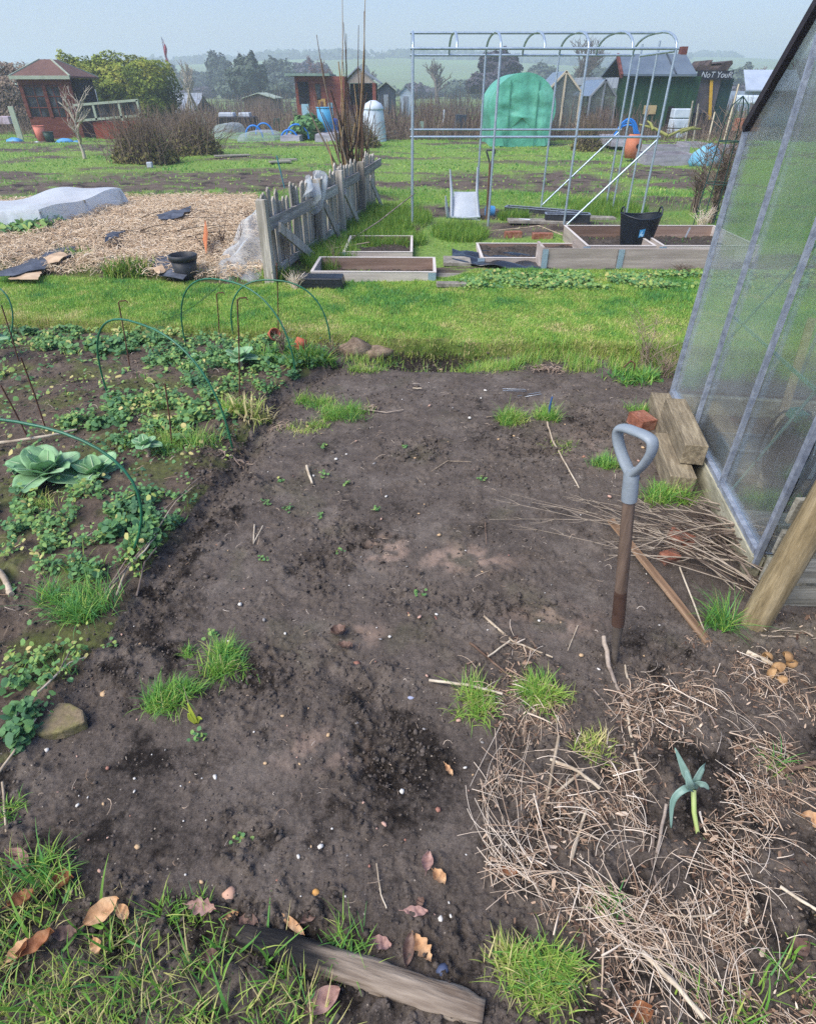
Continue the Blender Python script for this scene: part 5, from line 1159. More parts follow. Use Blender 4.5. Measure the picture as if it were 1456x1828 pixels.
for l in (.62, 1.24, 1.86):
    mb = MB(); mb.beam(gp(YBk, .1, l), gp(YBk, HE, l), .014, .014, up=(1, 0, 0)); mb.build('glazing_bar', PV, gh)
    mb = MB(); mb.beam(gp(YA, .1, l), gp(YA, HE, l), .014, .014, up=(1, 0, 0)); mb.build('glazing_bar', PV, gh)
BRC = M('brace_pale', '#7ba696', '#94bcae', scale=20, rough=.4, metal=.3)
def bracept(px, py, off=.02):   # a point on the gable plane seen at a pixel
    u = (CY - py) / F; d = Vector(((px - CX) / F, CP + u * SP, -SP + u * CP)); n_ = Vector((1, -.143, 0)); o_ = Vector((0, 0, CH)); k0 = gp(1.70, 0, off)
    t = (k0 - o_).dot(n_) / d.dot(n_); return o_ + d * t
for a, b in (((1308, 565), (1475, 715)), ((1296, 885), (1500, 645)), ((1305, 600), (1475, 415))):
    mb = MB(); mb.beam(bracept(*a), bracept(*b), .004, .013, up=(0, 0, 1)); mb.build('brace', BRC, gh)
WB = M('base_board', '#7a7660', '#a09c84', '#bcb8a0', scale=1.2, stretch=(16, 2.5, 16), rough=.9, bump=.5, bscale=3, bdist=.004, detail=8)
mb = MB(); mb.beam(gp(YA, .05, -.005), gp(YBk, .05, -.005), .045, .10); mb.build('base_rail', WB, gh)
mb = MB(); mb.beam(gp(YA + .02, .112, -.005), gp(YBk, .112, -.005), .03, .022); mb.build('sill', PV, gh)
mb = MB(); mb.beam(gp(YBk, .05, .03), gp(YBk, .05, GL), .045, .10); mb.build('base_rail', WB, gh); mb = MB(); mb.beam(gp(YA, .05, .03), gp(YA, .05, GL), .045, .10); mb.build('base_rail', WB, gh)
# inside
TRAY = M('tray_grey', '#6c7880', '#87939a', scale=12, rough=.5)
t_ = thing('planter_trough', 'grey plastic trough on the soil inside the greenhouse', 'trough', (1.75, 2.42, .02))
mb = MB(); q = [(1.47, 2.36), (2.2, 2.26), (2.22, 2.42), (1.49, 2.52)]; c0 = Vector((1.84, 2.39, 0))
lo = [Vector((a, b, .03)).lerp(Vector((c0.x, c0.y, .03)), .05) for a, b in q]; hi_ = [Vector((a, b, .15)) for a, b in q]; hi2 = [p.lerp(Vector((c0.x, c0.y, p.z)), .06) for p in hi_]
mb.add(lo + hi_ + hi2 + [p + Vector((0, 0, .01)) for p in lo], [(0, 1, 5, 4), (1, 2, 6, 5), (2, 3, 7, 6), (3, 0, 4, 7), (4, 5, 9, 8), (5, 6, 10, 9), (6, 7, 11, 10), (7, 4, 8, 11), (8, 9, 13, 12), (9, 10, 14, 13), (10, 11, 15, 14), (11, 8, 12, 15), (12, 13, 14, 15)]); mb.build('tub', TRAY, t_)
mb = MB(); mb.tube([p + Vector((0, 0, .004)) for p in hi_], .008, n=6, closed=True); mb.build('rim', TRAY, t_)
mb = MB(); mb.beam(GG(1355, 872), D(1448, 570, 2.75), .035, .03); tag(mb.build('wooden_stake', wood('stake_wood', '#6a5c48', '#8e7e66', '#a99a80', axis=2)), 'leaning wooden stake seen through the greenhouse glass', 'stake')
CBL = M('cable_black', '#22262c', '#343a42', scale=20, rough=.45)
cc = bracept(1420, 745, .05); mb = MB(); t_ = thing('cable_coil', 'coil of black cable hanging by a green clip inside the greenhouse', 'cable coil', cc)
for i in range(13):
    r1 = random.uniform(.05, .10); r2 = random.uniform(.12, .20); off = Vector((random.uniform(.0, .07), random.uniform(-.05, .05), 0)); tl = random.uniform(-.5, .5); ps = []
    for j in range(22):
        an = 2 * math.pi * j / 22; v = Vector((0, math.sin(an) * r1, (math.cos(an) - 1) * r2)); v.rotate(Euler((0, 0, tl))); ps.append(cc + off + v)
    mb.tube(ps, .0055, n=5, closed=True)
mb.build('cable', CBL, t_); mb = MB(); mb.box(cc + Vector((0, 0, .01)), (.05, .05, .03), (.2, .1, .4)); mb.build('clip', M('clip_green', '#1e6e54', '#2c8468', scale=10, rough=.4), t_)
mb = MB(); mb.beam(GG(1315, 935, .03), GG(1440, 948, .03), .10, .03, jit=.003); tag(mb.build('plank', GW), 'pale plank lying on the greenhouse floor', 'plank')
tuft(1400, 900, .2, (.03, .07), 500, .6, 'mossy weeds on the greenhouse floor'); 
for i in range(6):
    a = GG(random.uniform(1340, 1456), random.uniform(1125, 1180)); e = a + Vector((random.uniform(-.2, .2), random.uniform(-.05, .05), .01)); tag(twig(a, e, .005, random.uniform(.003, .005), 0, 0).build('straw_stalk', TW[2]), 'pale stalk lying below the pallet', 'stalk', 'pale stalks below the pallet')
# ================================================================ middle distance
# ---- picket fence
PK = wood('picket_wood', '#7c756a', '#a19a8c', '#c4bdb0', axis=2, bump=.6); PKR = wood('rail_wood', '#858078', '#a8a298', '#c4beb4', axis=0, bump=.6)
A0 = GG(480, 506); A1 = GG(672, 366)
fd = (A1 - A0).normalized(); fd.z = 0; fn_ = Vector((fd.y, -fd.x, 0))       # towards +x (our side)
FL = (A1 - A0).length
fen = thing('picket_fence', 'grey weathered picket fence with posts and loose braces beside the plank boxes', 'fence', A0)
def fp(t, z, off=0): p = A0 + fd * t + fn_ * off; return Vector((p.x, p.y, z))
posts = [0.0, 1.18, 2.35, 3.75]
# positions from the photograph (base pixels)
posts = [(GG(a, b) - A0).dot(fd) for a, b in ((480, 506), (562, 440), (605, 412), (646, 384))]
for i, t in enumerate(posts):
    mb = MB(); lean = (.03, -.02, .01, .02)[i]; mb.beam(fp(t, -.05, .02), fp(t + lean, .74 - .01 * i, .02 + (.0, .02, 0, 0)[i]), .085, .075, up=fd, jit=.003); mb.build('post', PK, fen, bevel=.004)
n = int(FL / .088)
for i in range(n + 1):
    t = .07 + i * (FL - .05) / n; h_ = .70 + random.uniform(-.05, .04) + .03 * math.sin(i * .7); ln = random.uniform(-.02, .02)
    if i in (9, 23): ln = .14
    mb = MB(); a, b = fp(t, .02, -.035), fp(t + ln, h_, -.035 + random.uniform(-.01, .01)); mb.beam(a, b, .075, .016, up=fn_, jit=.002); 
    # pointed top
    d = (b - a).normalized(); s_ = fd * .0375; nn = fn_ * .008; tp = b + d * .035
    mb.add([b - s_ - nn, b + s_ - nn, b + s_ + nn, b - s_ + nn, tp - nn, tp + nn], [(0, 1, 4), (3, 5, 2), (0, 4, 5, 3), (1, 2, 5, 4)])
    mb.build('picket', PK, fen)
zr = .52
for i in range(3):
    a, b = fp(posts[i] + .05, zr + .01 * i, .0), fp(posts[i + 1] - .05, zr - .01 + .02 * i, .0); mb = MB(); mb.beam(a, b, .03, .10, up=(0, 0, 1), jit=.003); mb.build('rail', PKR, fen, frame=b - a)
a, b = fp(posts[3] + .05, .56, .0), fp(FL + .3, .60, .01); mb = MB(); mb.beam(a, b, .03, .10, jit=.002); mb.build('rail', PKR, fen, frame=b - a)
a, b = fp(.1, .12, -.01), fp(FL - .2, .10, -.01); mb = MB(); mb.beam(a, b, .02, .07, jit=.002); mb.build('rail', PKR, fen, frame=b - a)
for (a, b) in ((.25, 1.15), (posts[1] + .05, posts[1] + .5), (posts[2] + .05, posts[2] + .55), (posts[3] + .3, posts[3] + .9)):
    mb = MB(); mb.beam(fp(a, zr - .03, .07), fp(b, .0, .12), .085, .02, up=fn_, jit=.003); mb.build('brace', PK, fen)
# net snagged on the fence
FLEECE = film('fleece', '#e6eef4', .80, .5, scale=7, gloss=.01); NETW = film('white_net', '#e8eef2', .42, .5, scale=14, gloss=.01)
mb = MB(); c = fp(posts[1] - .15, .72, .03)
mb.grid(lambda u, v: c + fd * ((u - .5) * .6) + Vector((0, 0, -.30 * v * (1 - .5 * abs(u - .5) * 2) + .05 * math.sin(u * 9) + .03)) + fn_ * (.05 * math.sin(u * 14 + v * 5) + .05 * math.sin(v * 3)), 26, 12); tag(mb.build('snagged_net', NETW), 'torn white netting snagged over the fence top', 'netting')
# dry grass leaning at the near post
deadplant(515, 480, .45, 60, .10, 'dry beige grass caught behind the first fence post', .003, .9, D_=6.15, side=1, mat=STRAW); deadplant(528, 515, .16, 70, .14, 'dry beige grass at the foot of the first fence post', .0025, .95, side=1, mat=STRAW); deadplant(600, 470, .30, 14, .12, 'thin dry stalks behind the black crate', .0025, .7, side=1)
# ---- net sheet draped by the fence
mb = MB(); q = [GG(338, 508), GG(474, 500), GG(490, 425), GG(395, 455)]
def drape(u, v):
    p = q[0].lerp(q[1], u).lerp(q[3].lerp(q[2], u), v); bu = math.sin(math.pi * min(1, u * .5 + .5 * .9)) 
    z = .015 + .40 * (max(0, min(1, (u - .12) * 1.7)) ** .7) * (.12 + .88 * min(1, v * 1.25) ** .8); p.z = z + .025 * math.sin(u * 17 + v * 6) + .025 * math.sin(v * 15 - u * 5) - .05 * max(0, math.sin(u * 8 + 1)) * (1 - v); p.x += .04 * math.sin(v * 9 + u * 4); return p
mb.grid(drape, 40, 34); tag(mb.build('net_cover', NETW), 'crumpled clear netting draped over plants at the fence corner', 'net cover')
for a, b in ((400, 440), (430, 450), (450, 420)): deadplant(a, b, .35, 8, .1, 'green brassica stems under the crumpled netting' if a == 400 else 'leggy stem under the netting, middle' if a == 430 else 'leggy stem under the netting beside the fence', .004, .3)
# ---- fleece low tunnel
e = [GG(-260, 400), GG(75, 415), GG(232, 372), GG(20, 355)]
e2 = [Vector((-5.6, 6.9, 0)), GG(78, 413), GG(233, 370), GG(60, 352)]
mb = MB(); nl = GG(78, 413); nr2 = GG(235, 371); back = Vector((-.35, 1.25, 0)) 
P_nr = nl; P_fr = nr2; ax_ = (nr2 - nl); P_nl = nl + Vector((-.98, .03, 0)); P_fl = P_fr + Vector((-.95, .05, 0))
HT = .34
def roofpt(u, v):   # u along left-right of the near end, v near->far
    a = P_nl.lerp(P_nr, u); b = P_fl.lerp(P_fr, u); p = a.lerp(b, v); return p
cen = (P_nl + P_nr + P_fl + P_fr) / 4
def top(u, v):
    p = roofpt(u, v); p = p.lerp(Vector((cen.x, cen.y, p.z)), .09); p.z = HT + .008 * math.sin(u * 9 + v * 7) - .03 * math.sin(math.pi * u) * math.sin(math.pi * v) + .02 * math.sin(v * 9); return p
def side(fu, n_):   # fu(t)->(u,v) edge
    def g(t, h_):
        u, v = fu(t); b = roofpt(u, v); b.z = .0; b += Vector((0.03 * math.sin(t * 25), .03 * math.sin(t * 31), 0)) * (1 - h_); tt = top(u, v); p = b.lerp(tt, h_); out = (b - Vector((cen.x, cen.y, 0))); p += Vector((out.x, out.y, 0)) * (.02 * math.sin(math.pi * h_)); p += Vector((.022 * math.sin(t * 40), .022 * math.cos(t * 33), 0)) * (1 - h_); return p
    return g
mb.grid(top, 30, 30)
for fu in (lambda t: (1, t), lambda t: (t, 0), lambda t: (0, t), lambda t: (t, 1)): mb.grid(side(fu, 0), 60, 8)
tt_ = thing('fleece_tunnel', 'low bed tunnel covered in white fleece at the left border', 'fleece tunnel', (cen.x, cen.y, 0)); mb.build('cover', FLEECE, tt_)
mb = MB()
for u, v in ((1, 0), (1, .98), (.02, 0), (.5, 0), (1, .5)):
    p = roofpt(u, v).lerp(Vector((cen.x, cen.y, 0)), .10); mb.beam((p.x, p.y, 0), (p.x, p.y, HT - .02), .03, .03, up=(0, 1, 0))
mb.build('frame', wood('tunnel_frame', '#7c7468', '#98907f', '#b0a898', axis=2), tt_)
rock(P_fr + Vector((-.16, .02, .14)), (.07, .06, .09), 4, M('black_plastic', '#191b1e', '#26292d', scale=10, rough=.45, spec=.5), 'black plastic cap at the far corner of the fleece tunnel', 'cap', 'black_object', rough_=.08)
# chard row in front of tunnel
x, y = scatter(2600, *sorted((G(-160, 430).x, G(105, 430).x)), YB(440), YB(420), lambda x, y: sst(-.5, .2, fbm(x, y, 4, 2, 401))); n = len(x)
p = np.stack([x, y, H(x, y) + rng.uniform(.02, .12, n)], -1); nr_ = np.stack([rng.normal(0, .6, n), rng.normal(-.4, .5, n), np.ones(n)], -1)
V, Fc, T = leaves(p, nr_, rng.uniform(.02, .04, n), np.clip(rng.normal(.6, .2, n), 0, 1), asp=1.6); tag(npo('leafy_row', V, Fc, 3, LEAFM, dict(tint=T)), 'row of low green leaves in front of the fleece tunnel', 'vegetable row')
# ---- straw mulch
def straw_far(poly, n, L, rad, ti, zj): V, Fc, T = straw(n, poly, L, rad, ti, zj=zj, S_=4, arch=.03); return V, Fc, T
TANS = M('mulch_straw', '#8a7258', '#c0a484', '#e0caaa', '#f0e2ca', attr='tint', rough=.8)
V, Fc, T = cat([straw_far(MOUND, 60000, (.05, .18), (.002, .005), .6, .07)]); 
MC = [GG(120, 470), GG(330, 400), GG(250, 400), GG(400, 380), GG(60, 480), GG(300, 440), GG(380, 440)]
tag(npo('straw_mulch', V, Fc, 4, TANS, dict(tint=T)), 'thick golden straw mulch over the neighbouring plot', kind='stuff')
mb = MB(); xs_ = [p[0] for p in MOUND]
def sheet(px, wob, z, mat, name, label, cat_, th=.004):
    P_ = [GG(a, b, z) for a, b in px]; mb = MB(); out = []
    k = len(P_)
    for i in range(k):
        for j in range(4):
            t = j / 4; p = P_[i].lerp(P_[(i + 1) % k], t); p += Vector((random.gauss(0, wob), random.gauss(0, wob), 0)); p.z = hz(p.x, p.y) + z; out.append(p)
    c_ = sum(out, Vector()) / len(out); c_.z = hz(c_.x, c_.y) + z + .01
    top_ = out + [c_]; m_ = len(out); low = [p - Vector((0, 0, th)) for p in out]
    mb.add(top_ + low, [(i, (i + 1) % m_, m_) for i in range(m_)] + [(i, m_ + 1 + i, m_ + 1 + (i + 1) % m_, (i + 1) % m_) for i in range(m_)]); return tag(mb.build(name, mat), label, cat_)
BLKF = M('black_fabric', '#24272c', '#383c44', '#50565f', scale=7, rough=.6, bump=.4, bscale=20, spec=.4); SLATE = M('grey_fabric', '#3c4048', '#4e535c', '#636872', scale=6, rough=.7, bump=.3, bscale=20)
sheet([(0, 500), (55, 478), (100, 458), (135, 452), (143, 468), (95, 485), (40, 506), (0, 508)], .02, .07, SLATE, 'ground_cover_fabric', 'dark grey weed fabric showing through straw at lower left', 'weed fabric')
sheet([(195, 435), (225, 428), (218, 442), (196, 448)], .02, .10, SLATE, 'ground_cover_fabric', 'small dark fabric patch in the middle of the straw', 'weed fabric'); sheet([(282, 400), (300, 390), (345, 386), (330, 400), (290, 408)], .02, .10, SLATE, 'ground_cover_fabric', 'dark fabric strip in the straw near the fence side', 'weed fabric')
CARD = M('cardboard', '#a08468', '#bda282', '#d0b898', scale=5, rough=.9, bump=.2)
sheet([(88, 480), (115, 468), (128, 475), (112, 487), (92, 490)], .005, .10, CARD, 'cardboard_sheet', 'pale cardboard flap on the straw at lower left', 'cardboard'); sheet([(20, 505), (60, 488), (80, 498), (70, 509), (22, 510)], .01, .05, CARD, 'cardboard_sheet', 'flat cardboard piece beside the grass path', 'cardboard')
sheet([(265, 475), (290, 505), (330, 512), (345, 480), (310, 470)], .01, .06, SLATE, 'ground_cover_fabric', 'folded dark sheet under the black plant pot', 'weed fabric'); sheet([(278, 495), (292, 490), (300, 500), (288, 508)], .004, .085, CARD, 'cardboard_sheet', 'torn cardboard scrap beside the black plant pot', 'cardboard')
mb = MB(); a = GG(300, 505); c_ = GG(372, 430); mb.slab([GG(366, 445, .1), GG(374, 432, .22), GG(378, 452, .20), GG(372, 470, .08)], .01, (0, -1, 0)); tag(mb.build('cardboard_sheet', M('card_orange', '#a8603a', '#c07a4e', scale=6, rough=.8)), 'orange brown cardboard upright beside the netting', 'cardboard')
# black pot
BLK = M('black_pot_plastic', '#26282b', '#3a3d41', scale=8, rough=.5, spec=.4, bump=.1)
c = GG(335, 500); t_ = thing('plant_pot', 'black plastic plant pot standing on the straw edge', 'plant pot', c); mb = MB(); mb.lathe([(0, 0), (.09, 0), (.115, .18), (.105, .18), (.085, .02), (0, .02)], c, 24); mb.build('body', BLK, t_); mb = MB(); mb.lathe([(.115, .18), (.125, .18), (.128, .22), (.120, .225), (.115, .22), (.106, .18)], c, 24); mb.build('rim', BLK, t_)
for (a, b, lab) in [(215, 490, 'green leafy plants at the straw edge beside the path'), (245, 488, 'small leafy weeds right of the straw edge plants'), (135, 465, 'leafy sprout between fabric patches'), (248, 358, 'dark green clump behind the straw near the tunnel'), (500, 500, 'straggly stems at the near fence post')]:
    tuft(a, b, .16, (.08, .18), 260, .6, lab, BLADE, (.008, .016), name='leafy_plant', cat_='leafy plant')
for i in range(10):
    a = GG(random.uniform(250, 400), random.uniform(385, 450), .08); e = a + Vector((random.uniform(-.7, .7), random.uniform(-.2, .2), .05)); tag(twig(a, e, .02, random.uniform(.004, .007), 0, 3).build('branch', TW[0]), 'thin dark branch lying across the straw mulch', 'branch', 'branches on the straw mulch')
# ---- black crate
c = GG(572, 516); t_ = thing('black_crate', 'upturned black ribbed plastic trough in front of the plank box', 'trough', c)
CR = M('crate_black', '#15181d', '#22262c', scale=12, rough=.4, spec=.5); mb = MB(); wv = Vector((1, -.03, 0)); a = Vector((c.x, c.y + .09, .09)); mb.box(a, (.44, .20, .17), (0, 0, -.03), taper=.86); mb.build('body', CR, t_, bevel=.012)
for k in range(5):
    mb = MB(); mb.box((a.x, a.y - .098 + .004 * k, .035 + .03 * k), (.43 - .012 * k, .012, .007), (0, 0, -.03)); mb.build('rib', CR, t_)
mb = MB(); mb.box((a.x, a.y, .012), (.47, .235, .02), (0, 0, -.03)); mb.build('lip', CR, t_, bevel=.005)
# ---- plank boxes (pallet collars)
BOXW = wood('box_wood', '#958a80', '#aea298', '#c6bcb2', axis=0, bump=.3, objvar=.5, sc=.5); BOXI = wood('box_wood_inner_shaded', '#6e5a4e', '#8a7264', '#a08a7c', axis=0, bump=.3, objvar=.3, sc=.5); BOXE = M('box_lit_edge', '#c0b8ae', '#d4ccc4', scale=6, rough=.8); HINGE = M('hinge_blue_steel', '#8ea4b0', '#a6bac6', scale=30, rough=.4, metal=.3); SOILD = SOIL  # inner wood browner with shade in its colour; edge colour paled as if lit
def plank_box(p0, az, w_, d_, h_, label, fill=.08, z0=0.0, th=.022, hinges=((0, .0),), holes=True, grp='plank raised bed boxes'):
    """p0 near left outer corner; az direction of the front"""
    ex = Vector((math.cos(az), math.sin(az), 0)); ey = Vector((-ex.y, ex.x, 0)); o = Vector((p0.x, p0.y, z0)); t_ = thing('raised_bed_box', label, 'plank box', o, grp)
    P = lambda a, b, z=0: o + ex * a + ey * b + Vector((0, 0, z))
    for (a, b, al, bl) in ((0, th / 2, w_, 0), (0, d_ - th / 2, w_, 0)):
        mb = MB(); mb.beam(P(a, b, h_ / 2), P(a + al, b, h_ / 2), th, h_, jit=.002); mb.build('board', BOXW if b < d_ / 2 else BOXI, t_, frame=ex); mb = MB(); mb.beam(P(a - .002, b, h_ + .003), P(a + al + .002, b, h_ + .003), th + .004, .005); mb.build('lit_edge', BOXE, t_)  # far board coloured as shaded inside; added pale strip paints a bright rim
    for a in (th / 2, w_ - th / 2):
        mb = MB(); mb.beam(P(a, th + .001, h_ / 2), P(a, d_ - th - .001, h_ / 2), th, h_ * .995, jit=.001); mb.build('board', BOXW, t_, frame=ey); mb = MB(); mb.beam(P(a, th + .004, h_ + .003), P(a, d_ - th - .004, h_ + .003), th + .004, .005); mb.build('lit_edge', BOXE, t_)  # same added strip, its light put into the colour
    for (a, side_) in hinges:
        mb = MB(); mb.box(P(a, -.003, h_ / 2), (.07, .005, h_ * .96), (0, 0, az)); mb.build('hinge', HINGE, t_)
    if fill is not None:
        sp_ = MB(); 
        def f(u, v): q = P(th + (w_ - 2 * th) * u, th + (d_ - 2 * th) * v); return Vector((q.x, q.y, z0 + fill + .02 * math.sin(q.x * 13 + q.y * 5) * math.sin(q.y * 17) + random.uniform(-.012, .012)))
        sp_.grid(f, 40, 26); so_ = sp_.build('soil', SOIL, t_); me = so_.data
        at = me.attributes.new('damp', 'FLOAT', 'POINT'); at.data.foreach_set('value', np.full(len(me.vertices), .75, np.float32))
    return t_, P
a = GG(562, 484, 0); a2 = GG(778, 500, 0); 
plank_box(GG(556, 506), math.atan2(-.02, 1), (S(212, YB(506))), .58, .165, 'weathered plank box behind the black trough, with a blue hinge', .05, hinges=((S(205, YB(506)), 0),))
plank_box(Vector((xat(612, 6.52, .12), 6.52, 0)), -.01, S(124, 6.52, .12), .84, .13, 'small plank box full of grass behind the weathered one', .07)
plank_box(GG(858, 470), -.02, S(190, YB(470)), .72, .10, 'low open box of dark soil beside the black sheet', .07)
t1, P1 = plank_box(GG(966, 487), 0.0, S(124, YB(487)), .03, .20, 'x', None, hinges=()) if False else (None, None)
# front boxes on the right: long low front, two boxes behind
fr = GG(964, 484); wA = S(128, fr.y); 
t_ = thing('raised_bed_box', 'long plank box front with blue hinges in the right row, nearest', 'plank box', fr, 'plank raised bed boxes')
for k, (x0, w_) in enumerate(((0, wA), (wA + .004, 1.12))):
    a, b = fr + Vector((x0, .0 - .02 * k, .11)), fr + Vector((x0 + w_, -.02 * k - .03, .11)); mb = MB(); mb.beam(a, b, .024, .20, jit=.002); mb.build('board', BOXW, t_, frame=b - a)
for x0 in (.02, wA - .035, wA + .04):
    mb = MB(); mb.box(fr + Vector((x0, -.032 - .01 * (x0 > wA), .11)), (.055, .005, .19)); mb.build('hinge', HINGE, t_)
mb = MB(); mb.beam(fr + Vector((.012, .03, .11)), fr + Vector((.012, .32, .11)), .024, .20, up=(0, 0, 1)); mb.build('board', BOXW, t_)
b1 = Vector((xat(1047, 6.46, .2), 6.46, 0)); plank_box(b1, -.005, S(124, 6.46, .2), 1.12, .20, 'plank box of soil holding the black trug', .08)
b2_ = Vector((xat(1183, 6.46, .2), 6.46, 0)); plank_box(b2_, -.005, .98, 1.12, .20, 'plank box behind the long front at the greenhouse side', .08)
SLAB = M('paving_stone', '#6f6a60', '#8c867a', '#a59e90', scale=9, rough=.9, bump=.4)
for px, py, w_, d_, lab in [(815, 470, .28, .3, 'yellowish paving slab between the plank boxes'), (800, 498, .26, .14, 'grey paving slab beside the weathered box corner'), (805, 512, .26, .08, 'pale edging slab at the grass edge'), (960, 398, .8, .2, 'weathered plank shelf behind the soil box'), (1060, 392, .55, .16, 'white edged plank behind the trug box')]:
    p = GG(px, py); mb = MB(); mb.box(p + Vector((0, 0, .02)), (w_, d_, .035), (0, .02, random.uniform(-.1, .1))); tag(mb.build('slab', SLAB, bevel=.004), lab, 'slab')
# black plastic sheet
mb = MB()
def bs(u, v):
    P_ = [(806, 482), (900, 490), (1000, 499), (1120, 501), (1262, 500)]; Q_ = [(806, 458), (860, 460), (960, 468), (1100, 480), (1262, 484)]
    k = u * 3.999; i = int(k); t = k - i; a = G(*P_[i]).lerp(G(*P_[i + 1]), t); b = G(*Q_[i]).lerp(G(*Q_[i + 1]), t); p = a.lerp(b, v); p.z = .045 + .022 * abs(math.sin(u * 23 + v * 5)) + .02 * math.sin(v * 8 + u * 9) ** 2; return p
mb.grid(bs, 90, 16); tag(mb.build('black_sheet', M('black_polythene', '#14171c', '#262b33', scale=5, rough=.3, spec=.6), solid=.002), 'rumpled black polythene along the front of the boxes', 'plastic sheet')
# trug
c = GG(1134, 425); c = Vector((xat(1134, 6.98, .15), 6.98, .085)); TR = M('trug_black', '#10161c', '#1c242c', scale=6, rough=.45, spec=.5)
t_ = thing('trug', 'flexible black garden trug with a blue label standing in a plank box', 'trug', c); mb = MB()
def tr(u, v, ins=0):
    an = 2 * math.pi * u; r = (.155 + .055 * v - ins) * (1 + .03 * math.cos(an * 2)); z = .31 * v + (.018 * math.cos(an * 2) * v); return c + Vector((r * math.cos(an), r * math.sin(an) * .95, z + .01))
mb.grid(lambda u, v: tr(u, v), 40, 10); mb.grid(lambda u, v: tr(1 - u, v, .008), 40, 10); mb.grid(lambda u, v: c + Vector((v * .155 * math.cos(-6.2832 * u), v * .147 * math.sin(-6.2832 * u), .012)), 40, 3); mb.build('tub', TR, t_)
mb = MB(); mb.tube([tr(i / 40, 1, .004) for i in range(40)], .008, n=6, closed=True); mb.build('rim', TR, t_)
for s_ in (0, .5):
    q0, q1 = tr(s_ - .045 + 1, .98, .004), tr(s_ + .045, .98, .004); m_ = (q0 + q1) / 2; mb = MB(); mb.tube([q0, q0.lerp(m_, .25) + Vector((0, 0, .055)), m_ + Vector((0, 0, .07)), q1.lerp(m_, .25) + Vector((0, 0, .055)), q1], .009, n=8); mb.build('handle', TR, t_)
LB = M('label_blue', '#3f8fc0', scale=10, rough=.5); LBW = M('label_pale', '#a8d4ea', scale=10, rough=.5)
def onr(u, v, off): p = tr(u, v); d = (p - c); d.z = 0; d.normalize(); return p + d * off
u0, u1 = .715, .762
mb = MB(); mb.grid(lambda u, v: onr(u0 + (u1 - u0) * u, .40 + .26 * v + .05 * u, .002), 6, 4); lo_ = mb.build('label', LB, t_)
mb = MB(); mb.grid(lambda u, v: onr(u0 + .006 + (u1 - u0 - .014) * u, .43 + .09 * v + .04 * u + .03 * math.sin(u * 6), .004), 8, 3); mb.grid(lambda u, v: onr(u0 + .012 + (u1 - u0 - .03) * u, .56 + .035 * v + .03 * u, .004), 6, 2); mb.build('label_print', LBW, lo_)
# ---- chair (white plastic, tipped back)
PW = M('white_plastic', '#a8b0b8', '#bcc4ca', scale=5, rough=.4, spec=.4)
cb = GG(833, 392); t_ = thing('garden_chair', 'white plastic garden chair tipped over with its legs in the air', 'chair', cb)
wch = S(52, cb.y)
def cpx(px, py, dy): return D(px, py, cb.y + dy)
mb = MB()
def seat(u, v): p = cpx(805 + 47 * u + (1 - v) * 2, 393, 0).lerp(cpx(810 + 42 * u, 342, .25), v); p.y -= .02 * math.sin(math.pi * u); p.z += .015 * math.sin(math.pi * u) * (1 - v); return p
mb.grid(seat, 14, 12); mb.build('seat', PW, t_, solid=.012)
for (a, b, c2, dy) in (((803, 302), (806, 345), (806, 392), .22), ((852, 298), (851, 345), (854, 390), .22), ((795, 350), (797, 372), (800, 392), -.1)):
    pts_ = [cpx(*a, dy), cpx(*b, dy * .8), cpx(*c2, 0)]; mb = MB(); mb.tube(pts_, [.012, .026, .03], n=8, squash=.6); mb.build('leg', PW, t_)
for k in range(2):
    a = cpx(803, 388 + 7 * k, -.03); b = cpx(856, 387 + 7 * k, -.03); mb = MB(); mb.tube([a, a.lerp(b, .5) + Vector((0, -.02, -.005)), b], .014, n=8); mb.build('front_rail', PW, t_)
# spade behind the chair
sb = GG(868, 392); st = D(876, 268, sb.y + .02); ax2 = (st - sb).normalized(); t_ = thing('digging_spade', 'spade with black D handle standing upright behind the white chair', 'spade', sb); mb = MB(); mb.tube([sb, sb.lerp(st, .45), sb.lerp(st, .82)], .017, n=10); mb.build('shaft', wood('spade_shaft', '#4a382c', '#69503e', '#86705a', axis=2), t_)
q = sb.lerp(st, .8); s_ = Vector((1, -.15, 0)); mb = MB(); mb.tube([q, q.lerp(st, .35) + s_ * .02, st - ax2 * .02 + s_ * .055, st + s_ * .055, st - s_ * .055, st - ax2 * .02 - s_ * .055, q.lerp(st, .35) - s_ * .02], .011, n=8, closed=True); mb.build('handle', BLK, t_)
mb = MB(); mb.slab([sb + Vector((-.09, 0, .05)), sb + Vector((.09, 0, .05)), sb + Vector((.085, 0, -.2)), sb + Vector((-.085, 0, -.2))], .006, (0, 1, 0)); mb.build('blade', RIV, t_)
BLUEC = M('blue_plastic', '#4a8cc0', '#62a4d4', scale=8, rough=.45)
p = GG(874, 386); mb = MB(); mb.tube([p + Vector((-.06, 0, .07)), p + Vector((.05, .02, .06))], .07, n=16); tag(mb.build('blue_tub', BLUEC), 'small blue tub lying right of the white chair', 'tub')
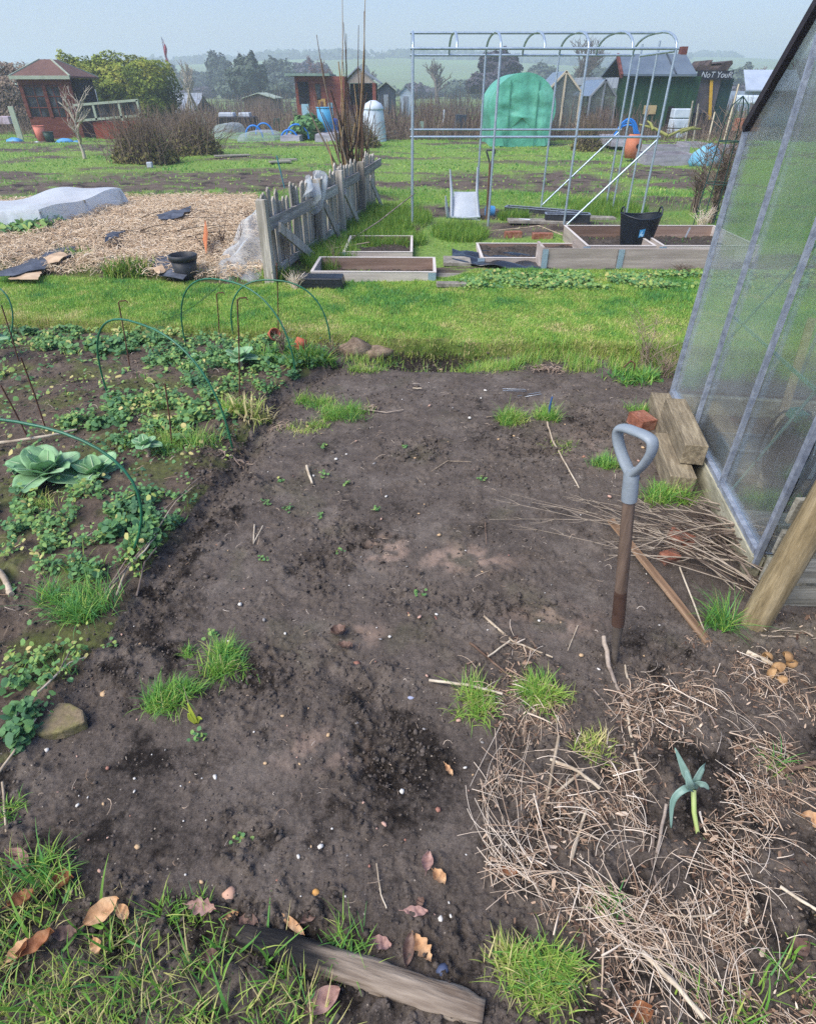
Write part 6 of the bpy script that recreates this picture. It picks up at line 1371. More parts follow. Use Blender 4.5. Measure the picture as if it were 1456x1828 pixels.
# trays
for (a, b, d_, h_, lab) in [((900, 378), (1030, 390), .16, .05, 'long flat black tray behind the soil box'), ((973, 398), (1050, 402), .14, .09, 'black planter tray with pale rim left of the trug')]:
    p, q = GG(*a), GG(*b); dd = (q - p); az = math.atan2(dd.y, dd.x); t_ = thing('seed_tray', lab, 'tray', p); ex = dd.normalized(); ey = Vector((-ex.y, ex.x, 0)); L_ = dd.length; z0 = hz(p.x, p.y)
    for A_, B_ in (((0, 0), (L_, 0)), ((0, d_), (L_, d_)), ((0, 0), (0, d_)), ((L_, 0), (L_, d_))):
        m0, m1 = p + ex * A_[0] + ey * A_[1], p + ex * B_[0] + ey * B_[1]; m0.z = m1.z = z0 + h_ / 2 + .01; mb = MB(); mb.beam(m0, m1, .012, h_); mb.build('side', BLK, t_)
        m0.z = m1.z = z0 + h_ + .016; mb = MB(); mb.beam(m0, m1, .022, .008); mb.build('rim', PV, t_)
brick(915, 423, .1, (.20, .10, .07), 'orange brick on edge behind the soil box, left one', grp='bricks behind the boxes'); brick(967, 426, .0, (.24, .10, .07), 'orange brick behind the soil box, right one', grp='bricks behind the boxes')
for pts, r_, lab in [([(875, 418, .02), (940, 416, .05), (960, 413, .05), (1005, 428, .03)], .006, 'bent pale cane over the orange bricks'), ([(925, 399, .03), (945, 400, .03)], .012, 'short white pipe on the plank shelf')]:
    stick(pts, r_, r_, lab, TWIGP if 'cane' in lab else PW, 'cane')
a = GG(600, 448, .02); b = D(740, 345, 8.5); mb = MB(); mb.tube([a, a.lerp(b, .5) - Vector((0, 0, .03)), b], .007, n=6); tag(mb.build('long_cane', TWIGO), 'long thin cane leaning from the grassy box to the metal frame', 'cane')
a, b = GG(590, 455, .06), GG(660, 450, .1); mb = MB(); mb.tube([a, b], .006, n=6); tag(mb.build('short_cane', TWIGP), 'pale cane lying across the grassy plank box', 'cane')
for a, lab in (((1223, 430), 'white plant tag in the box beside the greenhouse'), ((1096, 428), 'white plant tag left of the trug'), ((1218, 475), 'white plant tag leaning on the long box front')):
    p = GG(*a, .05); mb = MB(); mb.box(p + Vector((0, 0, .04)), (.018, .004, .11), (.1, .2, 0)); tag(mb.build('plant_tag', PW), lab, 'plant tag')
deadplant(1215, 490, .10, 60, .14, 'heap of dry weeds against the long box front', .003, .35, side=2); deadplant(745, 425, .18, 30, .08, 'dry brown weeds in the corner of the grassy box', .003, .5, side=2)
# ---- metal tunnel frame
TB = M('zinc_tube', '#9fb0ba', '#bccad2', scale=20, rough=.35, metal=.55, bump=.1)
yF, yBk = YB(410), YB(374)
xs = [xat(727, yF, 0), xat(857, yF, 0), xat(990, yF, 0), xat(1128, yF, 0)]; xb = [xat(742, yBk, 0), xat(855, yBk, 0), xat(971, yBk, 0), xat(1089, yBk, 0)]
xL, xR = (xs[0] + xb[0]) / 2, (xs[3] + xb[3]) / 2
xx = [xL + (xR - xL) * i / 6 for i in range(7)]; Zev = 1.875; Zr = 2.06; ym = (yF + yBk) / 2
fr_ = thing('tunnel_frame', 'bare galvanised tube frame of a small walk in tunnel', 'tunnel frame', (xx[3], ym, 0)); RT = .0145
def T_(name, pts, r=RT, n=8): mb = MB(); mb.tube(pts, r, n=n); return mb.build(name, TB, fr_)
def arc(x):
    ps = []
    for i in range(13):
        an = math.pi * i / 12; ps.append(Vector((x, ym - (yBk - yF) / 2 * math.copysign(abs(math.cos(an)) ** .8, math.cos(an)), Zev + (Zr - Zev) * math.sin(an))))
    return ps
for i, x in enumerate(xx):
    if i % 2 == 0:
        T_('front_leg', [Vector((x, yF, -.1)), Vector((x, yF, Zev))]); T_('back_leg', [Vector((x, yBk, -.1)), Vector((x, yBk, Zev))])
    T_('roof_hoop', arc(x))
for y_, z_, nm in ((yF, Zev, 'eaves_rail'), (yBk, Zev, 'eaves_rail'), (ym, Zr, 'ridge_rail'), (yF, 1.03, 'side_rail'), (yBk, 1.03, 'side_rail')): T_(nm, [Vector((xx[0] - .03, y_, z_)), Vector((xx[6] + .03, y_, z_))], RT * .95)
T_('brace', [Vector((xx[4], yF, .02)), Vector((xx[6], yF, 1.0))], RT * .9); T_('brace', [Vector((xx[4], yBk, .05)), Vector((xx[6], yBk, 1.0))], RT * .9)
for x, dy in ((xx[0], .55), (xx[6], .6), (xx[6], 1.25)): T_('end_post', [Vector((x, yF + dy, -.05)), Vector((x, yF + dy, Zev + .1))], RT * .95)
T_('end_rail', [Vector((xx[0], yF, Zev - .02)), Vector((xx[0], yF + .55, Zev - .02))]); T_('end_rail', [Vector((xx[6], yF, Zev - .02)), Vector((xx[6], yF + 1.25, Zev - .02))])
# ---- cane bundle behind the fence
cb = GG(650, 330); cb = Vector((xat(640, 10.9, .1), 10.9, 0)); CN = [M('cane_' + n_, a_, b_, scale=12, rough=.8, bump=.2) for n_, a_, b_ in (('brown', '#4f3c30', '#6e5644'), ('grey', '#6a5e50', '#8c7e6c'), ('tan', '#8a7250', '#ab9068'), ('dark', '#30261f', '#453830'))]
tops = [(652, -20), (650, 20), (611, -10), (613, 40), (616, 75), (612, 110), (618, 60), (565, 62), (573, 105), (640, 45), (604, 110), (645, 130), (632, 150), (655, 165), (560, 150), (548, 190), (590, 160), (600, 190), (662, 180), (625, 200), (640, 215), (575, 200), (668, 205), (610, 215)]
for i in range(44):
    tx, ty = tops[i] if i < len(tops) else (random.uniform(575, 668), random.uniform(185, 262)); b = cb + Vector((random.gauss(-.02, .13), random.gauss(0, .08), 0)); t = D(tx, ty, cb.y + random.uniform(-.15, .2)); mid = b.lerp(t, .5) + Vector((random.gauss(0, .035), 0, 0)); q1 = b.lerp(t, .25) + Vector((random.gauss(0, .02), 0, 0))
    r = random.uniform(.010, .024) if i > 8 else random.uniform(.009, .015); mb = MB(); mb.tube([b, q1, mid, b.lerp(t, .78) + Vector((random.gauss(0, .02), 0, 0)), t], [r, r, r * .85, r * .65, r * .4], n=6)
    lab = 'tall cane reaching highest from the bundle behind the fence' if i == 0 else 'stick in the upright bundle behind the fence'
    tag(mb.build('cane', CN[random.choice((0, 0, 1, 2, 3, 3))]), lab, 'cane', 'sticks bundled behind the fence')
# ---- obelisk
ob = GG(1262, 405); OBM = M('obelisk_green', '#1f3a36', '#2f4c46', scale=12, rough=.4); t_ = thing('plant_obelisk', 'slim dark green metal obelisk among dry stems', 'obelisk', ob)
tp = D(1298, 178, ob.y); hO = tp.z
for i in range(4):
    an = math.pi / 4 + i * math.pi / 2; b = ob + Vector((math.cos(an) * .19, math.sin(an) * .19, 0)); m1 = ob + Vector((math.cos(an) * .13, math.sin(an) * .13, hO * .82)); mb = MB(); mb.tube([b, m1, ob + Vector((math.cos(an) * .09, math.sin(an) * .09, hO * .94)), ob + Vector((0, 0, hO))], .0065, n=6); mb.build('upright', OBM, t_)
for z_, r_ in ((.12, .185), (.5, .155), (.95, .135)):
    mb = MB(); mb.tube([ob + Vector((r_ * math.cos(a * math.pi / 8), r_ * math.sin(a * math.pi / 8), z_)) for a in range(16)], .006, n=5, closed=True); mb.build('ring', OBM, t_)
deadplant(1268, 398, 1.35, 40, .22, 'tall dry brown plants climbing beside the obelisk', .008, .6, side=12, mat=DEADW); deadplant(1250, 410, .3, 50, .2, 'pale dry grass at the foot of the obelisk', .004, .95, side=2, mat=STRAW); deadplant(1240, 380, 1.1, 20, .3, 'second clump of dry brown plants nearer the greenhouse', .008, .55, side=12, mat=DEADW)
# ================================================================ far plots
def X_(px, Y, z=0): return xat(px, Y, z)
def gz(x, y): return hz(x, y)
def bar(mb, a, b, w_, h_=None, up=(0, 0, 1)): mb.beam(a, b, w_, h_ or w_, up=up); return mb
RED = M('shed_red_brown', '#4c2822', '#66382e', '#7a4a3e', scale=1, stretch=(1, 1, 9), rough=.8, bump=.3, bscale=3); ROOFB = M('felt_brown', '#5c4640', '#74584e', scale=3, rough=.9, bump=.2, bscale=20)
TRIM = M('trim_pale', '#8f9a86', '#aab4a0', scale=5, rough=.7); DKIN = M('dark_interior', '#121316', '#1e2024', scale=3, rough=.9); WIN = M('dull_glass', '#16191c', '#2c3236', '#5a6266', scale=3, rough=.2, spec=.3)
# summerhouse
Y0 = 25.0; xl, xr = X_(64, Y0, 0), X_(152, Y0, 0); ze, za = zat(139, Y0), zat(104, Y0); W0 = xr - xl
t_ = thing('summerhouse', 'dark red summerhouse with a pointed felt roof and glazed door', 'summerhouse', ((xl + xr) / 2, Y0 + 1, 0))
mb = MB(); mb.box(((xl + xr) / 2, Y0 + 1.05, .35), (W0, 2.0, .7)); mb.build('wall', RED, t_)
for a in (xl + .05, xl + W0 * .47, xr - .28, xr - .05):
    mb = MB(); bar(mb, (a, Y0 + .06, .70), (a, Y0 + .06, ze), .12 if a != xr - .28 else .3, .08, up=(0, 1, 0)); mb.build('post', RED, t_)
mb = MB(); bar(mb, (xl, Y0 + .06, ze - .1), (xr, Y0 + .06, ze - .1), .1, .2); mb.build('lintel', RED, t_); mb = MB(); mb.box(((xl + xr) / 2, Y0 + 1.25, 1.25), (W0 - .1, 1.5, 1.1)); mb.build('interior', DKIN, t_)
for k, (a, b) in enumerate(((xl + .12, xl + W0 * .44), (xl + W0 * .5, xr - .45))):
    mb = MB(); mb.box(((a + b) / 2, Y0 + .10, 1.2), (b - a, .02, .98)); wn = mb.build('window', WIN, t_)
    for z_ in (.98, 1.3, 1.58):
        mb = MB(); mb.box(((a + b) / 2, Y0 + .08, z_), (b - a, .02, .03)); mb.build('glazing_bar', RED, wn)
    mb = MB(); mb.box(((a + b) / 2, Y0 + .08, 1.2), (.03, .018, .95)); mb.build('glazing_bar', RED, wn)
mb = MB(); ov = .14; c0 = ((xl + xr) / 2 - .1, Y0 + 1); base_ = [(xl - ov, Y0 - ov), (xr + ov, Y0 - ov), (xr + ov, Y0 + 2 + ov), (xl - ov, Y0 + 2 + ov)]; tw_ = .2
vs = [(a, b, ze) for a, b in base_] + [(a, b, ze + .05) for a, b in base_] + [(c0[0] - tw_, c0[1] - tw_, za), (c0[0] + tw_, c0[1] - tw_, za), (c0[0] + tw_, c0[1] + tw_, za), (c0[0] - tw_, c0[1] + tw_, za)]
mb.add(vs, [(0, 3, 2, 1), (0, 1, 5, 4), (1, 2, 6, 5), (2, 3, 7, 6), (3, 0, 4, 7), (4, 5, 9, 8), (5, 6, 10, 9), (6, 7, 11, 10), (7, 4, 8, 11), (8, 9, 10, 11)]); rf = mb.build('roof', ROOFB, t_)
for i in range(4):
    mb = MB(); bar(mb, vs[4 + i], vs[8 + i], .05); mb.build('hip_strip', TRIM, rf)
mb = MB(); bar(mb, (xl - ov, Y0 - ov - .03, ze + .01), (xr + ov, Y0 - ov - .03, ze + .01), .04, .10); mb.build('fascia', TRIM, t_)
# cold frame beside it
xa, xb_ = X_(178, 25, .2), X_(258, 25, .2); t_ = thing('cold_frame', 'red sided cold frame with pale rimmed glass beside the summerhouse', 'cold frame', ((xa + xb_) / 2, 25.4, 0)); BRW = M('frame_red', '#7c3426', '#944434', scale=3, rough=.8)
mb = MB(); mb.box(((xa + xb_) / 2 - .1, 25.4, .28), (xb_ - xa, 1, .56)); mb.build('base', BRW, t_)
for (a, b) in (((xa - .6, 24.86, .60), (xb_ + .1, 24.86, .76)), ((xa - .6, 24.86, 1.05), (xb_ + .1, 24.86, 1.20)), ((xb_ + .05, 24.86, .0), (xb_ + .05, 24.86, 1.2)), ((xa + .1, 24.86, .6), (xa + .1, 24.86, 1.05)), ((xa + 1.0, 24.86, .6), (xa + 1.0, 24.86, 1.1))):
    mb = MB(); bar(mb, a, b, .07, .07, up=(0, 1, 0) if abs(a[0] - b[0]) < .1 else (0, 0, 1)); mb.build('frame_bar', TRIM, t_)
mb = MB(); mb.slab([(xa - .55, 24.95, .62), (xb_ + .08, 24.95, .75), (xb_ + .08, 24.95, 1.18), (xa - .55, 24.95, 1.06)], .02, (0, 1, 0)); mb.build('pane', WIN, t_)
# clutter near the summerhouse
def boxthing(name, label, cat_, px0, px1, py0, py1, Y, dep, mat, grp=None, bevel=.01, top=None):
    x0, x1 = X_(px0, Y, 0), X_(px1, Y, 0); z0, z1 = (0 if py1 is None else max(0, zat(py1, Y))), zat(py0, Y); mb = MB(); mb.box(((x0 + x1) / 2, Y + dep / 2, (z0 + z1) / 2), (x1 - x0, dep, z1 - z0), taper=.94); o = mb.build(name, mat, bevel=bevel); return tag(o, label, cat_, grp)
def bucket(px, py, Y, r, h_, mat, label, name='bucket', cat_='bucket'):
    x0 = X_(px, Y, 0); c = Vector((x0, Y, hz(x0, Y))); t_ = thing(name, label, cat_, c); mb = MB(); mb.lathe([(0, 0), (r * .78, 0), (r, h_), (r * .92, h_), (r * .72, .02), (0, .02)], c, 18); mb.build('body', mat, t_); mb = MB(); mb.tube([c + Vector((r * math.cos(a * .3927), r * math.sin(a * .3927), h_)) for a in range(16)], r * .07, n=5, closed=True); mb.build('rim', mat, t_)
SAL = M('salmon_plastic', '#c4705c', '#d88a74', scale=4, rough=.5); GRNP = M('dark_green_plastic', '#1f3a30', '#2c4c40', scale=4, rough=.5)
bucket(78, 250, 23.6, .18, .42, SAL, 'salmon coloured bucket at the summerhouse step'); bucket(92, 252, 23.4, .16, .28, GRNP, 'dark green bucket beside the salmon one')
for px, Y, s_, lab, m_ in [(30, 23.4, .28, 'crumpled blue bag left of the summerhouse', BLUEC), (118, 23.3, .26, 'blue bag on the grass before the summerhouse', BLUEC), (138, 23.3, .14, 'small blue bag nearest the bare tree', BLUEC), (68, 23.3, .12, 'white bag at the summerhouse corner', PW), (128, 23.4, .12, 'white bag between the two blue bags', PW)]:
    rock(Vector((X_(px, Y, 0), Y, 0)), (s_, s_ * .6, s_ * .55), int(px), m_, lab, 'bag', 'plastic_bag', 'bags by the summerhouse', rough_=.25)
boxthing('board', 'pale board leaning by the summerhouse left side', 'board', 34, 44, 190, None, 24.2, .05, TRIM)
# hedge + evergreen
CONI = M('conifer_green', '#46541a', '#62742a', '#869636', '#a8a648', attr='tint', rough=.8, trans=.15); BRH = M('brown_hedge', '#5e5246', '#7c6c5c', '#988672', attr='tint', rough=.9)
def cloud(name, label, cat_, c, rad, n, size, mat, seed=0, boxy=2.0, tl=(.3, .9), trunk=None, group=None, gap=.0, lump=.25):
    """leafy mass: faces over an uneven rounded volume"""
    u = rng.normal(size=(n, 3)); u /= np.linalg.norm(u, axis=1, keepdims=True); k = (np.abs(u) ** boxy).sum(1) ** (-1 / boxy); u2 = u * k[:, None]
    rr = (1 - .35 * rng.random(n) ** 2) * (1 + lump * fbm(u[:, 0] * 2 + seed, u[:, 2] * 2 + u[:, 1] * 1.3, 1.0, 3, seed)); keep = fbm(u[:, 0] * 3 + seed, u[:, 2] * 3 - u[:, 1], 1.2, 2, seed + 5) > (-1 + gap); u2, rr, u = u2[keep], rr[keep], u[keep]; n = len(u)
    p = np.array(c) + u2 * rr[:, None] * np.array(rad); p[:, 2] = np.maximum(p[:, 2], .03)
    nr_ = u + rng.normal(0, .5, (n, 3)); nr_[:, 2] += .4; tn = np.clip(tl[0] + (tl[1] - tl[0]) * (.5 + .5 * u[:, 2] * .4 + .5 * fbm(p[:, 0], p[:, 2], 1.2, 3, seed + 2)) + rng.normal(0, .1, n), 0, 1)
    V, Fc, T = leaves(p, nr_, rng.uniform(*size, n), tn, asp=1.5, k=5)
    if trunk:
        base = Vector((c[0], c[1], 0)); base.z = hz(c[0], c[1]); t_ = thing(name, label, cat_, base, group); npo('crown', V, Fc, 3, mat, dict(tint=T), parent=t_); mb = MB(); mb.tube([base, base.lerp(Vector(c), .6), Vector(c)], [trunk, trunk * .8, trunk * .4], n=8); mb.build('trunk', TWIGB, t_); return t_
    return tag(npo(name, V, Fc, 3, mat, dict(tint=T)), label, cat_, group)
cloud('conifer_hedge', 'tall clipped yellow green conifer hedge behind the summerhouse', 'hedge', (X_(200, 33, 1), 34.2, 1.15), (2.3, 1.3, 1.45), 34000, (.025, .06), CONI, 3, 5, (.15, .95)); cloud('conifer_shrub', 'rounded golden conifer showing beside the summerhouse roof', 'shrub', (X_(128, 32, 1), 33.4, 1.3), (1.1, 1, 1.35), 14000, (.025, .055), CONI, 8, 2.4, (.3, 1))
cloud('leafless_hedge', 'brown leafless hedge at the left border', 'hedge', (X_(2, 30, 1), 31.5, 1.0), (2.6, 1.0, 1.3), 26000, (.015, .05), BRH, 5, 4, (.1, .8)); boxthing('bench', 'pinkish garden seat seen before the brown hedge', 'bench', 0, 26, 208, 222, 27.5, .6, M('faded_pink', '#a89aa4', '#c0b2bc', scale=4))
# ---- branching trees
def tree_paths(c, h_, n0, spread, levels, r0, up=.5, seed=1, segs=5):
    rnd = random.Random(seed); out = []
    def grow(p, d, L_, r, lv):
        pts = [p]; q = p.copy(); dd = d.copy()
        for k in range(segs): dd = (dd + Vector((rnd.gauss(0, .13), rnd.gauss(0, .13), rnd.gauss(.03, .08)))).normalized(); q = q + dd * (L_ / segs); pts.append(q.copy())
        out.append((pts, [r * (1 - .6 * k / segs) for k in range(segs + 1)], lv))
        if lv < levels:
            nb = n0 if lv == 0 else rnd.randint(3, 5)
            for b in range(nb):
                k = rnd.randint(2 if lv == 0 else 1, segs); az = rnd.uniform(0, 6.283); e = Vector((math.cos(az), math.sin(az), 0)); nd = (dd * (up + .35) + e * spread + Vector((0, 0, up * .6))).normalized(); grow(pts[k], nd, L_ * rnd.uniform(.5, .72), r * (.62 if lv == 0 else .5), lv + 1)
    grow(c, Vector((rnd.gauss(0, .05), 0, 1)).normalized(), h_ * .42, r0, 0); return out
def bare_tree(label, c, h_, n0, spread, levels, r0, up=.5, seed=1, mat=TWIG, ti=.5, rmin=.0, name='bare_tree', group='bare trees'):
    c = Vector(c); ps = tree_paths(c, h_, n0, spread, levels, r0, up, seed); t_ = thing(name, label, 'tree', c, group)
    tr_ = [q for q in ps if q[2] == 0]; cr = [q for q in ps if q[2] > 0]
    for nm, qs in (('trunk', tr_), ('crown', cr)):
        V, Fc, T = strands(np.array([[tuple(v) for v in q[0]] for q in qs]), np.maximum(np.array([q[1] for q in qs]), rmin), np.clip(rng.normal(ti, .12, len(qs)), 0, 1), 4 if nm == 'crown' else 7); npo(nm, V, Fc, 4, mat, dict(tint=T), parent=t_)
    return t_
PALEB = M('pale_bark', '#8a8274', '#a8a090', '#c4bcaa', attr='tint', rough=.9); GREYB = M('grey_twigs', '#4c4640', '#6a625a', '#8a8278', attr='tint', rough=.95); REDT = M('reddish_twigs', '#5a4440', '#7a5c58', '#947470', attr='tint', rough=.95)
bare_tree('small pale barked fruit tree in front of the summerhouse', GG(152, 284), zat(128, YB(284)) * 1.0, 7, .75, 3, .045, .5, 11, PALEB, .6, .005)
# brown shrubs
def shrub(px, py, wpx, pytop, n, label, mat=BRH, seed=0):
    c = GG(px, py); hh = zat(pytop, c.y); rw = S(wpx / 2, c.y); P_ = []; Rr = []
    t_ = thing('winter_shrub', label, 'shrub', c, 'leafless shrubs')
    for i in range(n):
        az = rng.uniform(0, 6.283); lean = abs(rng.normal(0, .55)); L_ = hh * rng.uniform(.5, 1.1); b = c + Vector((rng.normal(0, rw * .3), rng.normal(0, .25), 0)); pp = []
        for k in range(6): t = k / 5; pp.append((b.x + math.cos(az) * lean * rw * t ** 1.2 + rng.normal(0, .012), b.y + math.sin(az) * lean * .6 * t ** 1.2, b.z + L_ * t * (1 - .25 * lean * t)))
        P_.append(pp); Rr.append([.009 * (1 - .6 * k / 5) for k in range(6)])
    V, Fc, T = strands(np.array(P_), np.array(Rr), np.clip(rng.normal(.4, .2, n), 0, 1)); npo('stems', V, Fc, 4, mat, dict(tint=T), parent=t_)
    n2 = n * 5; az = rng.uniform(0, 6.283, n2); q = np.sqrt(rng.random(n2)); p = np.stack([c.x + np.cos(az) * q * rw * .9, c.y + np.sin(az) * q * .6, hh * .75 * (1 - q ** 2 * .8) * rng.random(n2) ** 1.2], -1); V, Fc, T = leaves(p, rng.normal(size=(n2, 3)), rng.uniform(.015, .045, n2), np.clip(rng.normal(.5, .25, n2), 0, 1)); npo('foliage', V, Fc, 3, M('shrub_foliage', '#5e5436', '#74703e', '#8a8650', attr='tint', rough=.9), dict(tint=T), parent=t_)
shrub(262, 290, 130, 192, 520, 'bushy brown shrub, left of the two before the netted beds'); shrub(345, 276, 120, 190, 480, 'bushy brown shrub, right of the two before the netted beds'); shrub(640, 262, 90, 205, 350, 'low brown scrub behind the stick bundle'); shrub(1045, 268, 60, 205, 320, 'brown scrub between green tunnel and blue hoops')
# grey poly roof building, wigwam poles
def vault(name, label, cat_, px0, px1, pyt, Y, L_, mat, n=16, sh=.5, endmat=None, z0=0):
    x0, x1 = X_(px0, Y, 0), X_(px1, Y, 0); h_ = zat(pyt, Y); c = (x0 + x1) / 2; r = (x1 - x0) / 2; t_ = thing(name, label, cat_, (c, Y, 0)); mb = MB()
    f = lambda u, v: Vector((c - r * math.copysign(abs(math.cos(math.pi * u)) ** sh, math.cos(math.pi * u)), Y + L_ * v, z0 + (h_ - z0) * abs(math.sin(math.pi * u)) ** .8)); mb.grid(f, n * 2, 6); mb.build('cover', mat, t_)
    mb = MB(); ring = [f(i / (n * 2), 0) for i in range(n * 2 + 1)]; mb.add([p + Vector((0, .01, 0)) for p in ring] + [Vector((c, Y - .0, (h_) * .5))], [(i, i + 1, len(ring)) for i in range(len(ring) - 1)] + [(len(ring) - 1, 0, len(ring))]); mb.build('end_panel', endmat or mat, t_); return t_, f
GRYR = M('grey_cladding', '#707880', '#8a929a', '#a0a8ae', scale=.8, stretch=(6, 6, 1), rough=.7)
x0, x1 = X_(252, 46, 0), X_(345, 46, 0); mb = MB(); mb.grid(lambda u, v: Vector((x0 + (x1 - x0) * u, 46 + 3 * math.sin(v * 1.57), .15 + (zat(166, 46) - .15) * v ** .8)), 30, 10); mb.slab([(x0, 46, 0), (x1, 46, 0), (x1, 46, .15), (x0, 46, .15)], .1, (0, 1, 0)); mb.grid(lambda u, v: Vector((x1 - (x1 - x0) * u, 52 - 3 * math.sin(v * 1.57), .15 + (zat(166, 46) - .15) * v ** .8)), 30, 10); tag(mb.build('polytunnel', GRYR), 'long grey polytunnel behind the shrubs', 'polytunnel')
t_ = thing('cane_wigwam', 'wigwam of bleached poles behind the brown shrubs', 'cane wigwam', (X_(352, 27, 0), 27, 0))
for i in range(6):
    an = i * 1.047; mb = MB(); mb.tube([(X_(352, 27, 0) + .6 * math.cos(an), 27 + .5 * math.sin(an), 0), (X_(352, 27, 0) - .06 * math.cos(an), 27, 1.55)], .03, n=5); mb.build('pole', GW, t_)
# flag pole
Yf = 62; b = Vector((X_(313, Yf, 0), Yf, 0)); zt = zat(66, Yf); t_ = thing('flagpole', 'white flagpole with a limp red and white flag beyond the plots', 'flagpole', b); mb = MB(); mb.tube([b, b + Vector((0, 0, zt))], .06, n=8); mb.build('pole', PW, t_)
FR = M('flag_red', '#a84a54', '#bc626a', scale=2, rough=.8); mb = MB(); mb.grid(lambda u, v: b + Vector((.04 + .16 * u + .06 * math.sin(v * 9), .1 * math.sin(u * 7 + v * 4), zt - .1 - 1.5 * v - .4 * u)), 8, 14); mb.build('flag', FR, t_, solid=.01)
# black bin with clutter, cloches
boxthing('storage_bin', 'low black bin with white sacks on it behind the net cloches', 'bin', 389, 457, 209, None, 29, 1.0, M('bin_black', '#15181a', '#23272a', scale=3, rough=.6), None, .03)
for px, w_ in ((408, 28), (440, 20)):
    o = boxthing('white_sack', 'folded white sack on the black bin, %s' % ('larger one' if w_ == 28 else 'smaller one'), 'sack', px - w_ / 2, px + w_ / 2, 201, 209, 29.2, .5, PW, None, .03)
NETC = film('cloche_net', '#e6eef4', .34, .5, scale=6, gloss=.02)
for px0, px1, pt_, Y, lab in [(380, 424, 222, 24.6, 'white netted cloche, left and taller one'), (424, 492, 236, 23.6, 'wide low netted cloche beside the taller one')]: vault('net_cloche', lab, 'cloche', px0, px1, pt_, Y, 1.6, NETC, sh=.6)
# blue hoops over grey beds
BH = M('hoop_blue', '#1c6cc0', '#2f86d8', scale=6, rough=.4); GB = M('grey_boards', '#7c7a80', '#96949a', '#aaa8ae', scale=2, stretch=(1, 1, 6), rough=.85, bump=.2)
def arch(px0, px1, pyt, Y, rad, mat, label, grp, pyb=246):
    x0, x1 = X_(px0, Y, 0), X_(px1, Y, 0); z0 = 0.1; h_ = zat(pyt, Y) - z0; mb = MB(); mb.tube([((x0 + x1) / 2 - (x1 - x0) / 2 * math.cos(math.pi * i / 16), Y, z0 + h_ * math.sin(math.pi * i / 16)) for i in range(17)], rad, n=6); tag(mb.build('cloche_hoop', mat), label, 'hoop', grp)
for i, (a, b, t) in enumerate([(503, 532, 232), (512, 552, 222), (520, 565, 217), (532, 572, 214), (545, 582, 213), (560, 594, 212), (568, 600, 212), (574, 602, 214), (458, 488, 220)]): arch(a, b, t, 23.9 + .35 * i, .03, BH, 'blue pipe hoop over the grey boarded beds' if i < 8 else 'single pale blue hoop left of the grey boarded beds', 'blue hoops over the grey beds')
arch(440, 470, 224, 25, .03, BH, 'faint blue hoop behind the low netted cloche', 'blue hoops over the grey beds')
boxthing('blue_crate', 'deep blue tarpaulin heap behind the blue hoops', 'tarpaulin', 553, 602, 213, None, 27.5, 1.2, M('tarp_blue', '#143c88', '#1f509c', scale=3, rough=.5), None, .1); bucket(583, 0, 25, .28, .92, M('water_butt_blue', '#3f8cb4', '#58a4c8', scale=2, rough=.5), 'pale blue water butt among the blue hoops', 'water_butt', 'water butt')
boxthing('grey_bed', 'grey boarded raised bed under the blue hoops, left', 'raised bed', 500, 536, 243, None, 23.5, 2.4, GB); boxthing('grey_bed', 'grey boarded raised bed under the blue hoops, right', 'raised bed', 562, 600, 240, None, 23.5, 2.4, GB)
cloud('brassica_bed', 'leafy green brassicas growing under the blue hoops', 'vegetables', (X_(548, 24.5, 0), 24.8, .42), (.55, .6, .35), 900, (.04, .09), LEAFM, 12, 2, (.4, .9))
# brown shed with flat roof
SHB = M('shed_brown', '#6c3a2e', '#844a3c', '#985c4c', scale=1, stretch=(1, 1, 8), rough=.85, bump=.2); FELT = M('felt_green', '#6e8478', '#8ca294', scale=3, rough=.9); YEL = M('door_yellow', '#b89048', '#ccA45c', scale=3, rough=.7)
Ys = 33; xa, xb_, xc = X_(533, Ys, 0), X_(590, Ys, 0), X_(618, Ys, 0); zt = zat(136, Ys)
t_ = thing('brown_shed', 'reddish brown shed with pale flat roof behind the blue hoops', 'shed', ((xa + xc) / 2, Ys + 1, 0))
mb = MB(); mb.box(((xa + xc) / 2, Ys + 1.3, zt / 2), (xc - xa, 2.4, zt)); mb.build('wall', SHB, t_); mb = MB(); mb.box(((xa + xb_) / 2 - .1, Ys + 1.1, zt + .05), (xb_ - xa + .5, 3, .09), (0, 0, 0)); mb.build('roof', FELT, t_)
for a, b, z0, z1, m_, nm in ((538, 556, .95, zat(146, Ys), DKIN, 'window'), (541, 554, .35, .95, M('window_pale', '#8cbcc8', '#b8d4dc', scale=3, rough=.3), 'window'), (568, 576, 1.1, zat(150, Ys), WIN, 'window'), (570, 584, .1, 1.15, YEL, 'door'), (556, 561, .1, .55, YEL, 'board'), (588, 596, .2, 1.0, M('window_blue', '#7ca4b0', '#98bcc6', scale=3, rough=.3), 'window')):
    x0, x1 = X_(a, Ys, 0), X_(b, Ys, 0); mb = MB(); mb.box(((x0 + x1) / 2, Ys + .08, (z0 + z1) / 2), (x1 - x0, .04, z1 - z0)); w_o = mb.build(nm, m_, t_)
    if nm == 'door': mb = MB(); mb.box(((x0 + x1) / 2, Ys + .05, .75), ((x1 - x0) * .35, .02, .6)); mb.build('panel', RED, w_o)
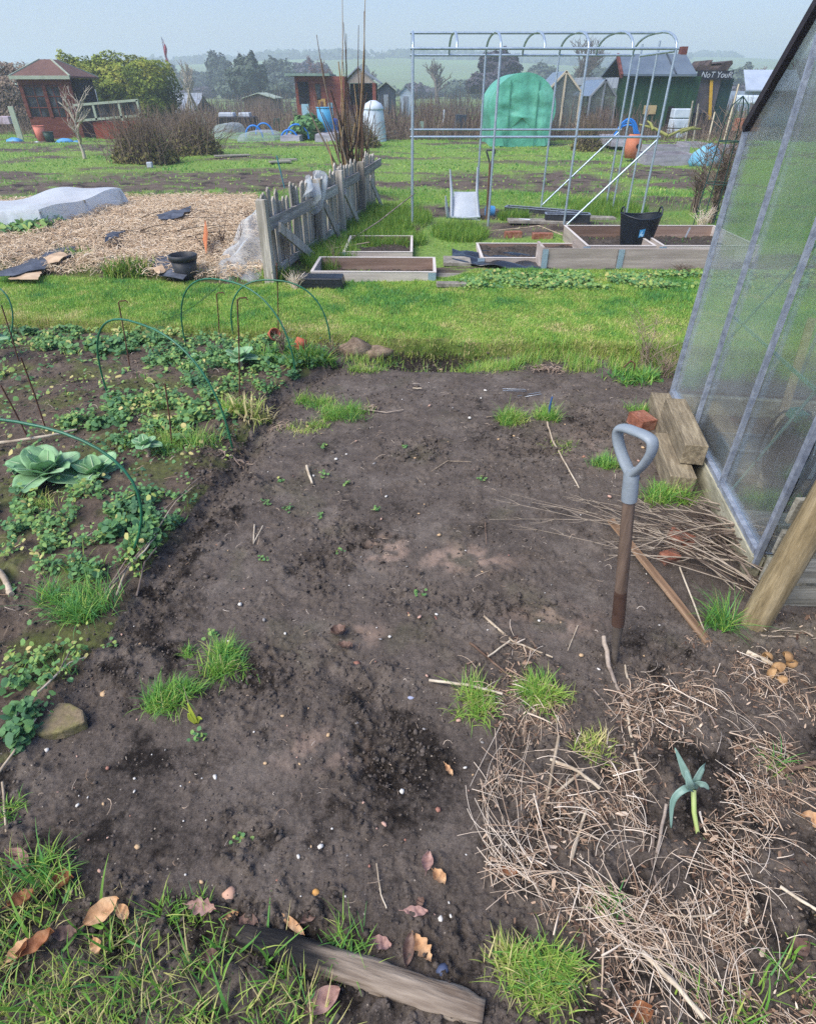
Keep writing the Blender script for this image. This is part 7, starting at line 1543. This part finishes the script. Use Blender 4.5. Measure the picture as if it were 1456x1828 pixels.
# gabled pavilion
Yp = 34; xa, xb_ = X_(622, Yp, 0), X_(672, Yp, 0); ze, za = zat(148, Yp), zat(122, Yp); xm = X_(640, Yp, 1.9); t_ = thing('gabled_shelter', 'open fronted wooden shelter with a boarded gable beside the brown shed', 'shelter', ((xa + xb_) / 2, Yp, 0)); BRD = M('board_beige', '#8f8478', '#a89c8e', '#bab0a2', scale=1, stretch=(9, 1, 1), rough=.9)
mb = MB(); mb.slab([(xa, Yp, ze), (xb_, Yp, ze), (xm, Yp, za)], .06, (0, 1, 0)); mb.build('gable', BRD, t_); mb = MB(); mb.slab([(xm, Yp - .1, za + .03), (xb_ + .25, Yp - .1, ze - .05), (xb_ + .25, Yp + 2.6, ze - .05), (xm, Yp + 2.6, za + .03)], .06); mb.build('roof', GRYR, t_); mb = MB(); mb.slab([(xm, Yp - .1, za + .03), (xa - .25, Yp - .1, ze - .05), (xa - .25, Yp + 2.6, ze - .05), (xm, Yp + 2.6, za + .03)], .06); mb.build('roof', GRYR, t_)
for x_ in (xa + .05, xb_ - .07): mb = MB(); bar(mb, (x_, Yp + .05, 0), (x_, Yp + .05, ze), .16, .12, up=(0, 1, 0)); mb.build('post', SHB, t_)
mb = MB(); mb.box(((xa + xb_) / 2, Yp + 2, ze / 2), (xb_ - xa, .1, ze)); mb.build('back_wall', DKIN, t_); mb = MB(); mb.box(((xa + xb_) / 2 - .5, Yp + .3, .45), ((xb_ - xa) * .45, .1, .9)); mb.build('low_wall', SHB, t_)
# small dark shed + pale shed
def gable_shed(name, label, px0, px1, pye, pya, Y, dep, wm, rm, grp=None, door=None):
    x0, x1 = X_(px0, Y, 1.5), X_(px1, Y, 1.5); ze, za = zat(pye, Y), zat(pya, Y); xm = (x0 + x1) / 2; t_ = thing(name, label, 'shed', (xm, Y, 0), grp); mb = MB()
    A = [(x0, Y, 0), (x1, Y, 0), (x1, Y, ze), (xm, Y, za), (x0, Y, ze)]; mb.slab(A, dep, (0, 1, 0)); mb.build('wall', wm, t_); 
    for s_ in (x0, x1):
        o = .12 * (1 if s_ == x1 else -1); mb = MB(); mb.slab([(xm, Y - .12, za + .03), (s_ + o, Y - .12, ze - .02), (s_ + o, Y + dep + .1, ze - .02), (xm, Y + dep + .1, za + .03)], .05); mb.build('roof', rm, t_)
    if door: mb = MB(); w_ = (x1 - x0); mb.box((x0 + w_ * door[0], Y - .02, ze * .45), (w_ * door[1], .05, ze * .85)); mb.build('door', door[2], t_)
    return t_
DKG = M('dark_blue_grey', '#363e48', '#48525c', scale=3, rough=.8)
gable_shed('small_shed', 'small dark grey shed with pale roof edge right of the shelter', 674, 704, 162, 148, 42, 3, DKG, TRIM, None, (.5, .3, GRYR)); gable_shed('pale_shed', 'narrow pale shed left of the metal tunnel frame', 714, 734, 166, 154, 46, 2, M('pale_blue_wall', '#a4b4c0', '#bccad4', scale=3), GRYR, None, (.5, .4, GRYR)); gable_shed('low_hut', 'low hut with pale roof in front of the big dark tree', 432, 486, 176, 168, 48, 3, M('hut_brown', '#5c5048', '#746658', scale=3), TRIM)
# white plastic compost bin
c = Vector((X_(668, 23.8, 0), 23.8, 0)); t_ = thing('compost_bin', 'tapering white plastic compost bin behind the picket fence', 'compost bin', c); CB = M('milky_plastic', '#a8b4c0', '#c2ced8', '#d4dce4', scale=3, rough=.45); mb = MB(); mb.lathe([(.42, 0), (.40, .3), (.34, .85), (.30, .98)], c, 22); mb.build('body', CB, t_); mb = MB(); mb.lathe([(.34, .96), (.345, 1.0), (.26, 1.12), (.1, 1.2), (0, 1.21)], c, 22); mb.build('lid', CB, t_)
for z_ in (.3, .6): mb = MB(); mb.tube([c + Vector((math.cos(a * .2856) * (.405 - .07 * z_), math.sin(a * .2856) * (.405 - .07 * z_), z_)) for a in range(22)], .012, n=4, closed=True); mb.build('rib', CB, t_)
# green round tunnel
GT = M('tunnel_green', '#58a88e', '#68b89e', '#80c8b0', scale=.9, rough=.45, bump=.5, bscale=3, bdist=.05, trans=.15)
Yg = YB(264); xc = X_(926, Yg, 0); rW = S(57, Yg, 0); hG = zat(129, Yg); t_ = thing('green_tunnel', 'round topped green polythene tunnel seen end on', 'tunnel', (xc, Yg, 0))
def gf(u, v): an = math.pi * (-.14 + 1.28 * u); zc = hG * .52; rr = hG - zc; z = zc + rr * math.sin(an); z = max(z, 0); return Vector((xc - rW * math.cos(an) * (1 if z > 0 else 1), Yg + 2.6 * v, z if u not in (0, 1) else 0))
mb = MB(); mb.grid(gf, 40, 8); mb.build('cover', GT, t_)
mb = MB(); ring = [gf(i / 40, 0) for i in range(41)]
def gend(u, v): p = gf(u, 0); q = Vector((xc, Yg, hG * .42)); r = p.lerp(q, v); e_ = min(1, v * 3); r.y -= (.03 + .03 * math.sin(r.z * 11 + 1.5 * math.sin(r.x * 3)) + .015 * math.sin(r.z * 27 + r.x * 5) + .02 * math.sin(r.x * 9 + r.z * 2)) * e_; return r
mb.grid(gend, 40, 10); q0, q1 = gf(0, 0), gf(1, 0); mb.add([q0 + Vector((0, .01, 0)), q1 + Vector((0, .01, 0)), Vector((xc, Yg + .01, hG * .42))], [(0, 1, 2)]); mb.build('end_panel', GT, t_)
for dx in (-.42, .42):
    mb = MB(); bar(mb, (xc + dx * rW, Yg - .06, .05), (xc + dx * rW, Yg - .05, hG * .9), .03, .02, up=(0, 1, 0)); mb.build('door_seam', M('tunnel_seam', '#3a806a', '#468c76', scale=4), t_)
for a_ in (0, 1):
    mb = MB(); x0 = xc + (-.8 + 1.3 * a_) * rW; mb.add([(x0, Yg - .1, .06), (x0 + .3 * rW, Yg - .1, .06), (x0 + .24 * rW, Yg - .1, .3), (x0 + .05, Yg - .1, .26)], [(0, 1, 2, 3)]); mb.build('flap', GT, t_, solid=.02)
# gable frame greenhouse + grey greenhouse behind
OLD = film('old_glass', '#8a908e', .45, .2, scale=2); WBRD = M('pale_board', '#b4a88e', '#ccc0a6', scale=3)
def small_glass(label, px0, px1, pye, pya, Y, dep, fm):
    x0, x1 = X_(px0, Y, 1.2), X_(px1, Y, 1.2); ze, za = zat(pye, Y), zat(pya, Y); xm = (x0 + x1) / 2; t_ = thing('old_greenhouse', label, 'greenhouse', (xm, Y, 0), 'old greenhouses'); mb = MB(); A = [(x0, Y, 0), (x1, Y, 0), (x1, Y, ze), (xm, Y, za), (x0, Y, ze)]; mb.slab(A, .01, (0, 1, 0)); mb.build('pane', OLD, t_); mb = MB(); mb.slab([(a, Y + dep, c) for a, b, c in A], .01, (0, 1, 0)); mb.build('pane', OLD, t_)
    for a, b in ((A[0], A[4]), (A[4], A[3]), (A[3], A[2]), (A[2], A[1]), ((xm, Y, 0), A[3])):
        mb = MB(); bar(mb, Vector(a) + Vector((0, -.03, 0)), Vector(b) + Vector((0, -.03, 0)), .06, .06, up=(0, 1, 0)); mb.build('frame_bar', fm, t_)
    for s_ in (x0, x1): mb = MB(); mb.slab([(xm, Y + .02, za), (s_, Y + .02, ze), (s_, Y + dep, ze), (xm, Y + dep, za)], .01); mb.build('roof', OLD, t_)
small_glass('old greenhouse with pale board gable right of the green tunnel', 974, 1034, 163, 127, 27, 2.5, WBRD); small_glass('murky old greenhouse left of the green shed', 1052, 1098, 172, 142, 28, 3, GRYR)
boxthing('lean_to', 'grey lean to shelter between the old greenhouse and green shed', 'shelter', 1086, 1128, 138, 158, 30, 2, GRYR); boxthing('low_shelter', 'grey open shelter roof behind the old greenhouses', 'shelter', 1030, 1062, 138, 152, 32, 2, GRYR)
# green shed
GSH = M('shed_green', '#1c3a2a', '#24482f', '#2c5236', scale=1, stretch=(7, 1, 1), rough=.75, bump=.2); SLT = M('roof_blue_grey', '#55626f', '#67747f', scale=2, rough=.6)
Yg = 26.5; xa, xb_ = X_(1120, Yg, 0), X_(1228, Yg, 0); ze, za = zat(136, Yg), zat(97, Yg); t_ = thing('green_shed', 'dark green shed with a blue grey roof right of the tunnel frame', 'shed', ((xa + xb_) / 2, Yg + 1.2, 0))
mb = MB(); mb.box(((xa + xb_) / 2, Yg + 1.3, ze / 2), (xb_ - xa, 2.4, ze)); mb.build('wall', GSH, t_); mb = MB(); xl, xr = X_(1108, Yg, ze), X_(1240, Yg, ze); mb.slab([(xl, Yg - .15, ze), (xr, Yg - .15, ze), (xr - .02, Yg + 1.3, za), (xl + .15, Yg + 1.3, za)], .06); mb.slab([(xl, Yg + 2.75, ze), (xr, Yg + 2.75, ze), (xr - .02, Yg + 1.3, za), (xl + .15, Yg + 1.3, za)], .06, (0, 0, 1)); rf = mb.build('roof', SLT, t_)
mb = MB(); bar(mb, (xl - .04, Yg - .2, ze), (xl + .12, Yg + 1.3, za + .02), .08, .14); mb.build('bargeboard', RED, rf); xs2 = X_(1202, Yg, ze); mb = MB(); bar(mb, (xs2, Yg - .16, ze + .08), (xs2 + .02, Yg + 1.28, za + .08), .05, .03); mb.build('roof_strip', DKG, rf)
mb = MB(); mb.box((xr - .12, Yg + 1.4, za + .12), (.22, .3, .32)); mb.build('chimney', RED, rf)
for a, b, p0, p1, m_, nm in ((1139, 1161, 188, 204, YEL if False else M('ply', '#a89468', '#c0ac80', scale=3), 'hatch'), (1182, 1192, 190, 232, DKIN, 'opening')):
    x0, x1 = X_(a, Yg, 0), X_(b, Yg, 0); z0, z1 = max(.05, zat(p1, Yg)), zat(p0, Yg); mb = MB(); mb.box(((x0 + x1) / 2, Yg + .07, (z0 + z1) / 2), (x1 - x0, .05, z1 - z0)); mb.build(nm, m_, t_)
for a, b in ((0, .02), (.34, .36), (.7, .72)): mb = MB(); x0 = xa + (xb_ - xa) * a; mb.box((x0 + .04, Yg + .08, ze / 2), (.05, .03, ze)); mb.build('corner_strip', GSH, t_)
# pale stacked boxes
t_ = thing('drawer_stack', 'pale stacked plastic boxes standing against the green shed', 'storage boxes', (X_(1206, 25.8, 0), 25.8, 0))
for k in range(3): mb = MB(); mb.box((X_(1206, 25.8, 0), 25.9, .17 + .31 * k), (.62, .4, .29)); mb.build('box', CB, t_, bevel=.03)
# dark shed with ragged roof and hand painted board
Yd = 27.5; xa, xb_ = X_(1226, Yd, 0), X_(1285, Yd, 0); zd = zat(140, Yd); t_ = thing('dark_shed', 'dark ragged roofed shed with a hand lettered board', 'shed', ((xa + xb_) / 2, Yd, 0)); DTE = M('dark_teal', '#16302e', '#20403c', scale=2, rough=.8); MUR = M('murky_panel', '#4c4a4c', '#5e5a5c', '#6c6264', scale=2, rough=.5)
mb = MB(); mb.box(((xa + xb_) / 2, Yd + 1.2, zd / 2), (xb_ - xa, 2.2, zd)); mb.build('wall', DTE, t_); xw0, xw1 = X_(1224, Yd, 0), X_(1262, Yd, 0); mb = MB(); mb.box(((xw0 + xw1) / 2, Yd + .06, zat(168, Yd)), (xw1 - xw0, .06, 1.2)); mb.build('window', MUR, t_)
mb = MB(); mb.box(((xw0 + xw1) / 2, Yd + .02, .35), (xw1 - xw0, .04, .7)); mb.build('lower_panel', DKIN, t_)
mb = MB(); bar(mb, (X_(1265, Yd, .6), Yd - .06, .55), (X_(1268, Yd, zd), Yd - .06, zd), .11, .04, up=(0, 1, 0)); mb.build('yellow_strip', M('strip_yellow', '#c49a30', '#d8b040', scale=6, rough=.6), t_)
bx0, bx1 = X_(1240, Yd, zd), X_(1303, Yd, zd); mb = MB(); mb.box(((bx0 + bx1) / 2, Yd - .1, zd + .10), (bx1 - bx0, .05, .27)); sg = mb.build('name_board', M('board_black', '#20242c', '#2c3038', scale=4, rough=.8), t_)
def text(s, size, loc, mat, parent, rotz=0, name='lettering', rx=90):
    cu = bpy.data.curves.new(name, 'FONT'); cu.body = s; cu.size = size; cu.extrude = .006; cu.align_x = 'CENTER'; cu.align_y = 'CENTER'; cu.materials.append(mat); cu.shear = .2; o = bpy.data.objects.new(name, cu); COL.objects.link(o); o.location = Vector(loc) - wloc(parent); bpy.context.view_layer.update(); me = bpy.data.meshes.new_from_object(o.evaluated_get(bpy.context.evaluated_depsgraph_get())); bpy.data.objects.remove(o); o = bpy.data.objects.new(name, me); COL.objects.link(o); o.location = Vector(loc) - wloc(parent); o.rotation_euler = (R(rx), 0, rotz); o.parent = parent; return o
text('NoT YouR', .26, ((bx0 + bx1) / 2 + .05, Yd - .135, zd + .10), PW, sg)
mb = MB(); 
rg = [(bx0 - .1, zd + .24), (bx0 + .05, zd + .42), (bx0 + .35, zd + .38), (bx0 + .5, zd + .56), (bx0 + .45, zd + .28), (bx0 + .75, zd + .30), (bx0 + .9, zd + .42), (bx1 - .5, zd + .46), (bx1 - .1, zd + .54), (bx1 - .05, zd + .44), (bx1 - .2, zd + .24)]
mb.slab([(a, Yd, b) for a, b in rg], 1.8, (0, 1, 0)); mb.build('ragged_roof', M('rag_roof', '#332c2c', '#4c4240', '#5e5248', scale=3, rough=.95), t_)
# blue hoops, pot, grey beds and tarpaulin at the right
for i, (a, b, t) in enumerate([(1091, 1128, 214), (1093, 1131, 212), (1095, 1134, 213), (1090, 1136, 218), (1088, 1139, 223)]): arch(a, b, t, 20.6 + .22 * i, .025, BH, 'blue hoop of the cluster right of the green tunnel', 'blue hoops by the right raised beds')
boxthing('grey_bed', 'grey boarded bed below the blue hoops at the right', 'raised bed', 1088, 1124, 246, 262, 20.2, 1.8, GB)
c = GG(1124, 288); c.z = .12; t_ = thing('clay_pot', 'orange clay pot with a dark hole lying behind the frame', 'clay pot', c); mb = MB(); mb.lathe([(0, 0), (.16, .0), (.2, .25), (.17, .45), (.12, .5)], c, 18); mb.build('body', M('clay_orange', '#b0684c', '#c88062', scale=6, rough=.85), t_); mb = MB(); mb.tube([c + Vector((.06, -.2, .26)), c + Vector((.06, -.185, .26))], .05, n=12); mb.build('hole', DKIN, t_)
for (px0, px1, py0, py1, Y, lab) in ((1150, 1236, 276, 299, YB(299), 'long grey boarded bed behind the metal frame, nearest'), (1158, 1225, 262, 276, YB(286), 'grey boarded bed just behind the nearest grey one'), (1225, 1262, 256, 266, 21, 'small blue grey bed behind the grey beds'), (1280, 1330, 262, 268, 19, 'dark topped bed at the foot of the brown plants')):
    x0, x1 = X_(px0, Y, 0), X_(px1, Y, 0); z1 = zat(py0, Y); t_ = thing('grey_bed', lab, 'raised bed', ((x0 + x1) / 2, Y, 0), 'grey boarded beds')
    for (A_, B_) in (((x0, Y), (x1, Y)), ((x0, Y + .9), (x1, Y + .9)), ((x0, Y), (x0, Y + .9)), ((x1, Y), (x1, Y + .9))): mb = MB(); mb.beam((A_[0], A_[1], z1 / 2), (B_[0], B_[1], z1 / 2), .03, z1); mb.build('board', GB, t_)
    mb = MB(); mb.box(((x0 + x1) / 2, Y + .45, z1 * .35), (x1 - x0 - .05, .84, z1 * .7)); mb.build('soil', FIELD, t_)
rock(GG(1258, 296), (.36, .25, .30), 31, M('tarp_light_blue', '#4a8ca8', '#6aa4bc', '#8ab8cc', scale=5, rough=.5), 'crumpled light blue sheet by the obelisk', 'tarpaulin', 'blue_sheet', rough_=.3)
rock(GG(1278, 292), (.16, .15, .14), 33, MATS['tarp_light_blue'], 'small light blue bag right of the crumpled sheet', 'tarpaulin', 'blue_bag', rough_=.3)
boxthing('brick_pile', 'reddish brick stack behind the dry brown plants', 'brick pile', 1312, 1345, 212, 235, 22, .6, BRK); 
# white house / marquee right
gx0, gx1 = X_(1320, 58, 0), X_(1420, 58, 0); t_ = thing('white_marquee', 'pale white roofed building at the right beyond the sheds', 'building', ((gx0 + gx1) / 2, 58, 0)); mb = MB(); zt, ze = zat(126, 58), zat(163, 58); mb.slab([(gx0 + .3, 60, zt), (gx1, 60, zt), (gx1, 58, ze), (gx0, 58, ze)], .1); mb.build('roof', M('roof_white', '#98a4b4', '#acb8c6', scale=1, rough=.6), t_); mb = MB(); mb.box(((gx0 + gx1) / 2, 61, max(.4, ze / 2)), (gx1 - gx0 - .4, 5, max(.8, ze))); mb.build('wall', M('wall_blue_grey', '#7c8ca0', '#94a2b4', scale=1), t_)
boxthing('white_van', 'pale caravan end showing below the white roof', 'caravan', 1330, 1352, 170, 186, 45, 2.5, CB, None, .1)
# bean poles and yellow stems near green shed
for i, (a, b, c_, d) in enumerate([(1222, 235, 1236, 180), (1236, 240, 1246, 185), (1290, 235, 1318, 150), (1262, 240, 1275, 200)]):
    p = Vector((X_(a, 24, 0), 24, 0)); q = D(c_, d, 24.2); mb = MB(); mb.tube([p, q], .03, n=5); tag(mb.build('pole', GW if i < 2 else WBRD), 'pale leaning pole before the dark shed', 'pole', 'poles before the dark shed')
for (a, b, c_, d) in ((1190, 242, 1140, 222), (1190, 244, 1240, 226), (1165, 232, 1155, 216), (1215, 236, 1250, 230)):
    p = D(a, b, 22); q = D(c_, d, 22.4); mb = MB(); mb.tube([p, p.lerp(q, .5) + Vector((0, 0, .05)), q], [.05, .04, .02], n=6); tag(mb.build('lichened_branch', M('lichen_bark', '#7c8040', '#98985a', scale=9, rough=.9)), 'yellow lichened stem sprawling before the green shed', 'stem', 'lichened stems')
# dead undergrowth masses
def under(n, px0, px1, y0, y1, h0, h1, label, mat, ti=.45, r=.014):
    yy = rng.uniform(y0, y1, n); xx = xat(rng.uniform(px0, px1, n), yy, 0); hh = rng.uniform(h0 * .5, h1, n) * np.clip(.75 + 1.1 * fbm(xx, yy, .45, 3, 501), .15, 1.6); az = rng.uniform(0, 6.283, n); ln = rng.uniform(0, .3, n); s = np.linspace(0, 1, 4)[None]
    P_ = np.stack([xx[:, None] + (np.cos(az) * ln * hh)[:, None] * s ** 1.5 + rng.normal(0, .02, (n, 4)), yy[:, None] + (np.sin(az) * ln * hh)[:, None] * s, hh[:, None] * s], -1); V, Fc, T = strands(P_, r * (1 - .6 * s), np.clip(rng.normal(ti, .2, n), 0, 1)); tag(npo('undergrowth', V, Fc, 4, mat, dict(tint=T)), label, kind='stuff')
under(7000, 684, 1080, 24.5, 30, .35, .9, 'brown dead undergrowth behind the metal frame', DEADW); under(5000, 300, 700, 28, 40, .3, .8, 'brown dead undergrowth around the sheds', DEADW); under(3500, 0, 330, 27, 36, .2, .6, 'brown dead undergrowth at the left', DEADW); under(5500, 1060, 1456, 24, 32, .3, .8, 'brown dead undergrowth at the right', DEADW); under(9000, -200, 1700, 38, 70, .4, 1.2, 'far off brown plots and scrub', GREYB, .4, .03)
# colourful far oddments
for px, Y, w_, h_, m_, lab in [(752, 27, 10, .5, FELT, 'pale green cloth hung on a line among dead plants'), (820, 26, 22, .75, DKG, 'dark grey cover standing among dead plants'), (790, 26, 3, .9, PW, 'thin white marker post among dead plants'), (765, 30, 14, .6, WIN, 'dull pane among dead plants'), (885, 28, 14, .4, PW, 'white board left of the green tunnel'), (398, 36, 8, .35, PW, 'white sack on far grass left of the black bin'), (187, 30, 4, 1.5, PW, 'white marker post by the conifer hedge'), (142, 29, 5, 1.2, PW, 'white upright at the summerhouse side'), (1042, 24.5, 12, .35, PW, 'white jumble of canes and tags before the old greenhouse'), (497, 30, 14, .5, GRNP, 'green bin left of the brown shed'), (703, 26, 10, .25, FELT, 'grey green sage bush by the compost bin')]:
    x0 = X_(px, Y, 0); ww = S(w_, Y); mb = MB(); mb.box((x0, Y, h_ / 2), (ww, max(.05, ww * .4), h_), (0, .05, random.uniform(-.2, .2)), taper=.85); tag(mb.build('plot_oddment', m_, bevel=.015), lab, 'plot clutter')
# boards on grass, blue stake
for a, b, w_, lab in [(500, 291, .5, 'pale board lying on the rough grass left of the stick bundle'), (415, 280, .9, 'bleached boards on the grass right of the shrubs'), (515, 288, .4, 'second pale board beside the first on the rough grass')]:
    p = GG(a, b); mb = MB(); mb.box(p + Vector((0, 0, .03)), (w_, .25, .03), (0, 0, .4)); tag(mb.build('board', GW), lab, 'board')
p = GG(508, 336); mb = MB(); mb.tube([p, D(494, 278, p.y)], .012, n=6); tag(mb.build('blue_stake', M('stake_teal', '#2f7480', '#418894', scale=8, rough=.5)), 'thin teal stake leaning over the dug patch', 'stake')
p = GG(269, 300); mb = MB(); mb.box(p + Vector((0, 0, .06)), (.12, .1, .12)); tag(mb.build('white_block', PW, bevel=.02), 'little white block on the rough grass', 'block')
# parked car
xc = X_(152, 37, 0); t_ = thing('parked_car', 'dark car with a red tail light half hidden by the summerhouse', 'car', (xc, 37, 0)); CARM = M('car_paint', '#2c3446', '#38425a', scale=3, rough=.3, spec=.6); mb = MB(); mb.box((xc, 37.8, .62), (1.7, 4, .6), taper=.96); mb.build('body', CARM, t_, bevel=.12); mb = MB(); mb.box((xc, 38, 1.15), (1.5, 2.4, .5), taper=.78); mb.build('cabin', WIN, t_, bevel=.08)
for s_ in (-1, 1):
    mb = MB(); mb.box((xc + s_ * .68, 35.83, .8), (.22, .06, .2)); mb.build('tail_light', M('lamp_red', '#c02434', '#d83848', scale=3, rough=.3), t_)
    for dy in (1, 3.3): mb = MB(); mb.tube([(xc + s_ * .72, 36 + dy, .31), (xc + s_ * .88, 36 + dy, .31)], .31, n=16); mb.build('wheel', BLK, t_)
# ---- trees on the skyline
def bt(px, pyt, Y, seed, label, mat=GREYB, spread=.7, levels=4, n0=8, rm=.02, wd=1.0, up=.5): bare_tree(label, (X_(px, Y, 0), Y, hz(X_(px, Y, 0), Y)), (zat(pyt, Y)) * 1.02, n0, spread, levels, .10 + .002 * Y, up, seed, mat, .45, rm)
bt(1030, 42, 75, 21, 'spreading bare tree above the old greenhouse', GREYB, .8, 4, 12, .016); bt(575, 92, 95, 22, 'purplish bare tree behind the brown shed', REDT, .9, 4, 9, .03); bt(780, 92, 90, 23, 'slender bare tree inside the view of the metal frame', GREYB, .65, 4, 8, .018); bt(345, 95, 60, 24, 'thin bare tree left of the grey trees', PALEB, .6, 4, 6, .012); bt(1395, 72, 85, 25, 'reddish bare tree above the white roof', REDT, .7, 4, 10, .02)
bt(1345, 105, 90, 26, 'faint bare tree left of the reddish one', REDT, .7, 4, 7, .02); bt(12, 92, 60, 27, 'thin bare tree at the left border', GREYB, .5, 3, 8, .012, up=.8); bt(50, 95, 58, 28, 'bare twiggy tree above the brown hedge', GREYB, .5, 3, 7, .012, up=.8); bt(450, 84, 88, 29, 'tall bare crowned tree with ivy, centre left', GREYB, .8, 4, 12, .022); bt(880, 84, 86, 30, 'bare crown over the big dark bush in the middle', REDT, .8, 4, 10, .022); bt(660, 110, 120, 41, 'small bare tree behind the gabled shelter', GREYB, .8, 4, 8, .03)
IVY = M('ivy_grey_green', '#38443a', '#4a584a', '#5e6a58', attr='tint', rough=.9); PURP = M('dark_bush', '#3c3840', '#4e4a52', '#605a60', attr='tint', rough=.9)
def ft(px, py0, py1, wpx, Y, seed, label, mat=IVY, n=2200, gap=.3):
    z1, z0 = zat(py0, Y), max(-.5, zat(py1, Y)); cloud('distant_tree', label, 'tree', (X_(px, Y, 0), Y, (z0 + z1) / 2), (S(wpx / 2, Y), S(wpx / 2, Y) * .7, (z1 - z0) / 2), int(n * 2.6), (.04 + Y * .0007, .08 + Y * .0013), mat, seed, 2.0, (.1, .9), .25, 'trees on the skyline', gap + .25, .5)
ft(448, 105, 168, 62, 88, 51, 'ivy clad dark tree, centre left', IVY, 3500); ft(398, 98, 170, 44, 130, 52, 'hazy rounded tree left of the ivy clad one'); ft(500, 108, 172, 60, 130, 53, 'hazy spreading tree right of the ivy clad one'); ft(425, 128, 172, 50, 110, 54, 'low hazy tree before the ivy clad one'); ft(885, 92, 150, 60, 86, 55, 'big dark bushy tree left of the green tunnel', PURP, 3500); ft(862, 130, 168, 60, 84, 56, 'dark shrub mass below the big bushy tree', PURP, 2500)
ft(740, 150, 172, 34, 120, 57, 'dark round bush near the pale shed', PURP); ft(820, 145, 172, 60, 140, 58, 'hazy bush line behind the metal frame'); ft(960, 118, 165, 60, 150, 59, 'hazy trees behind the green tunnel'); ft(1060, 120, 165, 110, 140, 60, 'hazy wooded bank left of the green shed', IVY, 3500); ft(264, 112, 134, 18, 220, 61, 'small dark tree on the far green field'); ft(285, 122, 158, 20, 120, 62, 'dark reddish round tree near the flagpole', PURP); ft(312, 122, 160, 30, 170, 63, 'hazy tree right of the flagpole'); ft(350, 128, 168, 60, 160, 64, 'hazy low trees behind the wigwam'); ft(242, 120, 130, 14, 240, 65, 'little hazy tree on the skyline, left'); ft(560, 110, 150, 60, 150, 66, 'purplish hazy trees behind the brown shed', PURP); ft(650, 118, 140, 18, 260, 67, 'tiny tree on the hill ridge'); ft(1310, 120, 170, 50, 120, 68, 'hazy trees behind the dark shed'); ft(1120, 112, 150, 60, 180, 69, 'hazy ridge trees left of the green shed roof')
for i in range(26):
    px = -60 + i * 62 + random.uniform(-15, 15); Y = random.uniform(90, 170); ft(px, random.uniform(148, 158), 174, random.uniform(60, 100), Y, 100 + i, 'low hedgerow bush in the hazy distance', (IVY, PURP, IVY)[i % 3], 900, .1)
for i in range(30):
    px = 230 + i * 36 + random.uniform(-10, 10); Y = random.uniform(420, 640); x_ = X_(px, Y, 10); z_ = hz(x_, Y); w_ = random.uniform(8, 26); cloud('ridge_tree', 'tiny hazy tree on the far ridge', 'tree', (x_, Y, z_ + 1.6), (w_, 5, random.uniform(2, 3.6)), 220, (.9, 1.8), IVY, 200 + i, 2.0, (.2, .8), .3, 'trees on the far ridge', .1)
# far white house on the field
t_ = gable_shed('far_house', 'tiny white house on the far fields behind the flagpole', 256, 268, 135, 131, 230, 6, PW, ROOFB)
